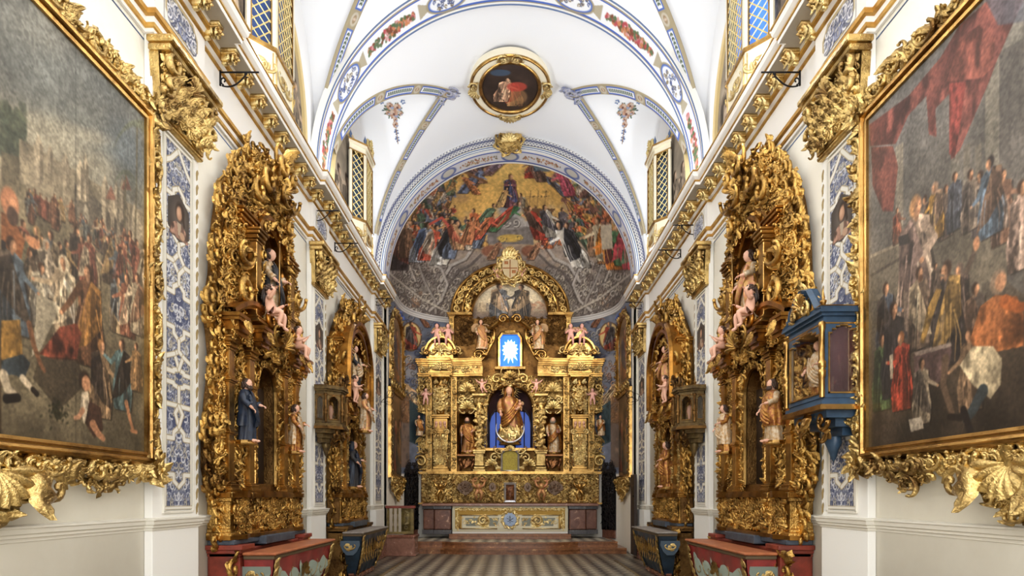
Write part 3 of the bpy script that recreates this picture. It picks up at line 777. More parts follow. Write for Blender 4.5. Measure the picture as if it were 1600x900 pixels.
for s, nm, no in ((-1, 'left', 1), (1, 'right', 2)):
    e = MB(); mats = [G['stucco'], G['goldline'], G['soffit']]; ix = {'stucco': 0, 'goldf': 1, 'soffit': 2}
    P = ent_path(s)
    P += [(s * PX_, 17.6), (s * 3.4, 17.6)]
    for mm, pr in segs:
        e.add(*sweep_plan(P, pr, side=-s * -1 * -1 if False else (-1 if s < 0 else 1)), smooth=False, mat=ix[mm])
    tr = tag(e.build('trim_%d' % no, mats), kind='structure')
    # modillions, each a carved bracket under the soffit
    bm = MB()
    bm.put(box(-.06, .06, 0, .175, -.03, 0)); bm.put(box(-.048, .048, 0, .155, -.055, -.03, .004))
    Vb, Fb = tube([(0, .15, -.075), (0, .175, -.10), (0, .15, -.125), (0, .125, -.10), (0, .145, -.09)], .022, 6)
    for dx in (-.024, .024): bm.add(Vb + np.array([dx, 0, 0]), Fb)
    for j in range(4):
        l = t_leaf(5, 5, .5, 2, .6, .3)
        A = T4((-.03, .03, -.03, .03)[j], .06 + .05 * (j // 2), -.09, .13, rx=-2.3)
        bm.put(l, A)
    bm.put(box(-.04, .04, 0, .10, -.13, -.055, .01)); bm.put(box(-.03, .03, 0, .06, -.17, -.13, .01))
    me = bm.mesh('bracket', G['goldb'])
    ybr = [y for y in np.arange(5.0, 16.1, .43)] + [16.35, 16.8, 17.3]
    for y in ybr:
        inp = any(a - .02 < y < b2 + .02 for a, b2 in PIL)
        o = bpy.data.objects.new('bracket', me); COL.objects.link(o); o.parent = tr
        o.location = (s * ((PX_ if inp else WX) - .14), y, 6.885); o.rotation_euler = (0, 0, PI / 2 * (1 if s > 0 else -1)); o.scale = (1, 1.05, 1)
    # thin blue line on the wall under the architrave
    for k2 in range(3):
        l = MB(); a0 = [Y0, 7.12, 12.05][k2]; a1 = [6.2, 11.15, 16.2][k2]
        l.put(box(min(s * (WX - .004), s * WX), max(s * (WX - .004), s * WX), a0, a1, 6.03, 6.045)); tag(l.build('trim_line', G['blueline']), kind='structure')
    # dado moulding
    d = MB(); prof = [(0, 1.27), (.012, 1.275), (.015, 1.30), (.03, 1.305), (.03, 1.325), (.045, 1.335), (.05, 1.37), (.06, 1.375), (.06, 1.39), (0, 1.40)]
    d.add(*sweep_plan(P[:-1] + [(s * PX_, 17.6)], prof, side=(-1 if s < 0 else 1)), smooth=False)
    tag(d.build('trim_%d' % (no + 2), G['dado']), kind='structure')
    sk = MB(); sk.add(*sweep_plan([(s * WX, Y0), (s * WX, 15.6)], [(0, 0), (.03, 0), (.03, .16), (0, .18)], side=(-1 if s < 0 else 1)), smooth=False)
    tag(sk.build('baseboard_' + nm, G['redmarble']), kind='structure')

# ---- painted scroll panels
def scrollpanel(w, h, kind=0, seed=0):
    BL, WH, GR, TAN = (64, 76, 122), (232, 229, 222), (120, 122, 132), (176, 160, 124)
    c = Cv(w, h, WH); r = np.random.RandomState(seed)
    m_ = w * .07
    def cell(x0, x1, y0, y1, oval=False):
        if oval:
            a_, b_ = (x1 - x0), (y1 - y0)
            for e, cc in ((0, TAN), (w * .035, BL)):
                P = [(x0 + .5 * a_, y0 + e * 1.3), (x0 + .72 * a_ - e * .4, y0 + .10 * b_), (x0 + .72 * a_ - e * .4, y0 + .2 * b_ + e), (x1 - e, y0 + .2 * b_ + e), (x1 - e, y1 - .2 * b_ - e), (x0 + .72 * a_ - e * .4, y1 - .2 * b_ - e), (x0 + .72 * a_ - e * .4, y1 - .1 * b_), (x0 + .5 * a_, y1 - e * 1.3), (x0 + .28 * a_ + e * .4, y1 - .1 * b_), (x0 + .28 * a_ + e * .4, y1 - .2 * b_ - e), (x0 + e, y1 - .2 * b_ - e), (x0 + e, y0 + .2 * b_ + e), (x0 + .28 * a_ + e * .4, y0 + .2 * b_ + e), (x0 + .28 * a_ + e * .4, y0 + .10 * b_)]
                c.poly(P, cc)
        else:
            q = (x1 - x0) * .16
            P = [(x0 + q, y0), (x1 - q, y0), (x1, y0 + q), (x1, y1 - q), (x1 - q, y1), (x0 + q, y1), (x0, y1 - q), (x0, y0 + q)]
            c.poly(P, TAN); k = w * .045; cxm, cym = (x0 + x1) / 2, (y0 + y1) / 2
            c.poly([(cxm + (a - cxm) * (1 - 2 * k / (x1 - x0)), cym + (b_ - cym) * (1 - 2 * k / (y1 - y0))) for a, b_ in P], BL if (kind != 2) else (74, 76, 86))
        n = max(6, int((x1 - x0) * (y1 - y0) / (w * w * .016)))
        for i in range(n):
            cx = r.uniform((x0 + x1) / 2, x1 - w * .09); cy = r.uniform(y0 + w * .12, y1 - w * .12); R = r.uniform(.06, .12) * w
            t = np.linspace(0, 1, 9); a = r.uniform(0, 6.28) + t * 5 * (1 if r.rand() < .5 else -1)
            P = np.stack([cx + R * (1 - t * .7) * np.cos(a), cy + R * (1 - t * .7) * np.sin(a)], -1)
            colr = [(222, 222, 226), (150, 156, 180), (190, 186, 176), (120, 124, 140)][r.randint(4)]
            for fl in (0, 1):
                Q = P.copy()
                if fl: Q[:, 0] = (x0 + x1) - Q[:, 0]
                c.stroke(Q, w * .045, (40, 46, 80), .8, w * .02); c.stroke(Q - w * .008, w * .034, colr, 1, w * .015)
    return c, cell
def pil_canvas(seed):
    w, h = 76, 560
    BL, WH, TAN = (70, 78, 108), (226, 223, 214), (166, 150, 114)
    c = Cv(w, h, BL); r = np.random.RandomState(seed)
    for i in range(480):
        cx = r.uniform(w / 2, w - 5); cy = r.uniform(5, h - 5); R = r.uniform(4, 9); t = np.linspace(0, 1, 9); a = r.uniform(0, 6.28) + t * 5 * (1 if r.rand() < .5 else -1)
        P = np.stack([cx + R * (1 - t * .7) * np.cos(a), cy + R * (1 - t * .7) * np.sin(a)], -1); colr = [(206, 208, 214), (148, 152, 170), (176, 170, 156), (110, 116, 138)][r.randint(4)]
        for f_ in (0, 1):
            Q = P.copy()
            if f_: Q[:, 0] = w - Q[:, 0]
            c.stroke(Q, 3.6, (38, 44, 76), .7, 1.5); c.stroke(Q - .6, 3.2, colr, 1, 1.4)
    def strap(P):
        c.stroke(P, 9, TAN, 1); c.stroke(P, 6.2, WH, 1)
    def both(P): strap(P); strap([(w - x, y) for x, y in P])
    m0 = w / 2
    def cart(y0, y1):
        yq = (y1 - y0) * .2; both([(m0, y0), (m0 - 14, y0 + yq * .5), (m0 - 14, y0 + yq), (5, y0 + yq)]); both([(m0, y1), (m0 - 14, y1 - yq * .5), (m0 - 14, y1 - yq), (5, y1 - yq)])
    cart(66, 152); cart(212, 300); cart(344, 372); cart(432, 524)
    both([(m0, 152), (m0, 166), (m0 - 16, 182), (m0, 198), (m0, 212)]); both([(4, 182), (m0 - 16, 182)]); both([(m0, 300), (m0, 316), (m0 - 12, 322), (m0, 344)]); both([(m0, 372), (m0, 400)]); both([(4, 400), (m0, 400)]); both([(4, 330), (m0 - 12, 322)]); both([(m0, 400), (m0 - 10, 412), (m0, 432)]); both([(m0, 8), (m0 - 20, 30), (4, 40)])
    c.poly([(m0, 74), (m0 + 16, 84), (w - 9, 92), (w - 9, 134), (m0 + 16, 142), (m0, 148), (m0 - 16, 142), (9, 134), (9, 92), (m0 - 16, 84)], (66, 58, 52))
    c.ell(m0 + 2, 112, 20, 26, (92, 82, 74), 1, 0, .6); c.poly([(12, 144), (18, 126), (30, 119), (46, 119), (60, 128), (64, 144)], (140, 108, 92), 1, seed, 5, .4); c.poly([(33, 119), (44, 118), (42, 138), (36, 138)], (176, 160, 138), .9)
    c.ell(m0 + 3, 101, 12, 15, (50, 36, 28), 1, .2, .4); c.ell(m0 + 1, 104, 7.5, 11, (180, 138, 110), 1, .15, .4); c.ell(m0 - 1, 102, 4, 6, (206, 166, 136), .8, 0, .9); c.stroke([(m0 + 9, 96), (m0 + 14, 118)], 6, (54, 40, 32), .9); c.ell(m0 + 9, 136, 7, 6, (180, 146, 120))
    for x in (3, w - 4): c.stroke([(x, 0), (x, h)], 6, TAN, 1); c.stroke([(x, 0), (x, h)], 4, WH, 1)
    for y in (3, h - 4): c.stroke([(0, y), (w, y)], 6, TAN, 1); c.stroke([(0, y), (w, y)], 4, WH, 1)
    return c
def capital_mesh():
    k = MB(); w = .47
    for (z0, z1, p, ww) in ((-.04, 0, .06, w), (.50, .56, .20, w + .06), (.56, .62, .24, w + .09)):
        k.put(box(-ww, ww, -p, .02, z0, z1, .012), smooth=False)
    k.add(*prism([(-w + .03, 0), (w - .03, 0), (w + .03, .5), (-w - .03, .5)], -.07, .02), smooth=False)
    for r_, zz in ((0, .12), (1, .30)):
        for i in range(5):
            x = -.36 + i * .18 + (.0 if r_ == 0 else 0)
            k.put(ACAN, mat_at(x, -.06 - .03 * r_, zz, .21, 0, dz=2.0)); k.put(LF, mat_at(x + .09, -.05 - .03 * r_, zz + .05, .17, 0, dz=2.0))
    for sx in (-1, 1):
        k.put(VO, mat_at(sx * .40, -.10, .42, .26, 0, flip=sx > 0, dz=1.6))
        k.put(C_, mat_at(sx * .22, -.10, .42, .2, 1.2, flip=sx > 0, dz=1.3)); k.put(SH, mat_at(sx * .13, -.08, .2, .2, PI, dz=1.3))
        k.put(VLEAF, mat_at(sx * .45, -.10, .22, .22, 2.6 * sx, flip=sx > 0, dz=1.6))
    k.put(SH, mat_at(0, -.12, .43, .26, 0, dz=1.4)); k.put(RO, mat_at(0, -.16, .54, .16, 0))
    scatter(k, lambda x, z: abs(x) < .48, (0, .48, .03, .48), .08, .13, 90, y=-.09, tmpl=LIGHTSET + [ACAN, VLEAF], seed=5, dz=1.0)
    return k.mesh('capital', G['gold'])
CAPM = capital_mesh()
pc = [pil_canvas(3), pil_canvas(8), pil_canvas(13)]
names = ['nearest the great painting', 'between the two side altars', 'at the end of the nave by the sanctuary']
for s in (-1, 1):
    side = 'left' if s < 0 else 'right'
    for i, (a, b_) in enumerate(PIL):
        ln = b_ - a; yc = (a + b_) / 2
        t = empty('pilaster', (s * (WX - .004), yc, 0), PI / 2 if s < 0 else -PI / 2,
                  ['White wall pilaster with saint portrait panel, beside the %s great painting', 'White wall pilaster with blue scroll panels between the two %s side altars', 'White wall pilaster ending the %s nave wall by the sanctuary steps'][i] % side, 'pilaster', 'painted wall pilasters')
        k = MB(); k.put(box(-ln / 2, ln / 2, -.08, 0, 0, 6.09, .004), smooth=False); k.build('shaft', G['plaster'], t)
        pw = .56 / 2 if i < 2 else .40
        off = (.02 if s < 0 else -.02) if i == 0 else 0.0
        if i == 2: off = .1 * (1 if s < 0 else -1)
        c = pc[i]
        f = flat_canvas('painted_panel', c, -pw + off, pw + off, 1.47, 5.27, -.088, G['tile'], t)
        k = MB(); 
        for x_ in (-pw - .015, pw + .015): k.put(box(x_ + off - .008, x_ + off + .008, -.10, -.08, 1.45, 5.29), smooth=False)
        for z_ in (1.45, 5.29): k.put(box(-pw - .02 + off, pw + .02 + off, -.10, -.08, z_ - .01, z_ + .01), smooth=False)
        k.build('panel_border', G['dado'], t)
        # narrow painted leaf drop on the margins
        k = MB()
        for z_ in np.arange(1.5, 5.2, .16):
            k.put(LFs, mat_at((ln / 2 - .035) * (1 if s < 0 else -1), -.082, z_, .07, 0, sy=.17, dz=.08))
        k.build('leaf_drop', plain('ochre_leaf_paint', (158, 136, 90), .7), t)
        cp = bpy.data.objects.new('capital', CAPM); COL.objects.link(cp); cp.parent = t; cp.location = (0, -.08, 5.36); cp.scale = (ln / .95 if i < 2 else ln / 1.24, 1, 1.1)
        # painted frieze panel above
        cc, cell = scrollpanel(90, 46, 2, 4); cell(2, 88, 2, 44)
        flat_canvas('frieze_panel', cc, -ln / 2 + .12, ln / 2 - .12, 6.33, 6.69, -.136, G['tile'], t)
        if i == 2:
            k = MB(); k.put(box(-ln / 2 - .06 * (s < 0), ln / 2 + .06 * (s > 0), -.22, 0, 0, .5, .01), smooth=False); k.put(box(-ln / 2 - .04 * (s < 0), ln / 2 + .04 * (s > 0), -.19, 0, .5, .56, .01), smooth=False); k.build('plinth', G['redmarble'], t)
            k = MB(); k.put(box(-ln / 2 - .03 * (s < 0), ln / 2 + .03 * (s > 0), -.16, 0, .56, 1.28, .004), smooth=False); k.build('pedestal', G['plaster'], t)

# ---- painted bands on the vault
def band_canvas(w, h, kind, seed=1):
    WH, BL, TAN, GR = (236, 238, 242), (70, 102, 186), (160, 148, 120), (110, 112, 120)
    c = Cv(w, h, TAN); r = np.random.RandomState(seed)
    def seg(x0, x1):
        c.poly([(x0, h * .12), (x1, h * .12), (x1, h * .88), (x0, h * .88)], BL); c.poly([(x0 + h * .12, h * .24), (x1 - h * .12, h * .24), (x1 - h * .12, h * .76), (x0 + h * .12, h * .76)], WH)
    if kind == 'flower':
        c.a[:] = np.array(WH) / 255.
        for (a, b_, col) in ((0, .05, TAN), (.05, .12, BL), (.88, .95, BL), (.95, 1, TAN)): c.a[int(h * a):max(int(h * a) + 1, int(h * b_))] = np.array(col) / 255.
        n = 9; L_ = w / n
        for i in range(n):
            x0 = i * L_; xm = x0 + L_ / 2
            if i % 2 == 0:
                for j in range(170):
                    t = r.uniform(-1, 1); x = xm + t * L_ * .46; y = h / 2 + r.uniform(-1, 1) * h * .22 * (1 - .6 * abs(t))
                    c.ell(x, y, h * .10, h * .07, [(176, 76, 84), (74, 104, 68), (196, 130, 90), (90, 110, 80), (206, 150, 150), (120, 70, 50)][r.randint(6)], .95, r.uniform(0, 3))
            else:
                c.ell(xm, h / 2, L_ * .34, h * .44, TAN, 1, soft=.05); c.ell(xm, h / 2, L_ * .31, h * .38, BL, 1, soft=.05); c.ell(xm, h / 2, L_ * .28, h * .33, WH, 1, soft=.05); c.poly([(xm - L_ * .46, h * .2), (xm - L_ * .30, h * .4), (xm - L_ * .30, h * .6), (xm - L_ * .46, h * .8)], TAN, .8); c.poly([(xm + L_ * .46, h * .2), (xm + L_ * .30, h * .4), (xm + L_ * .30, h * .6), (xm + L_ * .46, h * .8)], TAN, .8)
                for j in range(26):
                    a0 = r.uniform(0, 6.28); x = xm + r.uniform(-.25, .25) * L_; y = h / 2 + r.uniform(-.24, .24) * h; t = np.linspace(0, 1, 7)
                    c.stroke(np.stack([x + h * .08 * (1 - t * .6) * np.cos(a0 + t * 5), y + h * .08 * (1 - t * .6) * np.sin(a0 + t * 5)], -1), h * .045, [(60, 76, 130), (130, 116, 90), (90, 96, 120)][r.randint(3)], 1)
    elif kind == 'leaf':
        n = max(2, int(round(w / h / 7))); L_ = w / n
        for i in range(n):
            seg(i * L_ + h * .8, (i + 1) * L_ - h * .8)
            xm = i * L_
            for x_ in np.arange(i * L_ + h * 1.2, (i + 1) * L_ - h * 1.1, h * .32):
                c.ell(x_, h * .42, h * .17, h * .1, (66, 82, 60), 1, -.6); c.ell(x_, h * .58, h * .17, h * .1, (66, 82, 60), 1, .6)
            for q in (xm, xm + L_): c.ell(q, h / 2, h * .55, h * .4, (190, 182, 166)); c.ell(q, h / 2, h * .36, h * .2, (150, 128, 100)); c.ell(q, h / 2, h * .14, h * .2, (200, 180, 160))
    elif kind == 'scroll':
        c.a[:] = np.array((64, 72, 112)) / 255.
        for i in range(int(w / h * 3.4)):
            x = (i + .5) * h / 3.4; y = h * (.5 + (.18 if i % 2 else -.18)); t = np.linspace(0, 1, 8); d = 1 if i % 2 else -1
            for f in (1, -1):
                c.stroke(np.stack([x + f * h * .26 * (1 - t * .7) * np.cos(t * 5 * d), y + h * .26 * (1 - t * .7) * np.sin(t * 5 * d)], -1), h * .11, (226, 224, 216), 1, h * .05)
            c.stroke([(x - h * .1, h * .1), (x, h * .5), (x + h * .1, h * .9)], h * .07, (150, 144, 130), .8)
        c.a[:max(1, int(h * .06))] = np.array((150, 142, 110)) / 255.; c.a[-max(1, int(h * .06)):] = np.array((150, 142, 110)) / 255.
    elif kind == 'garland':
        c.a[:] = np.array((214, 214, 220)) / 255.
        c.a[:int(h * .12)] = np.array((86, 104, 170)) / 255.; c.a[int(h * .88):] = np.array((86, 104, 170)) / 255.
        n = 6; L_ = w / n
        for i in range(n):
            for q in ((i + .0) * L_, (i + 1) * L_): c.ell(q, h / 2, L_ * .13, h * .38, (96, 110, 160)); c.ell(q, h / 2, L_ * .10, h * .28, (200, 196, 186))
            for j in range(60):
                t = r.uniform(-1, 1); c.ell((i + .5) * L_ + t * L_ * .3, h / 2 + r.uniform(-1, 1) * h * .22 * (1 - .5 * abs(t)), h * .1, h * .07, [(170, 124, 96), (150, 96, 70), (190, 160, 120), (120, 110, 84)][r.randint(4)], .9, r.uniform(0, 3))
    return c
def ribbon(P, W, cv, width, lift, name, mat, parent=None, nrm=None):
    """P (n,3) centre line, W (n,3) across unit vectors, nrm inward normals"""
    n = len(P); h = cv.h
    v = np.linspace(-.5, .5, h)
    G0 = P[:, None, :] + W[:, None, :] * (v * width)[None, :, None] + nrm[:, None, :] * lift
    edge0 = P[:, None, :] + W[:, None, :] * (-.5 * width) - nrm[:, None, :] * .03; edge1 = P[:, None, :] + W[:, None, :] * (.5 * width) - nrm[:, None, :] * .03
    V = np.concatenate([edge0, G0, edge1], 1)
    u = np.linspace(0, 1, n)[:, None] + 0 * v[None]; vv = (v + .5)[None] + 0 * u
    col = sample(cv, u, vv); col = np.concatenate([col[:, :1], col, col[:, -1:]], 1)
    return painted(name, V.reshape(-1, 3), grid_faces(n, h + 2), col, mat, parent)
# arch ribs
def arch(y0, y1, R, zs, n=420, a0=0.0):
    t = np.linspace(a0, PI - a0, n); P = np.stack([-R * np.cos(t), np.full(n, (y0 + y1) / 2), zs + R * np.sin(t)], -1)
    nr = np.stack([np.cos(t), 0 * t, -np.sin(t)], -1); W = np.tile([0, 1.0, 0], (n, 1)); return P, W, nr
def solid_arch(name, y0, y1, R0, R1, zs, mat, down=7.1):
    k = MB(); t = np.linspace(0, PI, 121)
    ring = []
    for (R, y) in ((R1, y0), (R0, y0), (R0, y1), (R1, y1)):
        a = np.stack([-R * np.cos(t), np.full(121, y), zs + R * np.sin(t)], -1)
        a = np.vstack([[-R, y, down], a, [R, y, down]]); ring.append(a)
    V = np.stack(ring, 1); k.add(V.reshape(-1, 3), grid_faces(len(V), 4), smooth=False); return tag(k.build(name, mat), kind='structure')
r1 = solid_arch('trim_5', 11.55, 12.35, 3.5, 3.62, ZS, G['plaster'])
P, W, nr = arch(11.62, 12.28, 3.5, ZS, 900); ribbon(P, W, band_canvas(1100, 40, 'flower', 5), .62, .006, 'painted_garland_band', G['tile'], r1, nr)
for yy in (11.57, 12.33):
    t = np.linspace(0, PI, 100); k = MB(); k.add(*tube(np.stack([-3.495 * np.cos(t), np.full(100, yy), ZS + 3.495 * np.sin(t)], -1), .016, 6)); k.build('rib_edge', G['blueline'], r1)
r2 = solid_arch('trim_6', 6.3, 7.1, 3.5, 3.62, ZS, G['plaster'])
# chancel arch: face with scroll band, soffit with garlands
r3 = solid_arch('trim_7', YA, 17.75, 3.36, 3.75, ZS - .1, G['plaster'])
t = np.linspace(0, PI, 700); n = len(t)
ct, st_ = np.cos(t), np.sin(t)
ribbon(np.stack([-3.59 * ct, np.full(n, YA), ZS - .1 + 3.59 * st_], -1), np.stack([-ct, 0 * t, st_], -1), band_canvas(1300, 18, 'scroll', 2), .26, .012, 'painted_scroll_band', G['tile'], r3, np.tile([0, -1.0, 0], (n, 1)))
for R, w_ in ((3.425, .014), (3.375, .01)):
    k = MB(); k.add(*tube(np.stack([-R * ct, np.full(n, YA - .004), ZS - .1 + R * st_], -1)[::4], w_, 6)); k.build('arch_line', G['blueline'], r3)
P, W, nr = arch(YA + .08, 17.7, 3.36, ZS - .1, 900); ribbon(P, W, band_canvas(1100, 30, 'garland', 5), .55, .006, 'painted_garland_band', G['tile'], r3, nr)
# lunette bands
for c_ in LUN[1:]:
    for sx in (-1, 1):
        for sy in (-1, 1):
            tt = np.linspace(0.0, 2.02, 220); x = xc(tt); th_ = np.arccos(np.clip(x / RV, -1, 1)); 
            P = np.stack([sx * x, c_ + sy * tt, ZS + RV * np.sin(th_)], -1); nr = np.stack([-sx * np.cos(th_), 0 * tt, -np.sin(th_)], -1)
            T_ = np.gradient(P, axis=0); T_ /= np.linalg.norm(T_, axis=1)[:, None]; W = np.cross(T_, nr)
            o = ribbon(P, W, band_canvas(420, 22, 'leaf', 4), .24, .03, 'trim_band', G['tile'], None, nr); tag(o, kind='structure')
        k = MB(); 
        for (dx, dy, s_, r_) in ((0, 0, .42, 0), (.18, .14, .26, 1), (.18, -.14, .26, 2), (-.12, 0, .3, 3)):
            T = merge(VLEAF); A = np.eye(4); 
            A[:3, :3] = np.array([[math.cos(r_), -math.sin(r_), 0], [math.sin(r_), math.cos(r_), 0], [0, 0, -.25]]) * s_
            A[:3, 3] = (sx * (1.42 + dx), c_ + dy, zcyl(1.42 + dx) - .03); k.put(T, A)
        tag(k.build('trim_cartouche', plain('grey_stucco_paint', (186, 184, 190), .7, col2=(120, 130, 170), vscale=12)), kind='structure')

# painted bouquets inside the lunettes
def bouquet(sx, c_):
    w, h = 90, 130; cv = Cv(w, h, (0, 0, 0)); mk = Cv(w, h, (0, 0, 0)); r = np.random.RandomState(3)
    def both(f, *a, **k): getattr(cv, f)(*a, **k); b_ = list(a); 
    def E(x, y, rx, ry, col, rot=0): cv.ell(x, y, rx, ry, col, 1, rot, .1); mk.ell(x, y, rx, ry, (255, 255, 255), 1, rot, .1)
    for j in range(60):
        a = r.uniform(0, 6.28); R = r.uniform(8, 30); E(45 + R * math.cos(a) * 1.1, 42 + R * math.sin(a) * .8, 6, 2.6, [(84, 104, 82), (70, 92, 90), (110, 120, 96)][r.randint(3)], a)
    for (x, y, s_) in ((32, 34, 13), (54, 30, 12), (46, 52, 14), (64, 48, 8), (24, 50, 7), (46, 78, 10), (44, 66, 8)):
        for q in range(7): E(x + s_ * .5 * math.cos(q * .9), y + s_ * .5 * math.sin(q * .9), s_ * .5, s_ * .45, [(186, 150, 128), (170, 128, 104), (196, 176, 160), (140, 150, 180)][q % 4])
        E(x, y, s_ * .3, s_ * .3, (110, 70, 60))
    for (x, y) in ((12, 18), (78, 18), (46, 96), (46, 112)):
        for q in range(5): E(x + 5 * math.cos(q * 1.3), y + 5 * math.sin(q * 1.3), 4, 3, (110, 132, 176))
    cv.stroke([(46, 86), (46, 122)], 3, (140, 110, 80)); mk.stroke([(46, 86), (46, 122)], 3, (255, 255, 255))
    x = np.linspace(-.34, .34, w); y = np.linspace(-.1, .92, h); X, Y_ = np.meshgrid(x, y)
    Yw = c_ + .15 + Y_; Xw = sx * 2.74 + X * sx; Zw = zlun(Yw) - .012
    F = grid_faces(h, w); kk = mk.a[:, :, 0].ravel() > .5; F = F[kk[F].all(1)]
    tag(painted('ceiling_bouquet', np.stack([Xw, Yw, Zw], -1).reshape(-1, 3), F, cv.a, G['tile']),
        'Flower bouquet painted on the vault plaster %s of the oval medallion' % ('left' if sx < 0 else 'right'), 'painted flowers', 'painted flower bouquets on the vault')
bouquet(-1, 14.7); bouquet(1, 14.7)
# ------------------------------------------------------------------ conch fresco
def PXY(cv, box_):
    x0, x1, y0, y1 = box_
    return lambda x, y: ((x - x0) / (x1 - x0) * cv.w, (y - y0) / (y1 - y0) * cv.h)
CB = (590, 1005, 228, 520)
cv = Cv(830, 584, (150, 138, 122)); q = PXY(cv, CB); K = cv.w / (CB[1] - CB[0])
# sky / glory
yy, xx = np.mgrid[0:cv.h, 0:cv.w]; gx = xx / K + CB[0]; gy = yy / K + CB[2]
def sm(a, b, x): t_ = np.clip((x - a) / (b - a), 0, 1); return t_ * t_ * (3 - 2 * t_)
base = np.zeros((cv.h, cv.w, 3)); base[:] = np.array((146, 134, 126)) / 255.
nzv = fnoise(cv.w, cv.h, 60, 3)
g = 1 - sm(60, 135, np.hypot((gx - 797) * .62, (gy - 285) * 1.1) + 22 * nzv)
base = base * (1 - g[..., None]) + np.array((214, 172, 98)) / 255. * g[..., None]
g2 = 1 - sm(0, 60, np.hypot((gx - 797) * .9, gy - 268)); base = base * (1 - .5 * g2[..., None]) + np.array((246, 216, 130)) / 255. * .5 * g2[..., None]
g3 = sm(405, 440, gy + 12 * nzv); base = base * (1 - g3[..., None]) + np.array((122, 116, 112)) / 255. * g3[..., None]
cv.a = base; cv.noise(50, .10, 5); cv.noise(9, .10, 8)
r = np.random.RandomState(12)
# cloud puffs
for i in range(260):
    x = r.uniform(600, 995); y = r.uniform(300, 430); 
    if abs(x - 797) < 60 and y < 330: continue
    X_, Y_ = q(x, y); c_ = [(176, 164, 156), (132, 118, 110), (190, 168, 140), (150, 120, 100)][r.randint(4)]
    cv.ell(X_, Y_, r.uniform(8, 26), r.uniform(5, 14), c_, .35, r.uniform(-.5, .5), .8)
# grisaille architecture, lower part
def scr(x, y, s_, col, d=1, a0=0):
    t_ = np.linspace(0, 1, 14); a = a0 + d * t_ * 7
    X_, Y_ = q(x, y); R = s_ * K * (1 - t_ * .75)
    P_ = np.stack([X_ + R * np.cos(a), Y_ + R * np.sin(a)], -1)
    cv.stroke(P_ + [1.5, 2], s_ * K * .36, (62, 56, 54), .8, s_ * K * .15); cv.stroke(P_, s_ * K * .26, col, 1, s_ * K * .12)
for sx in (-1, 1):
    def QX(x, y): return q(797 + sx * (797 - x), y)
    # plinths
    for (x0, x1, y0, y1, c_) in ((612, 700, 455, 500, (104, 98, 96)), (622, 650, 405, 470, (128, 120, 114)), (668, 712, 410, 425, (170, 164, 158)), (676, 704, 425, 470, (132, 126, 122)), (640, 660, 452, 480, (150, 118, 96))):
        cv.poly([QX(x0, y0), QX(x1, y0 + 3), QX(x1 - 4, y1), QX(x0 + 4, y1)], c_, .85, 1, 9, .18)
    for i in range(520):
        x = r.uniform(606, 760); y = 400 + r.rand() * 110
        if y < 405 + (x - 606) * .10: continue
        s_ = r.uniform(2.5, 7); c_ = [(196, 190, 184), (160, 152, 148), (132, 122, 118), (206, 196, 180), (112, 100, 96)][r.randint(5)]
        scr(797 + sx * (797 - x), y, s_, c_, 1 if r.rand() < .5 else -1, r.uniform(0, 6.28))
    # strong curved pediment scrolls next to the shield
    for (pts, w_, c_) in (([(690, 440), (706, 415), (728, 405), (742, 385), (760, 388), (764, 402)], 7, (178, 172, 168)), ([(700, 448), (716, 424), (736, 414), (752, 398)], 4, (100, 92, 90)), ([(672, 412), (690, 420), (700, 445), (690, 470), (672, 486)], 6, (176, 170, 166)), ([(655, 415), (664, 440), (680, 470), (682, 492)], 5, (150, 144, 140)), ([(612, 430), (660, 468), (700, 488)], 5, (184, 176, 166)), ([(606, 446), (660, 484), (706, 500)], 3, (90, 84, 84)), ([(618, 408), (640, 415), (650, 440)], 5, (190, 182, 174))):
        cv.stroke([QX(*p) for p in pts], w_ * K * .9, (64, 58, 58), .6); cv.stroke([QX(p[0] - 1, p[1] - 1) for p in pts], w_ * K * .6, c_, 1)
# pedestal of the central figure
cv.poly([q(764, 350), q(830, 350), q(834, 382), q(760, 382)], (112, 108, 110), .95, 1, 8, .12); cv.poly([q(760, 346), q(834, 346), q(830, 354), q(764, 354)], (168, 164, 164))
cv.ell(*q(797, 346), 24 * K, 15 * K * .8, (170, 166, 164)); cv.ell(*q(797, 347), 16 * K, 9 * K, (120, 116, 116)); scr(790, 348, 7, (200, 196, 190)); scr(806, 348, 7, (200, 196, 190), -1, 2)
cv.ell(*q(797, 326), 20 * K, 12 * K, (140, 146, 156), 1, 0, .6)
def fg(x, y, h, robe, robe2=None, **kw): X_, Y_ = q(x, y + h * .06); cv.fig(X_, Y_, h * K * 1.22, robe, (206, 160, 124), robe2, **kw)
fg(797, 322, 44, (110, 70, 80), (62, 74, 112), seed=2, arm=[((.8, .66), (.2, .66)), ((-.8, .66), (-.2, .66))], hair=(90, 60, 40))
rb = [(168, 78, 64), (84, 108, 88), (178, 130, 84), (104, 116, 138), (190, 176, 160), (120, 84, 74), (196, 110, 70), (90, 84, 90), (206, 160, 90)]
def crowd(x0, x1, y0, y1, n, h0, h1, lean=.35, seed=0):
    rr = np.random.RandomState(seed)
    P_ = sorted([(rr.uniform(y0, y1), rr.uniform(x0, x1)) for _ in range(n)])
    for (y, x) in P_:
        fg(x, y, rr.uniform(h0, h1), rb[rr.randint(len(rb))], rb[rr.randint(len(rb))] if rr.rand() < .6 else None, lean=rr.uniform(-lean, lean), face=rr.choice([-1, 1]), seed=rr.randint(99),
           arm=[((rr.uniform(-1.5, 1.5), rr.uniform(.5, .8)), (rr.uniform(-2.4, 2.4), rr.uniform(.4, 1.0)))])
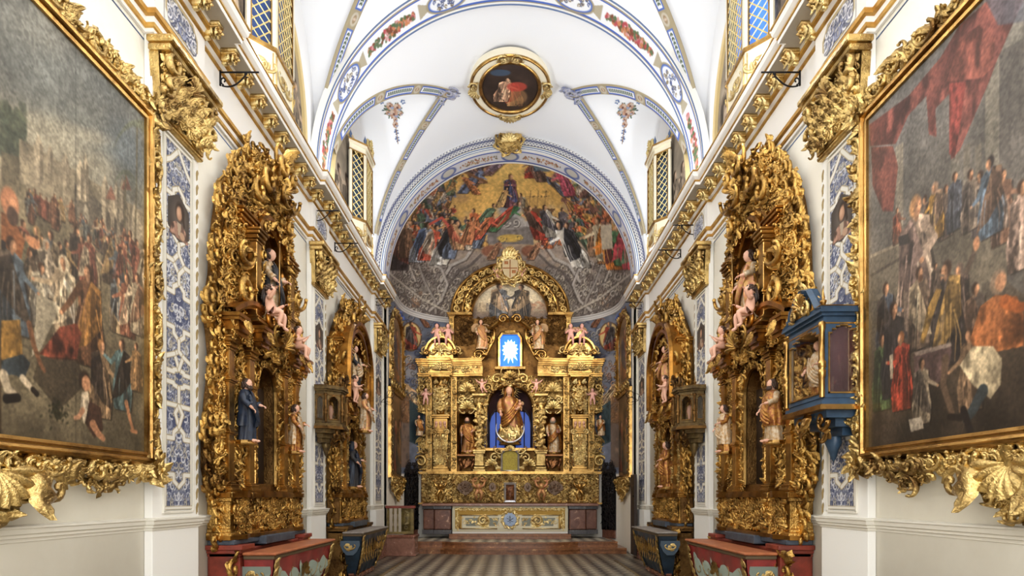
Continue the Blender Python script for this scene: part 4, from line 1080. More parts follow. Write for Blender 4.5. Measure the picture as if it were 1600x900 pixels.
crowd(612, 700, 320, 352, 34, 22, 36, .6, 1); crowd(895, 985, 320, 352, 34, 22, 36, .6, 2); crowd(640, 760, 356, 392, 30, 24, 36, .6, 21); crowd(840, 960, 356, 392, 30, 24, 36, .6, 22); crowd(615, 665, 392, 410, 10, 34, 44, .4, 23); crowd(930, 985, 392, 410, 10, 34, 44, .4, 24)
crowd(640, 705, 275, 310, 10, 24, 34, .9, 13); crowd(885, 945, 275, 310, 10, 24, 34, .9, 14)
# angels carrying things in the upper sky
for (x, y, h, a, b_, ln) in ((735, 290, 40, (128, 92, 84), (110, 104, 128), .5), (748, 284, 40, (150, 110, 90), (96, 78, 80), -.5), (722, 300, 34, (104, 118, 150), None, .7), (760, 272, 34, (120, 90, 84), (140, 120, 140), .9), (745, 302, 26, (188, 120, 80), None, -.6),
                      (826, 276, 34, (166, 62, 52), (90, 70, 60), .3), (846, 282, 36, (110, 84, 74), None, -.4), (868, 282, 36, (150, 120, 100), (170, 92, 110), .5), (890, 304, 38, (190, 80, 100), (206, 96, 120), -.3), (838, 266, 20, (84, 104, 120), None, .2),
                      (780, 322, 26, (190, 150, 100), None, .3), (826, 336, 30, (120, 100, 90), (150, 140, 120), -.3)):
    fg(x, y, h, a, b_, lean=ln, seed=int(x), face=1 if x < 797 else -1)
cv.stroke([q(712, 262), q(760, 285)], 4 * K, (120, 86, 60)); cv.ell(*q(850, 260), 13 * K, 8 * K, (92, 106, 116), 1, .2); cv.ell(*q(846, 257), 8 * K, 5 * K, (150, 160, 166), .8)
# ship
for xx_ in (826, 838, 850): cv.stroke([q(xx_, 330), q(xx_ + 3, 298)], 2.2, (84, 66, 50)); cv.stroke([q(xx_ - 6, 308), q(xx_ + 9, 306)], 1.5, (84, 66, 50)); cv.poly([q(xx_ - 5, 309), q(xx_ + 8, 307), q(xx_ + 6, 322), q(xx_ - 6, 324)], (176, 140, 84), .6)
cv.poly([q(816, 326), q(868, 326), q(858, 338), q(824, 338)], (96, 70, 50))
# wings and green / red draperies beside the pedestal
fg(765, 360, 40, (60, 104, 70), (176, 72, 56), lean=.8, seed=3); fg(742, 372, 34, (196, 90, 70), (200, 120, 80), lean=.6, seed=4); fg(845, 372, 44, (176, 66, 52), (90, 70, 60), lean=-.3, seed=5); fg(862, 368, 42, (176, 170, 160), (84, 80, 90), lean=-.2, seed=6)
# row of standing saints along the lower edge
for (x, y, h, a, b_, ln, hd) in ((612, 415, 54, (168, 84, 72), (196, 120, 90), .1, False), (622, 418, 60, (60, 52, 56), (120, 70, 60), .05, False), (634, 400, 46, (120, 90, 70), None, 0, False), (650, 406, 52, (168, 176, 190), (84, 104, 140), .25, False), (662, 404, 46, (196, 90, 70), (186, 170, 150), .3, False),
                                 (684, 410, 58, (230, 226, 216), (38, 38, 44), .35, True), (700, 402, 40, (104, 116, 140), None, .2, False), (716, 388, 40, (190, 150, 110), (176, 90, 70), -.2, False), (728, 380, 36, (200, 130, 90), None, .2, False),
                                 (892, 398, 44, (44, 42, 48), (80, 76, 84), -.1, False), (908, 414, 60, (232, 228, 220), (36, 36, 42), -.4, True), (930, 398, 44, (150, 120, 96), (120, 90, 70), -.1, False), (946, 404, 56, (214, 200, 170), (220, 130, 50), -.15, False), (960, 418, 52, (218, 130, 60), (110, 60, 60), -.2, False), (972, 412, 54, (70, 110, 76), (190, 70, 84), -.1, False), (984, 418, 50, (170, 66, 76), (74, 110, 84), -.1, False)):
    fg(x, y, h, a, b_, lean=ln, seed=int(x), face=1 if x < 797 else -1, hood=hd)
cv.poly([q(938, 352), q(955, 350), q(957, 388), q(940, 390)], (206, 196, 176)); cv.stroke([q(672, 350), q(690, 340), q(700, 352)], 8, (196, 90, 80)); 
for x_ in (766, 828): cv.ell(*q(x_, 392), 14 * K, 9 * K, (140, 92, 72)); fg(x_, 404, 26, (180, 130, 100), None, lean=.4, seed=x_)
cv.ell(*q(797, 372), 20 * K, 6 * K, (206, 170, 80), .9); scr(784, 372, 6, (222, 190, 100)); scr(810, 372, 6, (222, 190, 100), -1)
cv.noise(5, .10, 31, 1.0, 2); cv.a = cv.a * .92 + np.array((150, 130, 112)) / 255. * .08
CONCH = cv

e_ = np.linspace(0, 1, 150) ** 1.0 * (PI / 2)
ZC = 7.5; H = 3.5
# barrel part keeps its plan straight; dome part scales the plan towards the centre
pxs, pys = px, py
E, J = np.meshgrid(e_, np.arange(NA), indexing='ij')
Xc = pxs[None, :] * np.cos(E); 
Yc = np.where(pys[None, :] <= 19.0, pys[None, :], 19.0 + (pys[None, :] - 19.0) * np.cos(E)); Zc = ZC + H * .985 * np.sin(E)
V = np.stack([Xc, Yc, Zc], -1).reshape(-1, 3)
PXs, PYs = proj(V)
col = sample(CONCH, np.clip((PXs - CB[0]) / (CB[1] - CB[0]), 0, 1), np.clip((PYs - CB[2]) / (CB[3] - CB[2]), 0, 1))
painted('ceiling_apse', V, grid_faces(len(e_), NA), col, G['fresco'])['kind'] = 'structure'

# lower apse wall
WB = (600, 994, 470, 850)
cv = Cv(788, 760, (104, 110, 128)); q = PXY(cv, WB); K = cv.w / (WB[1] - WB[0]); cv.noise(20, .15, 4)
r = np.random.RandomState(5)
for sx in (-1, 1):
    def mx_(x): return 797 + sx * (797 - x)
    for i in range(150):
        x = mx_(r.uniform(600, 700)); y = r.uniform(480, 640); scr(x, y, r.uniform(3, 7), [(146, 150, 164), (176, 172, 166), (84, 92, 124), (60, 70, 110), (122, 120, 128)][r.randint(5)], r.choice([-1, 1]), r.uniform(0, 6))
    def QX(x, y): return q(mx_(x), y)
    cv.ell(*QX(642, 526), 17 * K, 23 * K, (96, 70, 50), 1, 0, .06); cv.ell(*QX(642, 526), 15 * K, 21 * K, (204, 178, 124), 1, 0, .06)
    X_, Y_ = QX(642, 546); cv.fig(X_, Y_, 44 * K, (150, 72, 56), (190, 140, 100), (90, 84, 84), seed=4, beard=(sx < 0), face=-sx, hood=(sx > 0))
    for (x, y, h, a) in ((630, 500, 22, (84, 104, 170)), (668, 512, 24, (120, 80, 60)), (640, 660, 60, (170, 130, 100)), (655, 640, 50, (206, 170, 130))):
        X_, Y_ = QX(x, y); cv.fig(X_, Y_, h * K, a, (206, 156, 126), None, lean=.5 * sx, seed=x)
    cv.ell(*QX(640, 572), 14 * K, 18 * K, (150, 150, 158), .9)
    for i in range(60): scr(mx_(r.uniform(625, 665)), r.uniform(560, 660), r.uniform(3, 6), [(190, 150, 120), (160, 110, 84), (130, 126, 130), (206, 180, 150)][r.randint(4)], 1, r.uniform(0, 6))
    cv.poly([QX(640, 625), QX(662, 640), QX(662, 700), QX(640, 690)], (52, 68, 74), .95, 1, 8, .25)
    cv.poly([QX(600, 600), QX(640, 620), QX(640, 730), QX(600, 730)], (120, 88, 60), .6, 1, 8, .25)
    cv.stroke([QX(625, 476), QX(660, 488), QX(700, 500)], 5, (206, 206, 212)); 
m0 = sm(738, 742, (np.mgrid[0:cv.h, 0:cv.w][0] / K + WB[2])); cv.a = cv.a * (1 - m0[..., None]) + np.array((228, 224, 214)) / 255. * m0[..., None]
zz = np.linspace(0, ZC + .02, 330); Zw, J = np.meshgrid(zz, np.arange(NA), indexing='ij')
V = np.stack([np.broadcast_to(px, Zw.shape), np.broadcast_to(py, Zw.shape), Zw], -1).reshape(-1, 3); PXs, PYs = proj(V)
col = sample(cv, np.clip((PXs - WB[0]) / (WB[1] - WB[0]), 0, 1), np.clip((PYs - WB[2]) / (WB[3] - WB[2]), 0, 1))
white = (np.abs(V[:, 1]) < 17.9)
col[white] = np.array((232, 229, 220)) / 255.
painted('wall_apse', V, grid_faces(len(zz), NA), col, G['fresco'])['kind'] = 'structure'
# apse cornice
k = MB(); pp = list(zip(px[::4], py[::4]))
k.add(*sweep_plan(pp, [(0, ZC - .16), (.03, ZC - .15), (.03, ZC - .11), (.05, ZC - .10), (.06, ZC - .05), (.10, ZC - .03), (.10, ZC), (0, ZC + .02)], side=-1), smooth=False)
tag(k.build('trim_8', plain('pale_grey_moulding', (196, 194, 196), .7)), kind='structure')
# filler walls between nave wall end and sanctuary wall
for s in (-1, 1):
    k = MB(); k.put(box(min(s * 3.4, s * 3.9), max(s * 3.4, s * 3.9), 17.25, 17.6, 0, 7.12)); tag(k.build('wall_' + ('left' if s < 0 else 'right') + '_return', G['wall']), kind='structure')
# ------------------------------------------------------------------ the two great canvases
def big_frame(root, W2, z0, z1, seed=1, far=1):
    """canvas spans x -W2..W2; carved frame in parts"""
    path = [(-W2, z0), (W2, z0), (W2, z1), (-W2, z1)]
    k = MB(); 
    for pr in ([(0, .14), (.0, .175), (.025, .18), (.03, .165), (.045, .165)], [(.045, .165), (.055, .20), (.075, .205), (.085, .19), (.10, .19), (.11, .15), (.12, .0)]):
        V, F = sweep_xz(path, pr, 0, closed=True, side=-1); k.add(V, F, smooth=False)
    k.build('inner_moulding', G['goldf'], root)
    def strip(nm, pts, step, s_, sd, extra):
        k = MB()
        along(k, pts, step, s_, y=-.10, tmpl=[VLEAF, RINC, ACAN, SRIN], seed=sd, dz=.9, jit=.12)
        along(k, pts, step * .62, s_ * .5, y=-.15, tmpl=[C_, LF2, RO, VO, LF], seed=sd + 1, dz=.9, jit=.3)
        for e in extra: e(k)
        k.build(nm, G['gold'], root)
    o = .20
    def top(k):
        rr = np.random.RandomState(seed)
        scatter(k, lambda x, z: z1 + .12 < z < z1 + .24 + .10 * math.cos(x / W2 * PI * 2.5) + .20 * math.exp(-(x / .45) ** 2), (0, W2 + .1, z1 + .1, z1 + .6), .10, .20, 170, y=-.08, seed=seed + 3, dz=.9)
        k.put(SH, mat_at(0, -.12, z1 + .36, .42, 0, dz=.8))
    def bot(k):
        scatter(k, lambda x, z: z0 - .13 > z > z0 - .26 - .09 * math.cos(x / W2 * PI * 3) - .24 * math.exp(-(x / .38) ** 2) - .03, (0, W2 + .1, z0 - .6, z0 - .1), .10, .22, 190, y=-.08, seed=seed + 5, dz=.95)
        k.put(SH, mat_at(0, -.14, z0 - .30, .44, PI, dz=.8))
        for sx in (-1, 1): k.put(LF2, mat_at(sx * .3, -.14, z0 - .42, .42, sx * 2.0, flip=sx < 0)); k.put(VO, mat_at(sx * .52, -.12, z0 - .36, .3, 0, flip=sx < 0))
    strip('top_cresting', [(-W2 - .1, z1 + o), (W2 + .1, z1 + o)], .17, .24, seed, [top])
    strip('bottom_cresting', [(-W2 - .1, z0 - o), (W2 + .1, z0 - o)], .17, .24, seed + 10, [bot])
    for sx in (-1, 1):
        strip('side_carving', [(sx * (W2 + .16), z0 - .1), (sx * (W2 + .16), z1 + .1)], .14, .27, seed + 20 + sx, [])
        for zz in (z0 - .16, z1 + .16):
            k = MB(); 
            for j in range(6): a = j / 6 * 2 * PI; k.put(LF2, mat_at(sx * (W2 + .16) + .09 * math.cos(a), -.13, zz + .09 * math.sin(a), .24, a - PI / 2))
            k.put(RO, mat_at(sx * (W2 + .16), -.22, zz, .2, 0)); k.build('corner_carving', G['gold'], root)
def canvas_helper(cvs, side, X, yc, W2, z0, z1):
    def q(px_, y_):
        d = X / (abs(VX - px_) / 1000.); u = (d - (yc - W2)) / (2 * W2); u = u if side < 0 else 1 - u
        v = (z1 - (CH + (VY - y_) * d / 1000.)) / (z1 - z0); return u * cvs.w, v * cvs.h
    def s(px_): return (X / (abs(VX - px_) / 1000.)) / 1000. * cvs.h / (z1 - z0)
    return q, s
def mk_fig(cvs, q, s):
    def f(x, y, h, robe, robe2=None, skin=(196, 150, 116), **kw): X_, Y_ = q(x, y); cvs.fig(X_, Y_, h * s(x), robe, skin, robe2, **kw)
    return f
# left canvas
W2 = 1.72; zA, zB = 2.02, 5.12; X0 = 3.40
cl = Cv(600, 540, (90, 90, 84)); q, s_ = canvas_helper(cl, -1, X0, 4.22, W2, zA, zB)
cl.vgrad([(0, (112, 120, 124)), (.18, (118, 126, 126)), (.38, (146, 144, 130)), (.5, (120, 110, 90)), (.75, (88, 72, 52)), (1, (58, 46, 34))])
v = fnoise(cl.w, cl.h, 120, 4, 1.8); cl.a *= (1 + .20 * v * np.linspace(1, .4, cl.h)[:, None])[..., None]
def P(*pts): return [q(*p) for p in pts]
for (x, y, rx, ry, c_, a_) in ((60, 45, 34, 30, (146, 152, 150), .5), (150, 215, 26, 10, (166, 166, 154), .6), (60, 200, 60, 20, (170, 168, 152), .55), (110, 250, 60, 22, (150, 146, 130), .5), (200, 235, 26, 40, (96, 116, 136), .5), (20, 120, 50, 34, (84, 92, 96), .5), (110, 120, 60, 26, (120, 130, 134), .5), (180, 140, 30, 22, (88, 98, 104), .4)):
    X_, Y_ = q(x, y); k_ = s_(x); cl.ell(X_, Y_, rx * k_ * 2.0, ry * k_, c_, a_, -.4, 1.0)
# tree at upper left
r = np.random.RandomState(4)
for i in range(160): X_, Y_ = q(r.uniform(0, 36), r.uniform(165, 245)); cl.ell(X_, Y_, r.uniform(3, 12), r.uniform(3, 7), [(62, 72, 62), (50, 58, 50), (84, 92, 76)][r.randint(3)], .5, r.rand() * 3)
# hillside and city walls
cl.poly(P((0, 235), (45, 250), (110, 300), (180, 370), (224, 400), (224, 712), (0, 690)), (112, 106, 88), .9, 3, 30, .2)
cl.poly(P((28, 215), (110, 262), (222, 330), (224, 410), (130, 360), (30, 285)), (132, 126, 110), 1, 2, 16, .22)
cl.poly(P((115, 285), (160, 320), (160, 400), (115, 350)), (92, 88, 80), .9, 3, 12, .25)
cl.poly(P((160, 315), (214, 350), (214, 415), (160, 385)), (142, 134, 118), .9, 1, 9, .22)
for (x, y, w_, h_) in ((52, 225, 14, 60), (118, 262, 12, 50), (128, 255, 9, 60), (158, 285, 10, 50), (176, 295, 9, 50), (186, 290, 8, 60), (72, 235, 10, 40), (95, 250, 12, 40), (205, 330, 7, 60)):
    cl.poly(P((x, y), (x + w_ / 2, y - h_ * .28), (x + w_, y + 4), (x + w_, y + h_), (x, y + h_)), (160, 152, 134), .9, x, 8, .2); cl.poly(P((x + w_ * .6, y - 3), (x + w_, y + 4), (x + w_, y + h_), (x + w_ * .6, y + h_)), (78, 74, 66), .6)
for (x, y) in ((133, 335), (178, 352), (168, 345), (190, 356)): X_, Y_ = q(x, y); cl.ell(X_, Y_, 6, 14, (160, 156, 140) if x == 133 else (64, 60, 54), .8)
for x in (160, 176, 200): cl.stroke(P((x, 320), (x, 400)), 3, (150, 142, 122), .8)
for (x, y) in ((196, 285), (172, 300)): cl.poly(P((x - 8, y + 10), (x, y - 12), (x + 8, y + 12)), (116, 76, 64), .8)
# palms
for (x, y0, y1, R) in ((213, 195, 400, 48), (195, 270, 400, 24)):
    cl.stroke(P((x - 4, y1), (x - 1, (y0 + y1) / 2), (x, y0)), 4, (96, 92, 74), .9)
    for a in np.linspace(-2.9, .5, 12):
        t = np.linspace(0, 1, 7); pts = [q(x + R * .8 * t_ * math.cos(a), y0 + R * (t_ * math.sin(a) * .8 + .9 * t_ * t_)) for t_ in t]; cl.stroke(pts, 4.5, (98, 108, 96), .7, 1.2)
f = mk_fig(cl, q, s_)
cols = [(128, 96, 76), (104, 76, 60), (88, 92, 90), (150, 136, 112), (70, 62, 54), (116, 74, 60), (134, 114, 80), (78, 86, 94), (168, 156, 134)]
def crowdL(x0, x1, ya, yb, n, h0, h1, sd):
    rr = np.random.RandomState(sd); L_ = sorted([(rr.uniform(0, 1), rr.uniform(x0, x1)) for _ in range(n)])
    for (t, x) in L_:
        y = ya + (yb - ya) * t + (x - x0) * .25; f(x, y, rr.uniform(h0, h1), cols[rr.randint(9)], cols[rr.randint(9)] if rr.rand() < .5 else None, seed=rr.randint(99), face=rr.choice([-1, 1]), lean=rr.uniform(-.12, .12), hood=rr.rand() < .2)
crowdL(40, 130, 325, 350, 14, 30, 44, 2); crowdL(110, 200, 365, 392, 22, 30, 48, 3); crowdL(165, 222, 420, 446, 9, 56, 78, 6); crowdL(16, 150, 410, 440, 14, 66, 88, 5)
cl.blur(1); cl.noise(30, .08, 77)
f(182, 520, 92, (150, 132, 104), (96, 104, 110), seed=31); f(198, 526, 100, (126, 84, 66), (176, 160, 136), seed=32, face=-1); f(214, 522, 96, (168, 156, 134), (130, 100, 80), seed=33, face=-1)
f(44, 470, 84, (92, 80, 68), (130, 116, 96), seed=41, face=1); f(70, 462, 90, (156, 146, 130), None, seed=42, hood=True)
# brown horse neck and old rider at the left
cl.poly(P((0, 330), (18, 340), (36, 372), (44, 388), (34, 420), (20, 470), (0, 480)), (120, 78, 50), 1, 1, 40, .25); cl.poly(P((0, 372), (8, 378), (10, 410), (0, 420)), (40, 36, 36), 1)
X_, Y_ = q(14, 316); cl.ell(X_, Y_, 14, 18, (160, 112, 84)); cl.ell(X_ + 4, Y_ + 14, 9, 11, (70, 54, 46)); cl.ell(X_ + 5, Y_ - 3, 6, 5, (188, 140, 108)); cl.ell(*q(50, 378), 12, 7, (190, 136, 100))
cl.stroke(P((40, 380), (28, 440), (5, 470)), 6, (84, 92, 78), .8)
# foreground groups
f(58, 510, 104, (150, 146, 134), (186, 180, 160), seed=3, lean=.05); f(100, 530, 132, (160, 146, 124), (206, 194, 168), seed=5, hood=True, face=-1, arm=[((-1.2, .6), (-2.6, .55))])
cl.poly(P((56, 440), (66, 462), (84, 470), (92, 480), (62, 545), (48, 556), (54, 500)), (196, 190, 170), 1, 2, 14, .3)
f(138, 572, 160, (92, 66, 48), (158, 116, 62), seed=2, face=-1, arm=[((-1.4, .55), (-2.0, .42))]); cl.poly(P((92, 510), (118, 504), (126, 520), (118, 562), (80, 560), (60, 552)), (112, 58, 44), 1, 2, 9, .45)
cl.poly(P((60, 555), (120, 560), (132, 600), (90, 640), (50, 590)), (40, 34, 28), .6)
# man in blue and ochre stepping, white stockings
f(22, 520, 150, (84, 98, 112), (70, 62, 54), seed=8, lean=-.05); cl.poly(P((0, 500), (30, 498), (34, 552), (14, 560), (0, 566)), (152, 118, 62), 1, 4, 7, .4)
cl.poly(P((0, 562), (34, 552), (46, 566), (36, 592), (20, 584), (0, 584)), (58, 70, 80), 1, 2, 8, .4)
cl.stroke(P((4, 585), (10, 606), (22, 616)), 14, (190, 180, 160), 1, 9); cl.stroke(P((34, 590), (46, 604), (52, 612)), 10, (196, 186, 166), 1, 7); cl.stroke(P((8, 622), (26, 620)), 11, (22, 18, 16)); cl.stroke(P((50, 608), (56, 614)), 8, (30, 24, 20))
cl.stroke(P((44, 505), (52, 540), (62, 568), (68, 578)), 9, (116, 82, 60), 1, 6)
# three boys
f(156, 652, 124, (150, 126, 98), (60, 52, 46), seed=4, face=1, hair=(150, 110, 70)); f(190, 640, 112, (92, 120, 126), (44, 38, 34), seed=6, face=-1, arm=[((-1.3, .62), (-2.2, .70))]); f(212, 610, 76, (150, 120, 84), None, seed=9, face=-1)
cl.stroke(P((196, 628), (202, 655), (207, 672)), 9, (180, 130, 96), 1, 6); cl.stroke(P((204, 672), (212, 674)), 6, (180, 130, 96))
cl.poly(P((126, 612), (136, 608), (140, 640), (130, 662), (124, 640)), (206, 196, 176), 1, 3, 9, .25); X_, Y_ = q(131, 594); cl.ell(X_, Y_, 12, 14, (48, 36, 28)); cl.ell(X_ + 3, Y_ + 3, 9, 11, (200, 150, 116)); cl.stroke(P((128, 640), (122, 650), (116, 652)), 9, (196, 150, 120), 1, 6)
cl.poly(P((138, 625), (156, 636), (160, 670), (146, 684), (132, 660)), (70, 50, 42), 1, 2, 10, .3); cl.stroke(P((144, 662), (152, 676), (160, 684)), 14, (190, 140, 108), 1, 9)
for i in range(60): X_, Y_ = q(88 + r.normal(0, 9), 642 + r.normal(0, 9)); cl.ell(X_, Y_, 3.5, 2, (38, 40, 28), .8, r.rand() * 3)
cl.blur(2); cl.noise(4, .16, 40, 1.0, 2); cl.noise(24, .07, 44); cl.noise(60, .10, 41); cl.a = (cl.a * .90 + np.array((90, 76, 56)) / 255. * .10) * np.array((1.06, 1.0, .93))
yy_ = np.linspace(0, 1, cl.h)[:, None, None]; cl.a *= 1 - .22 * np.clip(yy_ - .55, 0, 1) * 2
cl.a *= (1 - .12 * (np.abs(np.mgrid[0:cl.h, 0:cl.w][1] - q(117, 400)[0]) < 1.2))[..., None]
# right canvas
cr_ = Cv(600, 540, (84, 80, 76)); W2 = 1.72; zA2, zB2 = 2.07, 5.17; YR = 6.06 - W2
q, s_ = canvas_helper(cr_, 1, X0, YR, W2, zA2, zB2)
def P(*pts): return [q(*p) for p in pts]
cr_.vgrad([(0, (108, 112, 116)), (.4, (100, 100, 98)), (.62, (86, 84, 78)), (.8, (70, 62, 52)), (1, (48, 42, 36))]); cr_.noise(110, .22, 6, .5)
# architecture
for (x0, x1, c_) in ((1400, 1412, (130, 128, 118)), (1540, 1562, (132, 132, 124)), (1562, 1600, (88, 88, 88)), (1486, 1500, (110, 110, 104)), (1506, 1516, (116, 114, 106)), (1524, 1534, (120, 118, 110))):
    cr_.poly(P((x0, 60 if x0 > 1530 else 230), (x1, 40 if x0 > 1530 else 222), (x1, 460), (x0, 430)), c_, .85, x0, 14, .10)
cr_.poly(P((1536, 50), (1600, 5), (1600, 60), (1536, 95)), (128, 130, 126), .9)
cr_.poly(P((1362, 400), (1420, 372), (1500, 330), (1600, 300), (1600, 420), (1480, 460), (1362, 470)), (98, 94, 84), .85, 1, 30, .1)
cr_.stroke(P((1362, 400), (1410, 378), (1470, 350), (1540, 332)), 5, (150, 144, 128), .8); cr_.stroke(P((1362, 430), (1410, 402), (1440, 392)), 5, (60, 56, 50), .8)
# red curtain
cr_.poly(P((1359, 195), (1420, 150), (1470, 90), (1500, 40), (1545, 0), (1600, 0), (1560, 90), (1545, 130), (1500, 235), (1486, 250), (1490, 140), (1462, 170), (1464, 214), (1452, 210), (1448, 150), (1420, 180), (1400, 225), (1360, 228)), (110, 66, 62), 1, 2, 16, .38, .6)
cr_.poly(P((1480, 128), (1500, 60), (1530, 40), (1555, 60), (1552, 105), (1535, 122)), (128, 76, 68), .95, 3, 12, .35, .3); cr_.poly(P((1484, 130), (1510, 128), (1500, 200), (1492, 248), (1484, 240)), (126, 60, 56), 1, 2, 9, .3)
cr_.poly(P((1362, 230), (1396, 228), (1404, 260), (1396, 330), (1380, 330), (1364, 290)), (108, 62, 56), .9, 4, 12, .3); cr_.poly(P((1540, 0), (1600, 0), (1600, 34), (1560, 40)), (84, 90, 106), .8)
f = mk_fig(cr_, q, s_)
f(1402, 380, 56, (110, 80, 66), (150, 90, 70), seed=2); f(1446, 384, 80, (90, 84, 80), (120, 96, 80), seed=11, face=-1); f(1478, 372, 84, (104, 92, 84), None, seed=12); f(1532, 366, 100, (76, 72, 74), None, seed=13, face=-1); f(1566, 380, 116, (104, 80, 66), (120, 110, 104), seed=14); f(1462, 375, 92, (176, 138, 66), (150, 128, 110), seed=3, hood=True, face=-1); f(1492, 360, 92, (70, 76, 88), None, seed=5, face=1); f(1516, 360, 96, (130, 120, 110), (90, 84, 80), seed=4, beard=True, face=1); f(1548, 368, 126, (84, 104, 126), (96, 76, 62), seed=7, face=-1, hair=(40, 34, 34), arm=[((-1.1, .55), (-1.7, .5))])
f(1596, 420, 140, (170, 150, 140), None, seed=6)
f(1430, 520, 216, (166, 150, 136), (120, 104, 100), seed=8, face=1, hair=(170, 130, 90), arm=[((1.1, .6), (.4, .5))]); cr_.poly(P((1404, 370), (1420, 364), (1422, 380), (1406, 384)), (40, 38, 38))
f(1384, 560, 120, (74, 84, 100), (60, 56, 54), seed=3); f(1378, 640, 120, (70, 92, 60), None, seed=4); f(1396, 620, 150, (50, 48, 50), None, seed=9)
cr_.stroke(P((1476, 470), (1500, 450), (1516, 410), (1526, 385)), 13, (84, 74, 66), 1, 8); cr_.ell(*q(1526, 380), 6, 9, (190, 140, 106))
f(1470, 540, 120, (90, 78, 70), (104, 96, 88), seed=21); f(1500, 520, 110, (96, 84, 78), None, seed=22, face=-1, hood=True); f(1448, 560, 110, (84, 76, 72), None, seed=23); f(1524, 560, 120, (80, 74, 70), (110, 90, 76), seed=24); f(1436, 545, 130, (110, 96, 84), (176, 164, 140), seed=7, beard=True, face=1); f(1480, 570, 165, (60, 56, 56), (146, 120, 70), seed=5, face=-1, arm=[((-1.2, .5), (-1.6, .38))]); f(1462, 470, 60, (90, 80, 72), None, seed=1)
cr_.poly(P((1450, 480), (1464, 450), (1472, 452), (1456, 500), (1444, 536), (1438, 534)), (156, 126, 66), .9, 2, 7, .3)
f(1409, 640, 124, (158, 64, 48), None, seed=2, face=-1, hair=(130, 84, 50), arm=[((-.6, .62), (-1.6, .66))]); cr_.poly(P((1390, 555), (1396, 552), (1396, 590), (1392, 592)), (196, 186, 166))
cr_.poly(P((1428, 550), (1485, 534), (1488, 548), (1478, 596), (1446, 598), (1430, 590)), (104, 84, 84), 1, 3, 16, .25)
cr_.poly(P((1428, 550), (1486, 534), (1488, 540), (1432, 556)), (158, 148, 140), .8)
f(1516, 640, 130, (120, 100, 80), None, seed=6, face=-1); cr_.stroke(P((1478, 560), (1474, 600), (1488, 645)), 14, (96, 80, 66), 1, 10); cr_.stroke(P((1484, 650), (1502, 652)), 9, (28, 24, 22))
# kneeling man in orange with cream cloth
cr_.poly(P((1516, 530), (1532, 478), (1556, 460), (1590, 462), (1600, 490), (1600, 540), (1560, 548), (1524, 548)), (146, 92, 56), 1, 2, 11, .42, .5); cr_.poly(P((1500, 570), (1520, 540), (1552, 540), (1566, 560), (1564, 600), (1548, 622), (1520, 600)), (190, 180, 152), 1, 2, 9, .4, .5)
X_, Y_ = q(1560, 440); cr_.ell(X_, Y_, 13, 15, (140, 124, 108)); cr_.ell(X_ + 4, Y_ + 1, 9, 11, (190, 144, 112)); cr_.stroke(P((1570, 470), (1592, 480), (1600, 478)), 16, (150, 84, 44), 1, 10)
cr_.stroke(P((1536, 610), (1520, 640), (1510, 655)), 18, (52, 62, 68), 1, 12); cr_.stroke(P((1506, 640), (1516, 672)), 12, (26, 22, 22))
f(1440, 662, 104, (150, 140, 122), (90, 84, 78), seed=7, face=1, hair=(44, 36, 32)); cr_.poly(P((1420, 655), (1440, 650), (1444, 668), (1424, 674)), (196, 190, 176), 1, 3, 6, .2)
for i in range(7): cr_.stroke(P((1420 + i * 26, 700), (1405 + i * 34, 660)), 1.4, (96, 84, 70), .5)
cr_.blur(2); cr_.noise(4, .16, 42, 1.0, 2); cr_.noise(24, .08, 45); cr_.noise(60, .16, 43); cr_.a = (cr_.a * .88 + np.array((96, 84, 70)) / 255. * .12) * np.array((1.06, 1.0, .94))
cr_.a *= 1 - .22 * np.clip(yy_ - .6, 0, 1) * 2

for (side, cvs, yc, z0, z1, lab) in ((-1, cl, 4.22, zA, zB, 'Huge gilt-framed crowd painting with walled city and palm trees, on the left wall'), (1, cr_, YR, zA2, zB2, 'Huge gilt-framed painting with red curtain, columns and orange-jacketed kneeling man')):
    t = empty('framed_painting', (side * (WX - .004), yc, 0), PI / 2 if side < 0 else -PI / 2, lab, 'painting', 'the two great gilt-framed canvases')
    flat_canvas('canvas', cvs, -1.72, 1.72, z0, z1, -.15, G['paint'], t)
    k = MB(); k.put(box(-1.86, 1.86, -.12, -.0, z0 - .14, z1 + .14)); k.build('backing', G['goldd'], t)
    big_frame(t, 1.72, z0, z1, 3 if side < 0 else 9)
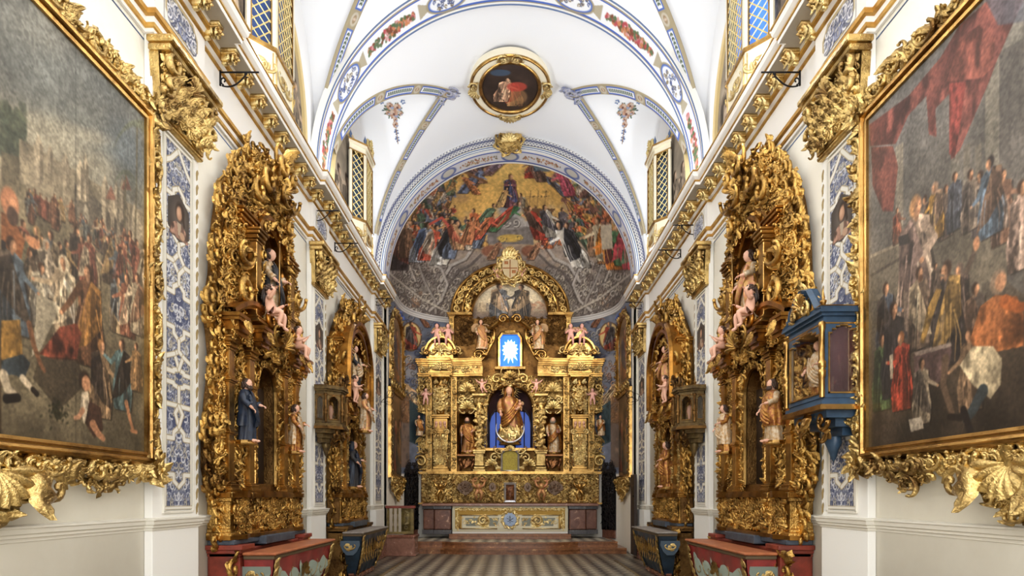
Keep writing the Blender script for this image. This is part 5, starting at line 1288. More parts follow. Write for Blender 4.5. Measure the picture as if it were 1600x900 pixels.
# ------------------------------------------------------------------ gilded side altarpieces (local: X along wall, faces -Y)
def molding_box(k, x0, x1, z0, z1, y, steps):
    """stack of shallow boxes making a moulding; steps list of (dz fraction, projection)"""
    z = z0
    for fz, p in steps:
        zz = z + (z1 - z0) * fz; k.put(box(x0 - p, x1 + p, y - p, .0 if True else y, z, zz, .006), smooth=False); z = zz
CAPS = [(.2, .01), (.15, .035), (.2, .02), (.25, .05), (.2, .07)]
BASES = [(.3, .06), (.25, .04), (.2, .045), (.25, .015)]
def pillar(root, x, z0, z1, w, proj, name='pillar', rings=(.45,), mat='goldf', seed=1, carve=True):
    k = MB(); h = z1 - z0
    molding_box(k, x - w / 2, x + w / 2, z0, z0 + .10, -proj, BASES); molding_box(k, x - w / 2, x + w / 2, z1 - .16, z1, -proj, CAPS)
    k.put(box(x - w / 2, x + w / 2, -proj, 0, z0 + .1, z1 - .16, .006), smooth=False)
    for t in rings: zz = z0 + h * t; molding_box(k, x - w / 2, x + w / 2, zz, zz + .07, -proj, [(.3, .015), (.4, .03), (.3, .015)])
    o = k.build(name, G[mat], root)
    if carve:
        c = MB()
        lim = [z0 + .12] + [z0 + h * t for t in rings] + [z1 - .18]
        for a, b_ in zip(lim[:-1], lim[1:]):
            scatter(c, lambda X, Z: abs(X) < w * .42 and a + .1 < Z < b_ - .03, (0, w * .42, a + .05, b_), w * .35, w * .75, 14, y=0, tmpl=[LF, LF2, RO, VO, C_, ACAN], seed=seed)
        V = [v + np.array([x, -proj, 0]) for v in c.V]; c.V = V
        c.build('relief', G['gold'], o)
    return o
def outline_fn(tab):
    z = [t[0] for t in tab]; w = [t[1] for t in tab]
    return lambda zz: float(np.interp(zz, z, w))
def outline_panel(tab, y0, y1, inset=0.05):
    P = [(w - inset, z) for z, w in tab] + [(-(w - inset), z) for z, w in reversed(tab)]
    return prism(P, y0, y1)
def arch_path(w, z0, zs, n=16, rise=None):
    """opening outline: up the left jamb, over, down the right"""
    rise = w if rise is None else rise
    t = np.linspace(PI, 0, n); return [(-w, z0)] + [(w * math.cos(a), zs + rise * math.sin(a)) for a in t] + [(w, z0)]
def niche(root, x, w, z0, zs, y, depth=.22, mat='darkwood', rise=None, name='niche', backmat=None):
    """recess: frame moulding plus the hollow behind it"""
    k = MB(); P = [(x + a, b_) for a, b_ in arch_path(w, z0, zs, rise=rise)]
    V, F = sweep_xz(P, [(-.02, 0.0), (-.015, .035), (.02, .05), (.05, .04), (.06, .015), (.06, 0)], -y, side=1.0); k.add(V, F, smooth=False)
    o = k.build(name, G['goldf'], root)
    return o
def panel_with_hole(poly_out, hole, y0, y1):
    """polygon plate with an arched opening, via bmesh fill"""
    import bmesh
    bm = bmesh.new(); es = []
    for P in (poly_out, hole):
        vs = [bm.verts.new((p[0], y0, p[1])) for p in P]
        es += [bm.edges.new((vs[i], vs[(i + 1) % len(vs)])) for i in range(len(vs))]
    bmesh.ops.triangle_fill(bm, use_beauty=True, edges=es)
    ret = bmesh.ops.extrude_face_region(bm, geom=list(bm.faces)); bmesh.ops.translate(bm, vec=(0, y1 - y0, 0), verts=[g_ for g_ in ret['geom'] if isinstance(g_, bmesh.types.BMVert)])
    bmesh.ops.recalc_face_normals(bm, faces=list(bm.faces)); bm.verts.index_update()
    V = np.array([v.co[:] for v in bm.verts]); F = [[v.index for v in f_.verts] for f_ in bm.faces]; bm.free()
    q4 = [f_ for f_ in F if len(f_) == 4]; q3 = [f_ for f_ in F if len(f_) == 3]
    return V, [np.array(a) for a in (q4, q3) if a]
OUTN = [(1.06, 1.22), (1.15, 1.28), (1.62, 1.34), (1.75, 1.46), (1.95, 1.53), (2.3, 1.52), (2.7, 1.46), (3.05, 1.38), (3.2, 1.36), (3.5, 1.42), (3.75, 1.50), (3.95, 1.44), (4.2, 1.36), (4.6, 1.33), (4.85, 1.27), (5.15, 1.18), (5.4, 1.06), (5.6, .92), (5.8, .72), (6.0, .52), (6.25, .30)]
OUTF = [(1.06, 1.05), (1.2, 1.1), (1.6, 1.12), (1.8, 1.22), (2.2, 1.25), (2.7, 1.18), (3.2, 1.14), (3.6, 1.2), (4.2, 1.18), (4.6, 1.08), (5.0, .86), (5.25, .62), (5.45, .38), (5.7, .22)]
G['sgold'] = goldmat('side_gilding', (218, 176, 98), (98, 66, 32), .33)
G['sgoldf'] = goldmat('side_smooth_gilding', (176, 126, 58), (104, 68, 30), .30, bump=.10)
def side_retable(tab, near=True):
    root = empty('side_altarpiece'); of = outline_fn(tab); zt = tab[-1][0]
    nw = .36 if near else .33; nz0, nzs = (1.78, 3.02) if near else (1.75, 2.75)
    uw, uz0, uzs = (.40, 3.95, 4.82) if near else (.5, 3.75, 4.3)
    hole = arch_path(nw, nz0, nzs)
    zsplit = 3.72 if near else 3.5
    lo = [t for t in tab if t[0] < zsplit] + [(zsplit, of(zsplit))]; up = [(zsplit, of(zsplit))] + [t for t in tab if t[0] > zsplit]
    k = MB()
    for part, hl in ((lo, hole), (up, arch_path(uw, uz0, uzs))):
        P = [(w - .06, z) for z, w in part] + [(-(w - .06), z) for z, w in reversed(part)]
        k.add(*panel_with_hole(P, hl, -.17, -.02), smooth=False)
    k.put(box(-nw - .1, nw + .1, -.03, -.0, nz0 - .1, nzs + nw + .1)); k.put(box(-uw - .1, uw + .1, -.03, -.0, uz0 - .1, uzs + uw + .1))
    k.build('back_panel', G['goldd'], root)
    k = MB(); k.put(box(-.04, .04 if near else .02, -.05, -.032, nz0, nzs + .2)); k.put(box(-nw + .02, nw - .02, -.045, -.032, nz0, nzs + .1)); k.build('niche_shade_sheet', G['darkwood'], root)  # thin dark sheets give the shade of a deeper hollow by colour
    # edge cresting in acanthus
    R_ = [(w, z) for z, w in tab]
    for sx in (-1, 1):
        k = MB(); pts = [(sx * w, z) for w, z in R_]
        along(k, pts, .14, .27, y=-.10, tmpl=[VLEAF, RINC, ACAN, SRIN, VLEAF], seed=5, dz=.7, rot_off=(-.9 if sx > 0 else .9), alt=False)
        along(k, [(sx * (w - .10), z) for w, z in R_], .09, .16, y=-.17, tmpl=[VLEAF, C_, RO, LF2], seed=8, dz=.9, jit=.3)
        k.build('side_cresting', G['sgold'], root)
    # crown
    k = MB(); zc = zt - .5
    scatter(k, lambda x, z: abs(x) < of(z) * .95 and z > (5.25 if near else 4.85), (0, .9, 5.0 if near else 4.6, zt), .10, .24, 200, y=-.20, seed=9, dz=1.0)
    k.put(SH, mat_at(0, -.30, zc - .05, .36, 0, dz=.9)); k.put(ACAN, mat_at(0, -.32, zc + .28, .40, 0, dz=1.2)); k.put(RO, mat_at(0, -.40, zc + .12, .16, 0))
    for sx in (-1, 1):
        k.put(VLEAF, mat_at(sx * .32, -.30, zc, .42, .3 * sx, flip=sx > 0)); k.put(C_, mat_at(sx * .16, -.38, zc + .42, .3, 1.2 * sx, flip=sx > 0)); k.put(LF2, mat_at(sx * .22, -.34, zc + .2, .36, -sx * .5, flip=sx > 0)); k.put(VLEAF, mat_at(sx * .55, -.26, zc - .22, .40, .3 * sx, flip=sx > 0))
    if near:
        for sx in (-1, 1): k.put(VLEAF, mat_at(sx * .16, -.44, 6.02, .34, 0, flip=sx > 0, dz=1.2)); k.put(RINC, mat_at(sx * .15, -.46, 5.62, .34, .3 * sx, flip=sx > 0, dz=1.2))
        k.put(ACAN, mat_at(0, -.46, 6.24, .34, 0, dz=1.4)); k.put(SH, mat_at(0, -.44, 5.82, .3, 0))
    k.build('crown_ornament', G['sgold'], root)
    # predella
    k = MB(); k.put(box(-1.15, 1.15, -.26, -.02, 1.1, 1.60, .01), smooth=False, mat=1)
    w_ = 1.25 if near else 1.05
    ledge = [(-w_ - .08, -.02), (-w_ - .08, -.30), (-w_ + .22, -.38), (-.80 * w_ / 1.25, -.32), (-.45, -.36), (.45, -.36), (.80 * w_ / 1.25, -.32), (w_ - .22, -.38), (w_ + .08, -.30), (w_ + .08, -.02)]
    for z_, hgt, sc_ in ((1.60, .05, 1.0), (1.65, .03, .97), (1.10, .05, 1.0)):
        V, F = prism([(a * sc_, b_ * sc_) for a, b_ in ledge], 0, hgt); V = np.stack([V[:, 0], V[:, 2], V[:, 1] + z_], -1); k.add(V, F, smooth=False)
    o = k.build('predella', [G['sgoldf'], G['goldd']], root)
    k = MB(); scatter(k, lambda x, z: abs(x) < w_ - .1 and 1.18 < z < 1.57, (0, w_, 1.15, 1.6), .07, .13, 240, y=-.265, seed=12, tmpl=RICH + [RO]); k.build('relief', G['sgold'], o)
    k = MB(); k.put(box(-w_ - .05, w_ + .05, -.33, -.02, 1.04, 1.10, .008), smooth=False); k.put(box(-.55, .55, -.42, -.1, 1.0, 1.11, .01), smooth=False); k.build('base_course', G['greymarble'] if False else plain('blue_grey_base', (70, 80, 92), .5, col2=(50, 56, 66), vscale=8), root)
    # plinth
    k = MB(); k.put(box(-w_ - .02, w_ + .02, -.34, -.02, 0, .98, .01), smooth=False); 
    for sx in (-1, 1): 
        molding_box(k, sx * (w_ - .12) - .14, sx * (w_ - .12) + .14, .90, 1.04, -.38, [(.3, .0), (.3, .02), (.4, .05)]); k.put(box(sx * (w_ - .12) - .13, sx * (w_ - .12) + .13, -.38, 0, .0, .9, .01), smooth=False)
    k.build('plinth', G['redlac'] if near else G['goldd'], root)
    k = MB()
    for sx in (-1, 1): along(k, [(sx * (w_ + .06), .0), (sx * (w_ + .06), 1.0)], .16, .24, y=-.28, tmpl=[VLEAF, LF2], seed=4); along(k, [(sx * (w_ - .12), .06), (sx * (w_ - .12), .86)], .12, .13, y=-.39, tmpl=[LF, RO], seed=4)
    k.build('plinth_carving', G['sgold'], root)
    # pillars
    zc1 = 3.50 if near else 3.25
    px1, px2 = (1.17, .62) if near else (.98, .56)
    for i, (x, pr) in enumerate(((-px1, .25), (-px2, .27), (px2, .27), (px1, .25))):
        pillar(root, x, 1.68, zc1, .15 if near else .12, pr, seed=20 + i, rings=(.36, .70), carve=not near)
        # pedestal consoles on the predella
        c = MB(); molding_box(c, x - .10, x + .10, 1.12, 1.66, -pr - .02, [(.12, .03), (.08, .01), (.6, .0), (.08, .02), (.12, .04)])
        along(c, [(x, 1.2), (x, 1.6)], .10, .13, y=-pr - .03, tmpl=[LF, RO, VO], seed=3); c.build('pedestal', G['sgold'], root)
    # panels of carving between the pillars
    def zone(x, z):
        ax = abs(x)
        if z < 1.72 or z > zc1 - .02: return False
        if any(abs(ax - p_) < .09 for p_ in (px1, px2)): return False
        return ax > nw + .07 + (0 if z < nzs else -.2 + max(0, (nw - (z - nzs)) * .3)) and ax < of(z) - .04 and not (z > nzs and math.hypot(ax, z - nzs) < nw + .07)
    k = MB(); scatter(k, zone, (0, 1.5, 1.7, zc1), (.09 if near else .07), (.19 if near else .15), 900, y=-.175, dz=.75, seed=31, tmpl=RICH + [RO, LF, LF2]); k.build('carved_field', G['sgold'], root)
    k = MB(); along(k, [(-nw - .03, nz0), (-nw - .03, nzs)], .09, .11, y=-.21, tmpl=[LF, RO, VO]); along(k, [(nw + .03, nz0), (nw + .03, nzs)], .09, .11, y=-.21, tmpl=[LF, RO, VO])
    along(k, [((nw + .05) * math.cos(a), nzs + (nw + .05) * math.sin(a)) for a in np.linspace(PI, 0, 14)], .09, .13, y=-.22, tmpl=[LF, VO, C_]); k.put(SH, mat_at(0, -.26, nzs + nw + .12, .3, 0)); k.build('niche_carving', G['sgold'], root)
    niche(root, 0, nw, nz0, nzs, .19)
    # main cornice with broken pediment
    k = MB(); z_ = zc1
    w2 = px1 + .16
    pl = [(-w2, -.02), (-w2, -.40), (-px1 + .14, -.40), (-px1 + .14, -.28), (-px2 - .14, -.30), (-px2 - .14, -.46), (-px2 + .14, -.46), (-px2 + .14, -.30)]
    pl = pl + [(-a, b_) for a, b_ in reversed(pl)]
    for dz, sc_, off in ((.05, .93, 0), (.04, 1.0, .05), (.07, .96, .09), (.04, 1.04, .16), (.04, 1.08, .20)):
        V, F = prism([(a * (1 + (sc_ - 1) * .5), b_ * sc_) for a, b_ in pl], 0, dz); V = np.stack([V[:, 0], V[:, 2], V[:, 1] + z_ + off], -1); k.add(V, F, smooth=False)
    for sx in (-1, 1):
        t = np.linspace(0, 1, 14); P = [(sx * (w2 + .02 - t_ * (w2 - .45)), z_ + .24 + .26 * math.sin(t_ * PI * .62)) for t_ in t]
        V, F = sweep_xz(P, [(-.04, 0), (-.04, .34), (.0, .38), (.05, .38), (.06, .34), (.06, 0)], 0, side=1.0 if sx < 0 else -1.0); k.add(V, F, smooth=False)
        k.put(VO, mat_at(sx * .42, -.38, z_ + .40, .26, 0, flip=sx > 0, dz=1.2))
    k.build('cornice', G['sgoldf'], root)
    k = MB(); scatter(k, lambda x, z: abs(x) < w2 and z_ - .02 < z < z_ + .2, (0, w2, z_ - .02, z_ + .2), .09, .15, 60, y=-.31, seed=7); k.put(SH, mat_at(0, -.42, z_ + .2, .4, 0)); 
    for sx in (-1, 1): k.put(RINC, mat_at(sx * .2, -.38, z_ + .25, .3, .5 * sx, flip=sx > 0)); k.put(ACAN, mat_at(sx * px2, -.48, z_ + .1, .22, PI)); k.put(ACAN, mat_at(sx * px1, -.42, z_ + .1, .22, PI))
    k.build('cornice_carving', G['sgold'], root)
    # upper storey
    zu0, zu1 = (zc1 + .30, 4.98) if near else (zc1 + .28, 4.55)
    ux = .62 if near else .70
    for sx in (-1, 1): pillar(root, sx * ux, zu0, zu1, .17, .36, seed=40, rings=(.3,), carve=False, name='upper_pillar')
    def zone2(x, z):
        ax = abs(x); return zu0 - .05 < z and ax < of(z) - .06 and ax > uw + .1 and abs(ax - ux) > .10 and not (z > uzs and math.hypot(ax, z - uzs) < uw + .16) and z < zt - .6
    k = MB(); scatter(k, zone2, (0, 1.4, zu0 - .05, zt - .5), .09, .2, 420, y=-.18, dz=.9, seed=33); k.build('upper_carved_field', G['sgold'], root)
    k = MB()
    for (r0, pj) in ((0.02, .10), (.10, .16), (.18, .10)):
        P = [(a * (1 + r0 / uw), b_ + (r0 if b_ > uzs else 0)) for a, b_ in arch_path(uw, uz0, uzs, 20)]
        V, F = sweep_xz(P, [(0, .0), (.0, .17 + pj), (.04, .19 + pj), (.07, .17 + pj), (.08, 0)], 0, side=1.0); k.add(V, F, smooth=False)
    for sx in (-1, 1): molding_box(k, sx * (ux + .1) - .22, sx * (ux + .1) + .22, zu1, zu1 + .16, -.26, CAPS)
    if not near:
        for r0, pj in ((.0, .20), (.14, .26)):
            V, F = sweep_xz([(a * (1 + r0 / .82), b_ + r0 * (b_ > 4.0)) for a, b_ in arch_path(.82, 3.55, 4.15, 22, .86)], [(0, 0), (0, .16 + pj), (.03, .20 + pj), (.09, .20 + pj), (.12, .14 + pj), (.12, 0)], 0, side=1.0); k.add(V, F, smooth=False)
    k.build('upper_arch', G['sgoldf'], root)
    k = MB(); along(k, [(a * 1.22, b_ + (.06 if b_ > uzs else 0)) for a, b_ in arch_path(uw, uz0, uzs, 20)], .14, .15, y=-.34, tmpl=[RO, LF, VO], seed=2)
    for sx in (-1, 1): k.put(VLEAF, mat_at(sx * (ux + .32), -.26, zu0 + .3, .42, 0, flip=sx > 0)); k.put(RINC, mat_at(sx * (ux + .35), -.26, zu0 + .75, .42, 0, flip=sx > 0)); k.put(ACAN, mat_at(sx * ux, -.3, zu1 - .5, .16, 0))
    k.build('upper_arch_carving', G['sgold'], root)
    return root
G['redlac'] = plain('red_lacquer', (138, 56, 40), .4, col2=(104, 42, 30), vscale=5)
def altar_table(L2, red=True):
    root = empty('altar_table'); D = .80
    top = G['tabletop'] = plain('terracotta_top' if red else 'grey_top', (176, 106, 66) if red else (150, 144, 138), .45, col2=(150, 84, 52) if red else (120, 112, 106), vscale=7)
    k = MB(); k.put(box(-L2, L2, -D, -.40, .915, .95, .012), smooth=False); k.build('tabletop', top, root)
    k = MB(); 
    prof = [(0, .915), (-.02, .88), (-.04, .86)]
    k.put(box(-L2 + .03, L2 - .03, -D + .03, -.40, .865, .915, .01), smooth=False); k.build('edge_moulding', plain('dark_gilt_edge', (88, 70, 46), .45), root)
    # bombe front: profile bulges then narrows to the foot
    zz = np.linspace(.865, .10, 22); t = (0.865 - zz) / .765
    d = D - .05 - .04 * np.sin(t * PI) * 0 - .20 * t ** 1.5; w = (L2 - .06) * (1 - .10 * t ** 1.3) - (0 if red else .22 * t)
    V = []; 
    xs = np.linspace(-1, 1, 41)
    front = np.stack([w[:, None] * xs[None], np.repeat(-d[:, None], 41, 1) - .012 * np.cos(xs * PI * 4)[None], np.repeat(zz[:, None], 41, 1)], -1)
    k = MB(); k.add(front.reshape(-1, 3), grid_faces(22, 41))
    for sx in (-1, 1):
        dd = np.linspace(0, 1, 6); side = np.stack([np.repeat(sx * w[:, None], 6, 1), -(d[:, None] * (1 - dd[None]) + .40 * dd[None] + 0 * d[:, None]), np.repeat(zz[:, None], 6, 1)], -1); k.add(side.reshape(-1, 3), grid_faces(22, 6), smooth=False)
    body = plain('crimson_paint' if red else 'dark_blue_paint', (142, 44, 40) if red else (44, 62, 78), .4, col2=(112, 32, 30) if red else (30, 42, 54), vscale=4)
    k.build('body', body, root)
    # painted leaf panels and gilded scrolls following the front
    def yat(z): return -float(np.interp(z, zz[::-1], d[::-1])) - .012
    k = MB(); m_ = MB()
    n = 5 if red else 9
    for i in range(n):
        x = (-1 + (2 * i + 1) / n) * (L2 - .25); z_ = .58
        sx = 1 if x > 0 else -1
        A = mat_at(x, yat(z_), z_, .44 if red else .28, -sx * 1.2, sy=.72 if red else .28, dz=.10); m_.put(LF, A); k.put(t_cscroll(25, 6, .03), mat_at(x, yat(z_) - .005, z_, .34 if red else .26, .4 * sx, flip=sx > 0, dz=.2))
        if not red: k.put(SRIN, mat_at(x, yat(.42), .42, .22, 1.2 * sx, flip=sx > 0, dz=.3)); k.put(LFs, mat_at(x + .1 * sx, yat(.72), .72, .18, -sx * 1.3, dz=.3))
    for sx in (-1, 1):
        for z_ in np.arange(.16, .84, .11): k.put(ACAN, mat_at(sx * (float(np.interp(z_, zz[::-1], w[::-1])) - .05), yat(z_), z_, .17, 0, dz=.7))
        k.put(SH, mat_at(sx * 0, yat(.6), .6, .3, 0, dz=.3))
    m_.build('painted_leaves', plain('pale_blue_leaf' if red else 'gilt_leaf', (150, 164, 152) if red else (190, 150, 70), .5, 0 if red else .8), root); k.build('gilded_scrolls', G['gold'], root)
    # cartouche on the near end
    for sx in (-1, 1):
        k = MB()
        P = [(-.24, .10), (.24, .10), (.25, .0), (.17, -.16), (.08, -.24), (-.08, -.24), (-.17, -.16), (-.25, .0)]; z_o = .52
        V, F = prism([(a * .75, b_ * .8) for a, b_ in P], -.012, 0); V = np.stack([sx * (L2 - .075) - sx * V[:, 1] * 1.0, V[:, 0] - .53, V[:, 2] + .70], -1); k.add(V, F, smooth=False)
        o_ = k.build('end_cartouche', plain('pale_cartouche', (112, 122, 112) if red else (60, 76, 90), .5), root)
        k = MB(); A = mat_at(0, 0, 0, .2, 0, dz=.2); V = RINC[0] * .2; k.add(np.stack([sx * (L2 - .06) + sx * V[:, 2] * .15, V[:, 0] - .53, V[:, 1] + .66], -1), RINC[1]); k.build('cartouche_scroll', G['gold'], o_)
    k = MB(); k.put(box(-w[-1] - .06, w[-1] + .06, -.56, -.42, 0, .08, .01), smooth=False); k.put(box(-w[-1] - .02, w[-1] + .02, -.53, -.42, .08, .13, .01), smooth=False); k.build('foot', G['redmarble'] if not red else plain('ochre_marble', (176, 124, 92), .4, col2=(150, 96, 70), vscale=5), root)
    return root
NR = side_retable(OUTN, True); FR = side_retable(OUTF, False); TN = altar_table(1.28, True); TF_ = altar_table(1.24, False)
NRR, FRR, TNR, TFR = copy_tree(NR), copy_tree(FR), copy_tree(TN), copy_tree(TF_)
for (o, s, y, lab, cat, grp) in ((NR, -1, 8.75, 'Tall gilded side altarpiece on the left wall, above the nearer red altar table', 'altarpiece', 'gilded side altarpieces'), (NRR, 1, 8.75, 'Tall gilded side altarpiece on the right wall, beside the blue wall cabinet', 'altarpiece', 'gilded side altarpieces'),
                            (FR, -1, 13.45, 'Smaller arched gilded altarpiece on the left wall, nearer the balustrade', 'altarpiece', 'gilded side altarpieces'), (FRR, 1, 13.45, 'Smaller arched gilded altarpiece on the right wall, farther one', 'altarpiece', 'gilded side altarpieces'),
                            (TN, -1, 8.78, 'Red altar table with pale painted leaves, lower left', 'altar table', 'painted altar tables'), (TNR, 1, 8.78, 'Red altar table with pale painted leaves, lower right', 'altar table', 'painted altar tables'),
                            (TF_, -1, 13.22, 'Dark blue altar table with gilt scrolls on the left side', 'altar table', 'painted altar tables'), (TFR, 1, 13.22, 'Dark blue altar table with gilt scrolls on the right side', 'altar table', 'painted altar tables')):
    o.location = (s * (WX - .006), y, 0); o.rotation_euler = (0, 0, PI / 2 if s < 0 else -PI / 2); tag(o, lab, cat, grp)
# ------------------------------------------------------------------ high altarpiece
MY = 20.98
root = empty('high_altarpiece', (0, MY, 0), 0, 'Immense gilded high altarpiece with twisted columns filling the apse wall', 'altarpiece')
PP = -.35   # main plane
def plate(k, P, y0, y1): k.add(*prism(P, y0, y1), smooth=False)
def twisted(k, x, y, z0, z1, r, turns=4.5):
    n, a_ = 60, 20; z = np.linspace(z0, z1, n); A = np.arange(a_) / a_ * 2 * PI; Z, AA = np.meshgrid(z, A, indexing='ij'); t = (Z - z0) / (z1 - z0)
    R = r * (1 + .20 * np.cos(AA * 2 - turns * 2 * PI * t)) * (1 - .12 * t); k.add(np.stack([x + R * np.cos(AA), y + R * np.sin(AA), Z], -1).reshape(-1, 3), grid_faces(n, a_, True))
    for i in range(int(turns * 5)):
        t_ = (i + .5) / (turns * 5); a = -PI / 2 + math.sin(i * 2.1) * 1.1; zz = z0 + (z1 - z0) * t_
        k.put(LFs, mat_at(x + r * .9 * math.cos(a), y + r * 1.0 * math.sin(a), zz, r * 1.5, i * 1.7, dz=.6))
# back plate
k = MB(); 
body = [(-2.75, 1.40), (2.75, 1.40), (2.80, 2.40), (2.95, 2.6), (2.98, 3.2), (2.72, 3.7), (2.70, 5.9), (1.95, 6.0), (1.9, 7.45), (1.87, 7.8)]
n = 26; t = np.linspace(0, PI, n)
top_ = [(1.90 * math.cos(a), 7.45 + (1.62 if True else 0) * math.sin(a)) for a in t]
P_ = [(-2.86, 1.40), (2.86, 1.40), (2.86, 2.42), (2.95, 2.6), (2.98, 3.1), (2.74, 3.8), (2.70, 6.0), (1.92, 6.0)] + top_ + [(-1.92, 6.0), (-2.70, 6.0), (-2.74, 3.8), (-2.98, 3.1), (-2.95, 2.6), (-2.86, 2.42)]
hole = arch_path(.70, 3.18, 4.45, 14, .72)
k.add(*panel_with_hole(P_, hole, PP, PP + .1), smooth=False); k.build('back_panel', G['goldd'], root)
# predella
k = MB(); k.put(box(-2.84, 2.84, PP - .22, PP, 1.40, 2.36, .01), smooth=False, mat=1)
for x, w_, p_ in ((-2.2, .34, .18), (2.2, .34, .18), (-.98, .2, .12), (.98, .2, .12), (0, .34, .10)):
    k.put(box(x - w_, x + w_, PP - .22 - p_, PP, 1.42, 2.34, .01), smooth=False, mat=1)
for z_, hh, e in ((1.38, .05, .05), (2.34, .04, .03), (2.38, .04, .07)):
    pl = [(-2.9, 0), (-2.9, -.24), (-2.58, -.24), (-2.58, -.44), (-1.82, -.44), (-1.82, -.24), (-1.22, -.24), (-1.22, -.36), (-.74, -.36), (-.74, -.24), (-.38, -.24), (-.38, -.36)]
    pl = pl + [(-a, b_) for a, b_ in reversed(pl)]
    V, F = prism([(a * (1 + e * .3), b_ - e if b_ < 0 else b_) for a, b_ in pl], 0, hh); k.add(np.stack([V[:, 0], PP + V[:, 2], V[:, 1] + z_], -1), F, smooth=False)
pre = k.build('predella', [G['goldf'], G['goldd']], root)
k = MB()
def prey(x, z):
    ax = abs(x)
    return PP - (.41 if 1.86 < ax < 2.54 else .35 if .78 < ax < 1.18 else .33 if ax < .34 else .225)
scatter(k, lambda x, z: abs(x) < 2.78 and 1.46 < z < 2.30 and math.hypot(abs(x) - 1.42, z - 1.9) > .26 and math.hypot(abs(x) - .56, z - 1.92) > .15 and not (abs(x) < .20 and z < 2.1), (0, 2.8, 1.44, 2.32), .10, .21, 420, y=prey, seed=3, tmpl=RICH + [RO, LF]); k.build('relief', G['gold'], pre)
for sx in (-1, 1):
    k = MB(); P1 = [(.0, .24), (.12, .18), (.26, .08), (.27, -.02), (.16, -.14), (.0, -.24), (-.16, -.14), (-.27, -.02), (-.26, .08), (-.12, .18)]
    V, F = prism([(a + sx * 1.42, b_ + 1.9) for a, b_ in P1], PP - .30, PP - .2); k.add(V, F, smooth=False)
    rr = np.random.RandomState(4)
    for i in range(22): k.put(sphere(sx * 1.42 + rr.uniform(-.15, .15), PP - .30, 1.9 + rr.uniform(-.12, .12), .035, .03, .045, 7, 5))
    k.build('oval_relief', plain('brown_relief', (128, 104, 82), .5, .3, col2=(90, 66, 50), vscale=14), pre)
    k = MB(); V, F = prism([(sx * .56 + .11 * math.cos(a), 1.92 + .15 * math.sin(a)) for a in np.linspace(0, 2 * PI, 14)[:-1]], PP - .28, PP - .2); k.add(V, F, smooth=False); k.put(sphere(sx * .56, PP - .28, 1.93, .05, .04, .08)); k.build('oval_relief', plain('brown_relief_small', (120, 98, 80), .5, .3), pre)
    for xx, hh in ((sx * 2.2, .62), (sx * .99, .4)):
        k = MB(); k.put(sphere(xx, PP - .46, 1.95, .09, .08, .10, 10, 7)); k.add(*tube([(xx, PP - .42, 1.86), (xx - .1, PP - .44, 1.7), (xx - .05, PP - .44, 1.5)], [.08, .06, .03], 7)); k.add(*tube([(xx, PP - .42, 1.86), (xx + .1, PP - .44, 1.7), (xx + .05, PP - .44, 1.5)], [.08, .06, .03], 7))
        for q_ in (-1, 1): k.add(*tube([(xx, PP - .44, 1.88), (xx + q_ * .16, PP - .46, 1.98), (xx + q_ * .20, PP - .44, 2.12)], [.05, .045, .03], 7)); k.put(RINC, mat_at(xx + q_ * .16, PP - .42, 2.16, .22, 0, flip=q_ > 0))
        k.build('atlante', G['goldf'] if hh > .5 else G['robered'], pre)
# tabernacle shrine in the predella and sacrament door above
k = MB(); V, F = sweep_xz([(-.13, 1.5), (.13, 1.5), (.13, 2.0), (-.13, 2.0)], [(0, 0), (0, .38), (.05, .40), (.08, .36), (.08, 0)], PP, closed=True, side=-1); k.add(V, F, smooth=False); k.build('shrine_frame', G['silver'], pre)
k = MB(); k.put(box(-.13, .13, PP - .345, PP, 1.5, 2.0)); k.put(sphere(0, PP - .35, 1.66, .06, .03, .10)); k.put(sphere(0, PP - .35, 1.80, .035, .03, .035)); k.build('shrine_door', plain('shrine_paint', (150, 96, 56), .45, .2, col2=(70, 34, 24), vscale=14), pre)
k = MB(); V, F = prism(arch_path(.235, 2.45, 2.95, 10, .12), PP - .30, PP); k.add(V, F, smooth=False); k.build('tabernacle_door', plain('gold_brocade_cloth', (176, 160, 60), .6, .2, col2=(146, 128, 46), vscale=30), root)
k = MB(); V, F = sweep_xz(arch_path(.24, 2.44, 2.95, 12, .13), [(0, .2), (0, .34), (.04, .36), (.06, .33), (.06, .0)], PP, side=1.0); k.add(V, F, smooth=False); k.put(box(-.31, .31, PP - .36, PP, 2.42, 2.46)); k.build('tabernacle_frame', G['silver'], root)
k = MB()
for sx in (-1, 1):
    k.put(VLEAF, mat_at(sx * .50, PP - .22, 2.86, .36, .2 * sx, flip=sx > 0)); k.put(SH, mat_at(sx * .60, PP - .2, 2.66, .36, 0)); k.put(RINC, mat_at(sx * .40, PP - .3, 3.08, .3, .6 * sx, flip=sx > 0)); k.put(LF2, mat_at(sx * .42, PP - .25, 2.55, .3, 0, flip=sx > 0))
k.put(SH, mat_at(0, PP - .3, 3.12, .3, 0)); k.build('tabernacle_carving', G['goldb'], root)
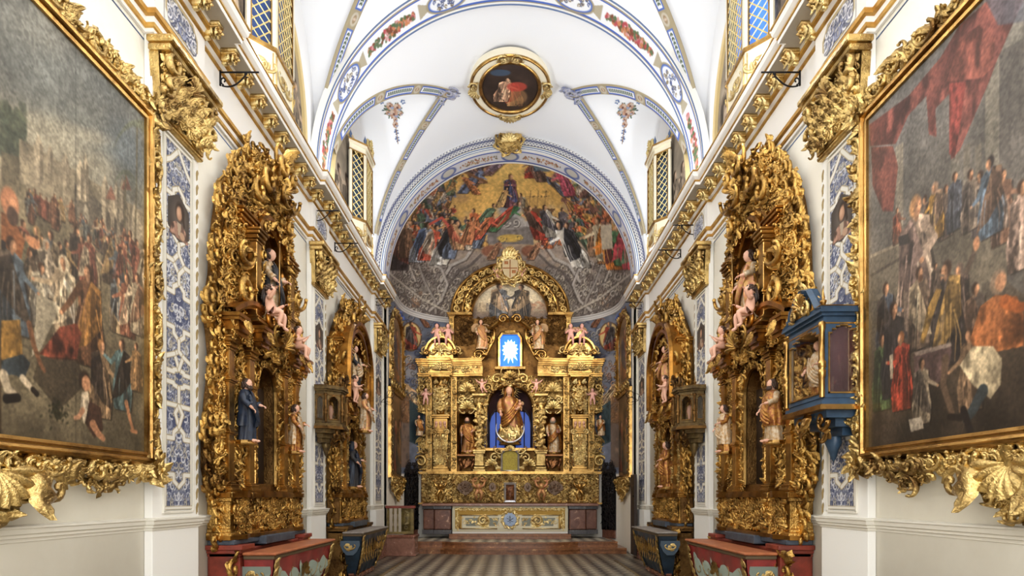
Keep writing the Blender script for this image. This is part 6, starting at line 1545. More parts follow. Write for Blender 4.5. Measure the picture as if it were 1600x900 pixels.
# estipites with bulbs, framing strips, twisted columns
for sx in (-1, 1):
    x = sx * 2.2; k = MB(); y = PP - .20
    for zz, w_, d_ in ((2.42, .27, .24), (2.50, .24, .22)): k.put(box(x - w_, x + w_, y - d_, PP, zz, zz + .08, .01), smooth=False)
    V, F = prism([(x - .15, 2.58), (x + .15, 2.58), (x + .24, 3.62), (x - .24, 3.62)], y - .16, PP); k.add(V, F, smooth=False)
    for zz, w_ in ((3.62, .28), (3.68, .24), (3.74, .20), (4.10, .27), (4.16, .30)): k.put(box(x - w_, x + w_, y - w_ * .8, PP, zz, zz + .06, .01), smooth=False)
    k.put(box(x - .22, x + .22, y - .18, PP, 3.78, 4.10, .01), smooth=False)
    V, F = lathe([(.10, 4.2), (.2, 4.26), (.24, 4.40), (.20, 4.54), (.12, 4.62), (.2, 4.68), (.25, 4.82), (.21, 4.98), (.13, 5.06), (.2, 5.1), (.22, 5.18), (.15, 5.24), (.24, 5.34), (.27, 5.42)], 16); k.add(V + np.array([x, y + .02, 0]), F)
    k.put(box(x - .30, x + .30, y - .26, PP, 5.40, 5.48, .01), smooth=False)
    k.build('estipite_column', G['goldf'], root)
    k = MB(); c2 = MB()
    scatter(c2, lambda X, Z: abs(X) < .2 and 2.62 < Z < 3.58, (0, .2, 2.6, 3.6), .10, .18, 40, y=y - .165, seed=3); scatter(c2, lambda X, Z: abs(X) < .24 and 4.24 < Z < 5.1, (0, .22, 4.2, 5.1), .08, .16, 40, y=lambda X, Z: y - math.sqrt(max(0, .05 - X * X)), seed=6, tmpl=[LF, LF2, RO, SH, VO])
    for q_ in (-1, 1): c2.put(ACAN, mat_at(q_ * .14, y - .22, 5.26, .2, 0)); c2.put(VO, mat_at(q_ * .2, y - .2, 3.66, .22, 0, flip=q_ > 0))
    c2.V = [v + np.array([x, 0, 0]) for v in c2.V]; c2.build('column_carving', G['goldb'], root)
    k = MB(); 
    for q_ in (-1, 0, 1): k.put(sphere(x + q_ * .13, y - .22, 3.95, .05, .05, .06)); k.add(*tube([(x + q_ * .13, y - .2, 3.9), (x + q_ * .16, y - .2, 3.8)], [.04, .02], 6))
    k.build('putto_heads', G['skin'], root)
    for xx in (sx * 2.60, sx * 1.80):
        k = MB(); k.put(box(xx - .10, xx + .10, PP - .14, PP, 2.42, 5.46, .008), smooth=False); o = k.build('pilaster_strip', G['goldf'], root)
        k = MB(); along(k, [(xx, 2.5), (xx, 5.4)], .13, .17, y=PP - .145, tmpl=[VO, RINC, LF, RO], seed=4); k.build('relief', G['gold'], o)
    # saint niche
    k = MB(); xn = sx * 1.38; V, F = sweep_xz([(xn - .26, 2.95), (xn - .26, 4.28), (xn + .26, 4.28), (xn + .26, 2.95)], [(0, 0), (0, .10), (.03, .12), (.06, .08), (.06, 0)], PP, side=1.0); k.add(V, F, smooth=False); k.put(box(xn - .26, xn + .26, PP - .02, PP, 2.95, 4.28)); k.build('saint_niche', G['goldf'], root)
    k = MB(); k.put(box(xn - .30, xn + .30, PP - .36, PP, 2.90, 2.97, .01), smooth=False); 
    for q_ in (-1, 1): k.put(sphere(xn + q_ * .22, PP - .28, 2.78, .06, .06, .08)); k.add(*tube([(xn + q_ * .22, PP - .26, 2.72), (xn + q_ * .16, PP - .3, 2.58), (xn + q_ * .2, PP - .24, 2.45)], [.06, .05, .03], 7)); 
    k.put(ACAN, mat_at(xn, PP - .2, 2.66, .4, PI)); k.build('niche_console', plain('bronze_gilding', (150, 104, 62), .35, .8, col2=(96, 60, 40), vscale=12), root)
    k = MB(); k.put(SH, mat_at(xn, PP - .12, 4.5, .42, 0)); k.put(SH, mat_at(xn, PP - .10, 5.06, .46, 0)); 
    for q_ in (-1, 1): k.put(C_, mat_at(xn + q_ * .17, PP - .12, 4.38, .26, q_ * .9, flip=q_ > 0)); k.put(VLEAF, mat_at(xn + q_ * .18, PP - .1, 4.72, .28, 0, flip=q_ > 0))
    k.build('niche_canopy', G['goldb'], root)
    # twisted column
    k = MB(); xc_ = sx * .98; yk = PP - .22
    for zz, w_ in ((2.42, .20), (2.50, .17), (2.60, .15), (2.98, .19), (3.04, .21)): k.put(box(xc_ - w_, xc_ + w_, yk - w_, PP, zz, zz + .07, .01), smooth=False)
    k.put(box(xc_ - .14, xc_ + .14, yk - .14, PP, 2.6, 3.0, .01), smooth=False)
    twisted(k, xc_, yk, 3.10, 4.52, .125); V, F = lathe([(.12, 4.52), (.16, 4.56), (.12, 4.6), (.15, 4.72), (.2, 4.80)], 14); k.add(V + np.array([xc_, yk, 0]), F); k.put(box(xc_ - .22, xc_ + .22, yk - .22, PP, 4.80, 4.88, .01), smooth=False)
    for q_ in (-1, 0, 1): k.put(ACAN, mat_at(xc_ + q_ * .11, yk - .12, 4.68, .2, 0)); 
    k.build('twisted_column', G['gold'], root)
    # outer wing scroll
    k = MB(); P_w = [(2.72, 2.45), (2.98, 2.52), (3.05, 2.9), (2.98, 3.25), (2.74, 3.6), (2.9, 4.2), (2.9, 5.0), (2.74, 5.5), (2.70, 5.5)]
    scatter(k, lambda X, Z: 2.66 < X < 3.12 - .12 * (Z > 3.3) and 2.46 < Z < 5.6 and not (3.55 < Z < 4.3), (2.6, 3.2, 2.4, 5.6), .14, .26, 110, y=PP - .08, seed=5, sym=False); k.put(VO, mat_at(2.86, PP - .14, 2.75, .46, 0)); k.put(VLEAF, mat_at(2.80, PP - .14, 5.1, .4, 2))
    t_ = np.linspace(0, 1, 12); V, F = sweep_xz([(3.08 - .38 * a, 3.28 + .30 * math.sin(a * PI / 2)) for a in t_], [(-.03, 0), (-.03, .2), (.03, .22), (.04, 0)], PP, side=1.0); k.add(V, F, smooth=False)
    if sx < 0: k.V = [v * np.array([-1, 1, 1]) for v in k.V]
    k.build('outer_wing', G['gold'], root)
# carved ground
def zone(x, z):
    ax = abs(x)
    if ax > 2.68 or not (2.46 < z < 5.46): return False
    if abs(ax - 2.2) < .24 or abs(ax - 2.6) < .12 or abs(ax - 1.8) < .12 or (abs(ax - 1.38) < .32 and z < 4.62) or abs(ax - .98) < .16 and z < 4.9: return False
    if ax < .78 and z < 4.5 or math.hypot(ax / .78, (z - 4.45) / .80) < 1 and z > 4.4: return False
    if ax < .34 and z < 3.15: return False
    return True
k = MB(); scatter(k, zone, (0, 2.68, 2.45, 5.48), .10, .20, 620, y=PP - .01, seed=41, tmpl=RICH + [RO, LF, SH]); k.build('carved_field', G['gold'], root)
# camarin of the central image
k = MB(); V, F = sweep_xz(hole, [(0, -.5), (0, .06), (.03, .12), (.08, .14), (.10, .08), (.10, 0)], PP, side=1.0); k.add(V, F, smooth=False); k.put(box(-.86, .86, PP - .28, PP + .3, 3.08, 3.14, .01), smooth=False); k.put(box(-.80, .80, PP - .22, PP + .3, 3.13, 3.18, .01), smooth=False); k.build('camarin_arch', G['goldf'], root)
k = MB(); along(k, [(a * 1.16, z_ + (.08 if z_ > 4.5 else 0)) for a, z_ in arch_path(.70, 3.3, 4.45, 16, .74)], .12, .20, y=PP - .14, tmpl=[VLEAF, RINC, LF2, RO], seed=3)
for sx in (-1, 1): k.put(VLEAF, mat_at(sx * .42, PP - .24, 5.36, .42, .5 * sx, flip=sx > 0)); k.put(VLEAF, mat_at(sx * .72, PP - .2, 5.1, .36, .8 * sx, flip=sx > 0)); k.put(C_, mat_at(sx * .22, PP - .28, 5.52, .3, 1.3 * sx, flip=sx > 0))
k.put(SH, mat_at(0, PP - .26, 5.45, .4, 0)); k.build('camarin_carving', G['gold'], root)
# inside: dark hollow with blue lit window frames
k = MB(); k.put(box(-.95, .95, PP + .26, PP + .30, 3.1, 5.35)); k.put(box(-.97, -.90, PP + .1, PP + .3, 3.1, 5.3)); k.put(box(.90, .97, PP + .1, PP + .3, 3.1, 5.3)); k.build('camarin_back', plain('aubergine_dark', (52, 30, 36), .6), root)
for sx in (-1, 1):
    k = MB(); V, F = prism([(sx * .66, 3.2), (sx * .18, 3.2), (sx * .18, 4.34), (sx * .30, 4.40), (sx * .5, 4.36), (sx * .62, 4.2), (sx * .66, 4.0)], PP + .20, PP + .22); k.add(V, F, smooth=False); o = k.build('blue_pane', emis('blue_daylight_glass', (52, 84, 170), .55), root)
    k = MB(); 
    k.add(*tube([(sx * .68, PP + .17, 3.2), (sx * .68, PP + .17, 4.0), (sx * .62, PP + .17, 4.25), (sx * .5, PP + .17, 4.42), (sx * .3, PP + .17, 4.46)], .025, 6)); k.add(*tube([(sx * .46, PP + .18, 3.2), (sx * .46, PP + .18, 4.4)], .018, 6)); k.build('pane_frame', G['darkwood'], root)
    k = MB(); k.put(box(sx * .78 - .025, sx * .78 + .025, PP - .05, PP - .02, 3.2, 4.2)); k.build('blue_side_strip', emis('blue_glow_strip', (90, 130, 230), .8), root)
# entablature
k = MB()
pl0 = [(-2.95, 0), (-2.95, -.22), (-2.56, -.22), (-2.56, -.52), (-1.84, -.52), (-1.84, -.26), (-1.3, -.26), (-1.3, -.34), (-.88, -.34), (-.88, -.2)]
pls = [pl0 + [(-.88, 0)], [(.88, 0)] + [(-a, b_) for a, b_ in reversed(pl0)]]
for pl in pls:
    for z_, hh, e in ((5.46, .05, -.02), (5.51, .04, .03), (5.55, .24, -.06), (5.79, .05, .0), (5.84, .05, .06), (5.89, .07, .12), (5.96, .03, .16)):
        V, F = prism([(a * (1 + .012 * (e / .1)), b_ - e if b_ < -.1 else b_) for a, b_ in pl], 0, hh); k.add(np.stack([V[:, 0], PP + V[:, 2], V[:, 1] + z_], -1), F, smooth=False)
k.build('entablature', G['goldf'], root)
k = MB(); scatter(k, lambda x, z: .9 < abs(x) < 2.85 and 5.58 < z < 5.76, (.9, 2.9, 5.56, 5.78), .10, .16, 60, y=lambda x, z: PP - (.47 if 1.84 < abs(x) < 2.56 else .24), seed=5)
for sx in (-1, 1): k.put(SH, mat_at(sx * 2.2, PP - .5, 5.68, .34, 0)); k.put(RO, mat_at(sx * 2.2, PP - .6, 5.66, .2, 0))
k.build('frieze_carving', G['goldb'], root)
# central window with the luminous star
k = MB(); V, F = sweep_xz([(-.33, 5.78), (-.33, 6.68), (-.24, 6.82), (.24, 6.82), (.33, 6.68), (.33, 5.78)], [(-.01, -.05), (-.01, .16), (.05, .18), (.09, .12), (.11, 0)], PP, side=1.0); k.add(V, F, smooth=False); k.put(box(-.5, .5, PP - .24, PP, 5.68, 5.78, .01), smooth=False); k.put(box(-.18, .18, PP - .2, PP, 6.84, 6.94, .01), smooth=False); k.build('window_surround', G['goldf'], root)
k = MB(); V, F = prism([(-.33, 5.78), (.33, 5.78), (.33, 6.68), (.24, 6.82), (-.24, 6.82), (-.33, 6.68)], PP - .05, PP - .03); k.add(V, F, smooth=False); bw = k.build('blue_window', emis('blue_stained_glass', (30, 100, 236), 1.5), root)
k = MB(); st = []
for i in range(28):
    a = i / 28 * 2 * PI + .05; r_ = (.27 + .10 * (math.sin(a) < -.5) if i % 2 == 0 else .20); st.append((r_ * .95 * math.cos(a), 6.34 + r_ * 1.22 * math.sin(a)))
V, F = prism(st, PP - .075, PP - .06); k.add(V, F, smooth=False); k.build('star', emis('white_star_light', (226, 244, 255), 3.2), bw)
for sx in (-1, 1):
    k = MB(); 
    for j, (x_, z_, s_, r_) in enumerate(((1.0, 6.12, .42, .2), (.88, 6.4, .36, .8), (.72, 6.62, .3, 1.2), (1.12, 6.0, .3, 0))): k.put(VLEAF, mat_at(sx * x_, PP - .22, z_, s_, r_ * sx, flip=sx > 0))
    t_ = np.linspace(0, 1, 16)
    for off in (0, .12, .24):
        P1 = [(sx * (.50 + off * .5 + .55 * a ** 2), 6.95 - off - .95 * a ** .8) for a in t_]; k.add(*tube([(p[0], PP - .18 - .1 * off, p[1]) for p in P1], .05, 7))
    k.build('volute_buttress', G['goldf'], root)
    k = MB(); V, F = sweep_xz([(sx * 1.25, 7.02), (sx * .8, 7.02), (sx * .8, 6.98), (sx * .62, 6.98), (sx * .35, 7.2), (sx * .2, 7.28), (sx * .02, 7.28)], [(-.04, 0), (-.04, .22), (0, .26), (.04, .28), (.07, .24), (.08, 0)], PP, side=-1.0 * sx * -1 if False else (1.0 if sx < 0 else -1.0)); k.add(V, F, smooth=False); k.put(VO, mat_at(sx * .22, PP - .28, 7.26, .36, 0, flip=sx > 0, dz=1.2)); k.build('broken_pediment', G['goldf'], root)
    # curved pediment over the outer columns
    t_ = np.linspace(PI, 0, 18); V, F = sweep_xz([(sx * 2.2 + .46 * math.cos(a), 6.12 + .52 * math.sin(a)) for a in t_], [(-.05, 0), (-.05, .42), (0, .46), (.05, .46), (.07, .40), (.07, 0)], PP, side=1.0); k = MB(); k.add(V, F, smooth=False)
    k.put(box(sx * 2.2 - .40, sx * 2.2 + .40, PP - .34, PP, 6.0, 6.5, .01), smooth=False)
    for q_ in (-1, 1): k.put(VO, mat_at(sx * 2.2 + q_ * .44, PP - .46, 6.16, .24, 0, flip=q_ > 0, dz=1.2)); 
    k.build('curved_pediment', G['goldf'], root)
    k = MB(); k.put(SH, mat_at(sx * 2.2, PP - .36, 6.3, .36, 0)); k.put(RO, mat_at(sx * 2.2, PP - .44, 6.2, .26, 0)); k.put(ACAN, mat_at(sx * 2.2, PP - .4, 6.75, .34, 0))
    for q_ in (-1, 1): k.put(RINC, mat_at(sx * 2.2 + q_ * .28, PP - .36, 6.2, .26, 0, flip=q_ > 0)); k.put(VLEAF, mat_at(sx * 2.2 + q_ * .52, PP - .2, 6.28, .3, 0, flip=q_ > 0)); 
    k.build('pediment_carving', G['goldb'], root)
    k = MB(); k.put(box(sx * 1.87 - .08, sx * 1.87 + .08, PP - .18, PP, 6.0, 7.42, .008), smooth=False); molding_box(k, sx * 1.87 - .09, sx * 1.87 + .09, 7.36, 7.5, PP - .18, CAPS); o = k.build('attic_pilaster', G['goldf'], root)
    k = MB(); along(k, [(sx * 1.87, 6.1), (sx * 1.87, 7.3)], .13, .14, y=PP - .19, tmpl=[LF, RO, VO]); k.build('relief', G['gold'], o)
k = MB(); scatter(k, lambda x, z: 1.2 < abs(x) < 1.76 and 6.5 < z < 7.42, (1.2, 1.78, 6.1, 7.44), .09, .16, 90, y=PP - .01, seed=15); scatter(k, lambda x, z: .38 < abs(x) < 1.1 and 6.9 < z < 7.4, (.4, 1.2, 6.9, 7.4), .1, .18, 40, y=PP - .05, seed=16); k.build('attic_field', G['goldd'], root)
# attic arch
def ell(a, A, B, zc=7.5): return (A * math.cos(a), zc + B * math.sin(a))
k = MB(); tt = np.linspace(PI, 0, 44)
for A, B, pr in ((1.86, 1.56, [(-.02, 0), (-.02, .22), (.02, .25), (.05, .22), (.05, 0)]), (1.52, 1.30, [(-.02, 0), (-.02, .16), (.02, .18), (.04, 0)]), (1.22, 1.05, [(-.04, .0), (-.04, .22), (.0, .26), (.03, .2), (.03, 0)])):
    V, F = sweep_xz([ell(a, A, B) for a in tt], pr, PP, side=1.0); k.add(V, F, smooth=False)
k.put(box(-1.95, -1.2, PP - .22, PP, 7.42, 7.52, .01), smooth=False); k.put(box(1.2, 1.95, PP - .22, PP, 7.42, 7.52, .01), smooth=False); k.build('attic_arch', G['goldf'], root)
k = MB(); along(k, [ell(a, 1.70, 1.44) for a in tt], .24, .26, y=PP - .12, tmpl=[VO, VLEAF], seed=3); along(k, [ell(a, 1.38, 1.18) for a in tt], .15, .24, y=PP - .16, tmpl=[RINC, LF2, VLEAF], seed=5); along(k, [ell(a, 1.72, 1.45) for a in tt], .13, .14, y=PP - .16, tmpl=[LF, RO, C_], seed=6); k.build('attic_arch_carving', G['gold'], root)
# attic painting
cv = Cv(260, 170, (196, 186, 170)); cv.vgrad([(0, (196, 186, 166)), (.55, (206, 190, 160)), (.75, (150, 130, 108)), (1, (92, 78, 72))]); cv.noise(30, .12, 3)
rr = np.random.RandomState(2)
for i in range(16): x = rr.uniform(8, 90); h_ = rr.uniform(18, 46); cv.poly([(x, 138), (x, 138 - h_), (x + 4, 134 - h_), (x + 8, 138 - h_), (x + 8, 138)], [(140, 128, 112), (116, 106, 98), (164, 146, 120)][rr.randint(3)], .9, i, 5, .2)
for i in range(40): x = rr.uniform(170, 252); y = rr.uniform(90, 140); cv.ell(x, y, 8, 5, [(176, 130, 100), (140, 110, 90), (150, 140, 120)][rr.randint(3)], .6)
for (x, h_, a, b_) in ((88, 150, (104, 104, 108), (168, 140, 110)), (166, 146, (66, 60, 56), (150, 126, 96))): cv.fig(x, 160, h_, a, (200, 160, 130), b_, seed=x, face=1 if x < 120 else -1, lean=.02)
cv.noise(4, .10, 9, 1, 2)
flat_canvas('attic_painting', cv, -1.2, 1.2, 7.36, 8.56, PP - .02, G['paint'], root, mask=lambda X, Z: (np.hypot(X / 1.21, (Z - 7.5) / 1.05) < 1) | (Z < 7.5))
# shield
k = MB(); SHP = [(-.24, 9.12), (.0, 9.16), (.24, 9.12), (.25, 8.85), (.18, 8.66), (0, 8.54), (-.18, 8.66), (-.25, 8.85)]
V, F = prism(SHP, PP - .34, PP - .2); k.add(V, F, smooth=False); so = k.build('shield', plain('pale_shield', (206, 186, 146), .4, .3), root)
k = MB(); k.put(box(-.015, .015, PP - .355, PP - .33, 8.58, 9.12)); k.put(box(-.23, .23, PP - .355, PP - .33, 8.85, 8.88)); 
for a, b_ in ((-1, 1), (1, -1)): k.put(box(.12 * a - .06, .12 * a + .06, PP - .352, PP - .33, 8.99 if b_ > 0 else 8.70, 9.08 if b_ > 0 else 8.80))
k.build('shield_quarters', plain('rust_quarters', (176, 116, 70), .5), so)
k = MB()
for i in range(22):
    a = i / 22 * 2 * PI; k.put([LF2, VLEAF][i % 2], mat_at(.36 * math.cos(a), PP - .26, 8.86 + .42 * math.sin(a), .30, a - PI / 2, flip=math.cos(a) > 0))
for i in range(5): k.put(LF, mat_at(-.2 + i * .1, PP - .34, 9.34, .22, -(-.2 + i * .1) * 2)); 
k.put(box(-.24, .24, PP - .36, PP - .2, 9.2, 9.26, .01)); k.put(SH, mat_at(0, PP - .3, 9.42, .3, 0)); k.build('shield_cartouche', G['goldb'], root)

# ---- high altar
W0 = (0, 0, 0)
def marb(name, x0, x1, y0, y1, z0, z1, mat, parent, b_=.01): k = MB(); k.put(box(x0, x1, y0, y1, z0, z1, b_), smooth=False); return k.build(name, mat, parent)
G['brownmarble'] = marble('brown_marble', (122, 82, 66), (80, 50, 40), (206, 166, 140), 4); G['redm2'] = marble('rose_marble', (150, 108, 90), (116, 78, 64), (222, 200, 186), 5)
al = empty('high_altar', (0, 19.85, .47), 0, 'High altar table with ivory and gilt frontal on the topmost step', 'altar')
marb('altar_block', -1.80, 1.80, .05, .42, .0, .80, G['plaster'], al); marb('mensa', -2.74, 2.74, -.04, .42, .86, .94, G['redm2'], al, .012)
fc = Cv(420, 100, (206, 200, 172)); rr = np.random.RandomState(6)
fc.poly([(10, 8), (410, 8), (410, 34), (10, 34)], (176, 140, 62)); fc.poly([(10, 8), (34, 8), (34, 88), (10, 88)], (176, 140, 62)); fc.poly([(386, 8), (410, 8), (410, 88), (386, 88)], (176, 140, 62))
fc.poly([(38, 38), (382, 38), (382, 84), (38, 84)], (222, 216, 190)); 
for x0, x1 in ((46, 96), (130, 170), (250, 290), (324, 374)): fc.poly([(x0, 46), (x1, 46), (x1 - 8, 78), (x0 + 4, 78)], (136, 140, 128))
for x0 in (113, 307): fc.ell(x0, 58, 22, 24, (186, 152, 70)); fc.ell(x0, 58, 12, 12, (150, 140, 110))
flat_canvas('frontal', fc, -1.79, 1.79, .06, .86, .04, G['tile'], al)
k = MB(); along(k, [(-1.7, .76), (1.7, .76)], .12, .15, y=.035, tmpl=[SRIN, RINC, RO], dz=.35, seed=3)
for sx in (-1, 1): along(k, [(sx * 1.64, .12), (sx * 1.64, .66)], .11, .15, y=.035, tmpl=[SRIN, RINC], dz=.35); k.put(VLEAF, mat_at(sx * .85, .035, .40, .34, 0, flip=sx > 0, dz=.35)); scatter(k, lambda x, z: True, (.2, 1.5, .22, .52), .07, .12, 30, y=.036, dz=.3, seed=2) if sx > 0 else None; along(k, [(sx * .25 * math.cos(a) , .44 + .26 * math.sin(a)) for a in np.linspace(-PI / 2, PI / 2, 9)], .1, .13, y=.03, tmpl=[LF2, VO], dz=.5)
for sx in (-1, 1):
    for a_, b__ in (((1.56, .16), (1.56, .58)), ((.38, .58), (1.56, .58)), ((.40, .16), (1.56, .16))): k.put(box(min(sx * a_[0], sx * b__[0]) - .012, max(sx * a_[0], sx * b__[0]) + .012, .015, .04, a_[1] - .012, b__[1] + .012))
k.build('gilt_relief', G['goldb'], al)
k = MB(); k.add(*prism([(.21 * math.cos(a) * (1.0 if i % 2 else .86), .44 + .22 * math.sin(a) * (1.0 if i % 2 else .86)) for i, a in enumerate(np.linspace(0, 2 * PI, 25)[:-1])], -.01, .04), smooth=False); k.put(RO, mat_at(0, -.01, .44, .26, 0, dz=.4)); k.build('silver_emblem', plain('blue_grey_silver', (120, 132, 150), .35, .6), al)
for sx in (-1, 1):
    for x0, x1, y0 in ((1.84, 2.36, .04), (2.36, 2.72, .16)):
        marb('marble_pier', min(sx * x0, sx * x1), max(sx * x0, sx * x1), y0, .42, .12, .76, G['brownmarble'], al, .03); marb('pier_cap', min(sx * x0, sx * x1) - .02, max(sx * x0, sx * x1) + .02, y0 - .03, .42, .76, .86, G['greymarble'], al); marb('pier_foot', min(sx * x0, sx * x1) - .02, max(sx * x0, sx * x1) + .02, y0 - .04, .42, -.02, .12, G['greymarble'], al)
marb('gilt_band', -2.72, 2.72, .05, .42, .94, .965, G['goldd'], al)
# ---- steps (built floor)
G['stepred'] = marble('step_marble', (150, 100, 64), (100, 62, 38), (206, 160, 110), 5, .3)
def steps():
    k = MB()
    def front(x, y0, ex): return y0 - ex * max(0, 1 - (abs(x) / 1.9) ** 6)
    for i, (z0, z1, y0, W_) in enumerate(((0, .16, 18.1, 3.3), (.16, .32, 18.45, 3.1))):
        xs_ = np.linspace(-W_, W_, 61); pl = [(x, front(x, y0, .28)) for x in xs_] + [(W_, 21.2), (-W_, 21.2)]
        for a, b_, off in ((z0, z1 - .05, .03), (z1 - .05, z1, 0.0)):
            V, F = prism([(x, y + (off if y < 20 else 0)) for x, y in pl], a, b_); k.add(np.stack([V[:, 0], V[:, 2], V[:, 1]], -1), F, smooth=False)
    tag(k.build('floor_step', G['stepred']), kind='structure')
    k = MB(); V, F = prism([(x, front(x, 18.60, .28)) for x in np.linspace(-3.0, 3.0, 61)] + [(3.0, 21.0), (-3.0, 21.0)], .315, .325); k.add(np.stack([V[:, 0], V[:, 2], V[:, 1]], -1), F, smooth=False); tag(k.build('floor_platform', G['checker']), kind='structure')
    k = MB(); k.put(box(-1.86, 1.86, 19.45, 20.3, .32, .42, .012), smooth=False); k.put(box(-1.88, 1.88, 19.66, 20.3, .41, .465, .012), smooth=False); tag(k.build('floor_step', G['stepred']), kind='structure')
steps()
# ------------------------------------------------------------------ statues
def W(px_, y_, d): return ((px_ - VX) / 1000. * d, d, CH + (VY - y_) / 1000. * d)
AY = MY + PP   # main plane of the high altarpiece
def st(px0, ytop, ybot, d, label, name='saint_statue', cat='statue', rz=0, group=None, **kw):
    p = W(px0, ybot, d); h = (ybot - ytop) / 1000. * d; return statue(name, p, rz, h, label, cat=cat, group=group, **kw)
st(797, 604, 694, AY - .02, 'Crowned Madonna statue with child in the central blue-lit niche', 'madonna_statue', 'statue', robe='robered', mantle='robegold', halo=True, hood=True, seed=4, base=True)
st(731, 652, 709, AY - .22, 'Bearded saint statue with sword in the niche left of the Madonna', robe='robered', mantle='robegold', beard=True, item='sword', seed=3)
st(865, 652, 709, AY - .22, 'Grey-haired saint statue with book in the niche right of the Madonna', robe='robewhite', mantle='robegold', hair='hairg', beard=True, item='book', seed=6)
st(752, 500, 548, AY - .32, 'Seated angel statue left of the bright star window', 'angel_statue', 'angel', robe='robewhite', mantle='robered', wings='wingw', seed=3, rz=.2, base=False)
st(841, 500, 548, AY - .32, 'Seated angel statue right of the bright star window', 'angel_statue', 'angel', robe='robewhite', mantle='robered', wings='wingw', seed=4, rz=-.2, base=False)
st(655, 649, 682, AY - .42, 'Small kneeling statue on the left outer scroll of the high altarpiece', robe='robewhite', mantle='robegold', seed=5, base=False, rz=.3)
st(939, 649, 682, AY - .42, 'Small kneeling statue on the right outer scroll of the high altarpiece', robe='robewhite', mantle='robegold', seed=8, base=False, rz=-.3)
MAD = [o for o in bpy.data.objects if o.name.startswith('madonna_statue')][0]
k = MB(); k.add(*tube([(.24 * math.cos(a), -.16, .26 + .24 * math.sin(a)) for a in np.linspace(-PI - .35, .35, 26)], [.004 + .016 * math.sin(i / 25 * PI) for i in range(26)], 6)); k.build('crescent', G['silver'], MAD)
k = MB(); k.put(sphere(0, -.02, .18, .22, .15, .19, 16, 12)); rr = np.random.RandomState(3)
for i in range(40): a = rr.uniform(PI, 2 * PI); e = rr.uniform(-.9, .9); k.put(LFs, mat_at(.21 * math.cos(a) * math.cos(e), -.02 + .15 * math.sin(a) * math.cos(e), .18 + .18 * math.sin(e), .09, rr.uniform(0, 6), dz=.9))
k.build('cloud_orb', G['goldb'], MAD)
k = MB()
for i in range(26): a = i / 26 * 2 * PI; r1 = .22 if i % 2 else .18; k.add(*tube([(.10 * math.cos(a), .03, .95 + .10 * math.sin(a)), (r1 * math.cos(a), .03, .95 + r1 * math.sin(a))], [.010, .002], 4))
k.put(lathe([(.06, .99), (.075, 1.03), (.06, 1.05), (.03, 1.10), (.012, 1.13), (.001, 1.16)], 12)); k.build('crown', G['goldb'], MAD)
# child on the madonna's arm
p = W(812, 645, AY - .16); place_cherub(p, -.2, .42, 'Child figure held on the arm of the crowned Madonna', 'sit', skin='skin', name='child_statue', cat='statue')
ch = [(683, 540, 34, 'stand', -.3, False, 'Pink cherub standing on the left curved pediment, nearer the wall'), (700, 540, 34, 'stand', .3, True, 'Pink cherub standing on the left curved pediment, nearer the window'),
      (892, 540, 34, 'stand', -.3, False, 'Pink cherub standing on the right curved pediment, nearer the window'), (909, 540, 34, 'stand', .3, True, 'Pink cherub standing on the right curved pediment, nearer the wall'),
      (753, 614, 22, 'fly', 0, False, 'Small flying cherub at upper left of the Madonna niche'), (838, 614, 22, 'fly', 0, True, 'Small flying cherub at upper right of the Madonna niche'),
      (665, 633, 26, 'stand', .3, False, 'Small cherub on the left outer edge of the high altarpiece'), (926, 633, 26, 'stand', -.3, True, 'Small cherub on the right outer edge of the high altarpiece'),
      (777, 437, 17, 'fly', .2, False, 'Tiny cherub at the left foot of the crowning shield'), (815, 437, 17, 'fly', -.2, True, 'Tiny cherub at the right foot of the crowning shield')]
for (x, y, hp, pose, rz, fl, lab) in ch:
    d = AY - (.42 if hp > 30 else .3); place_cherub(W(x, y, d), rz, hp / 1000. * d, lab, pose, 'cherubs of the high altarpiece', flip=fl)
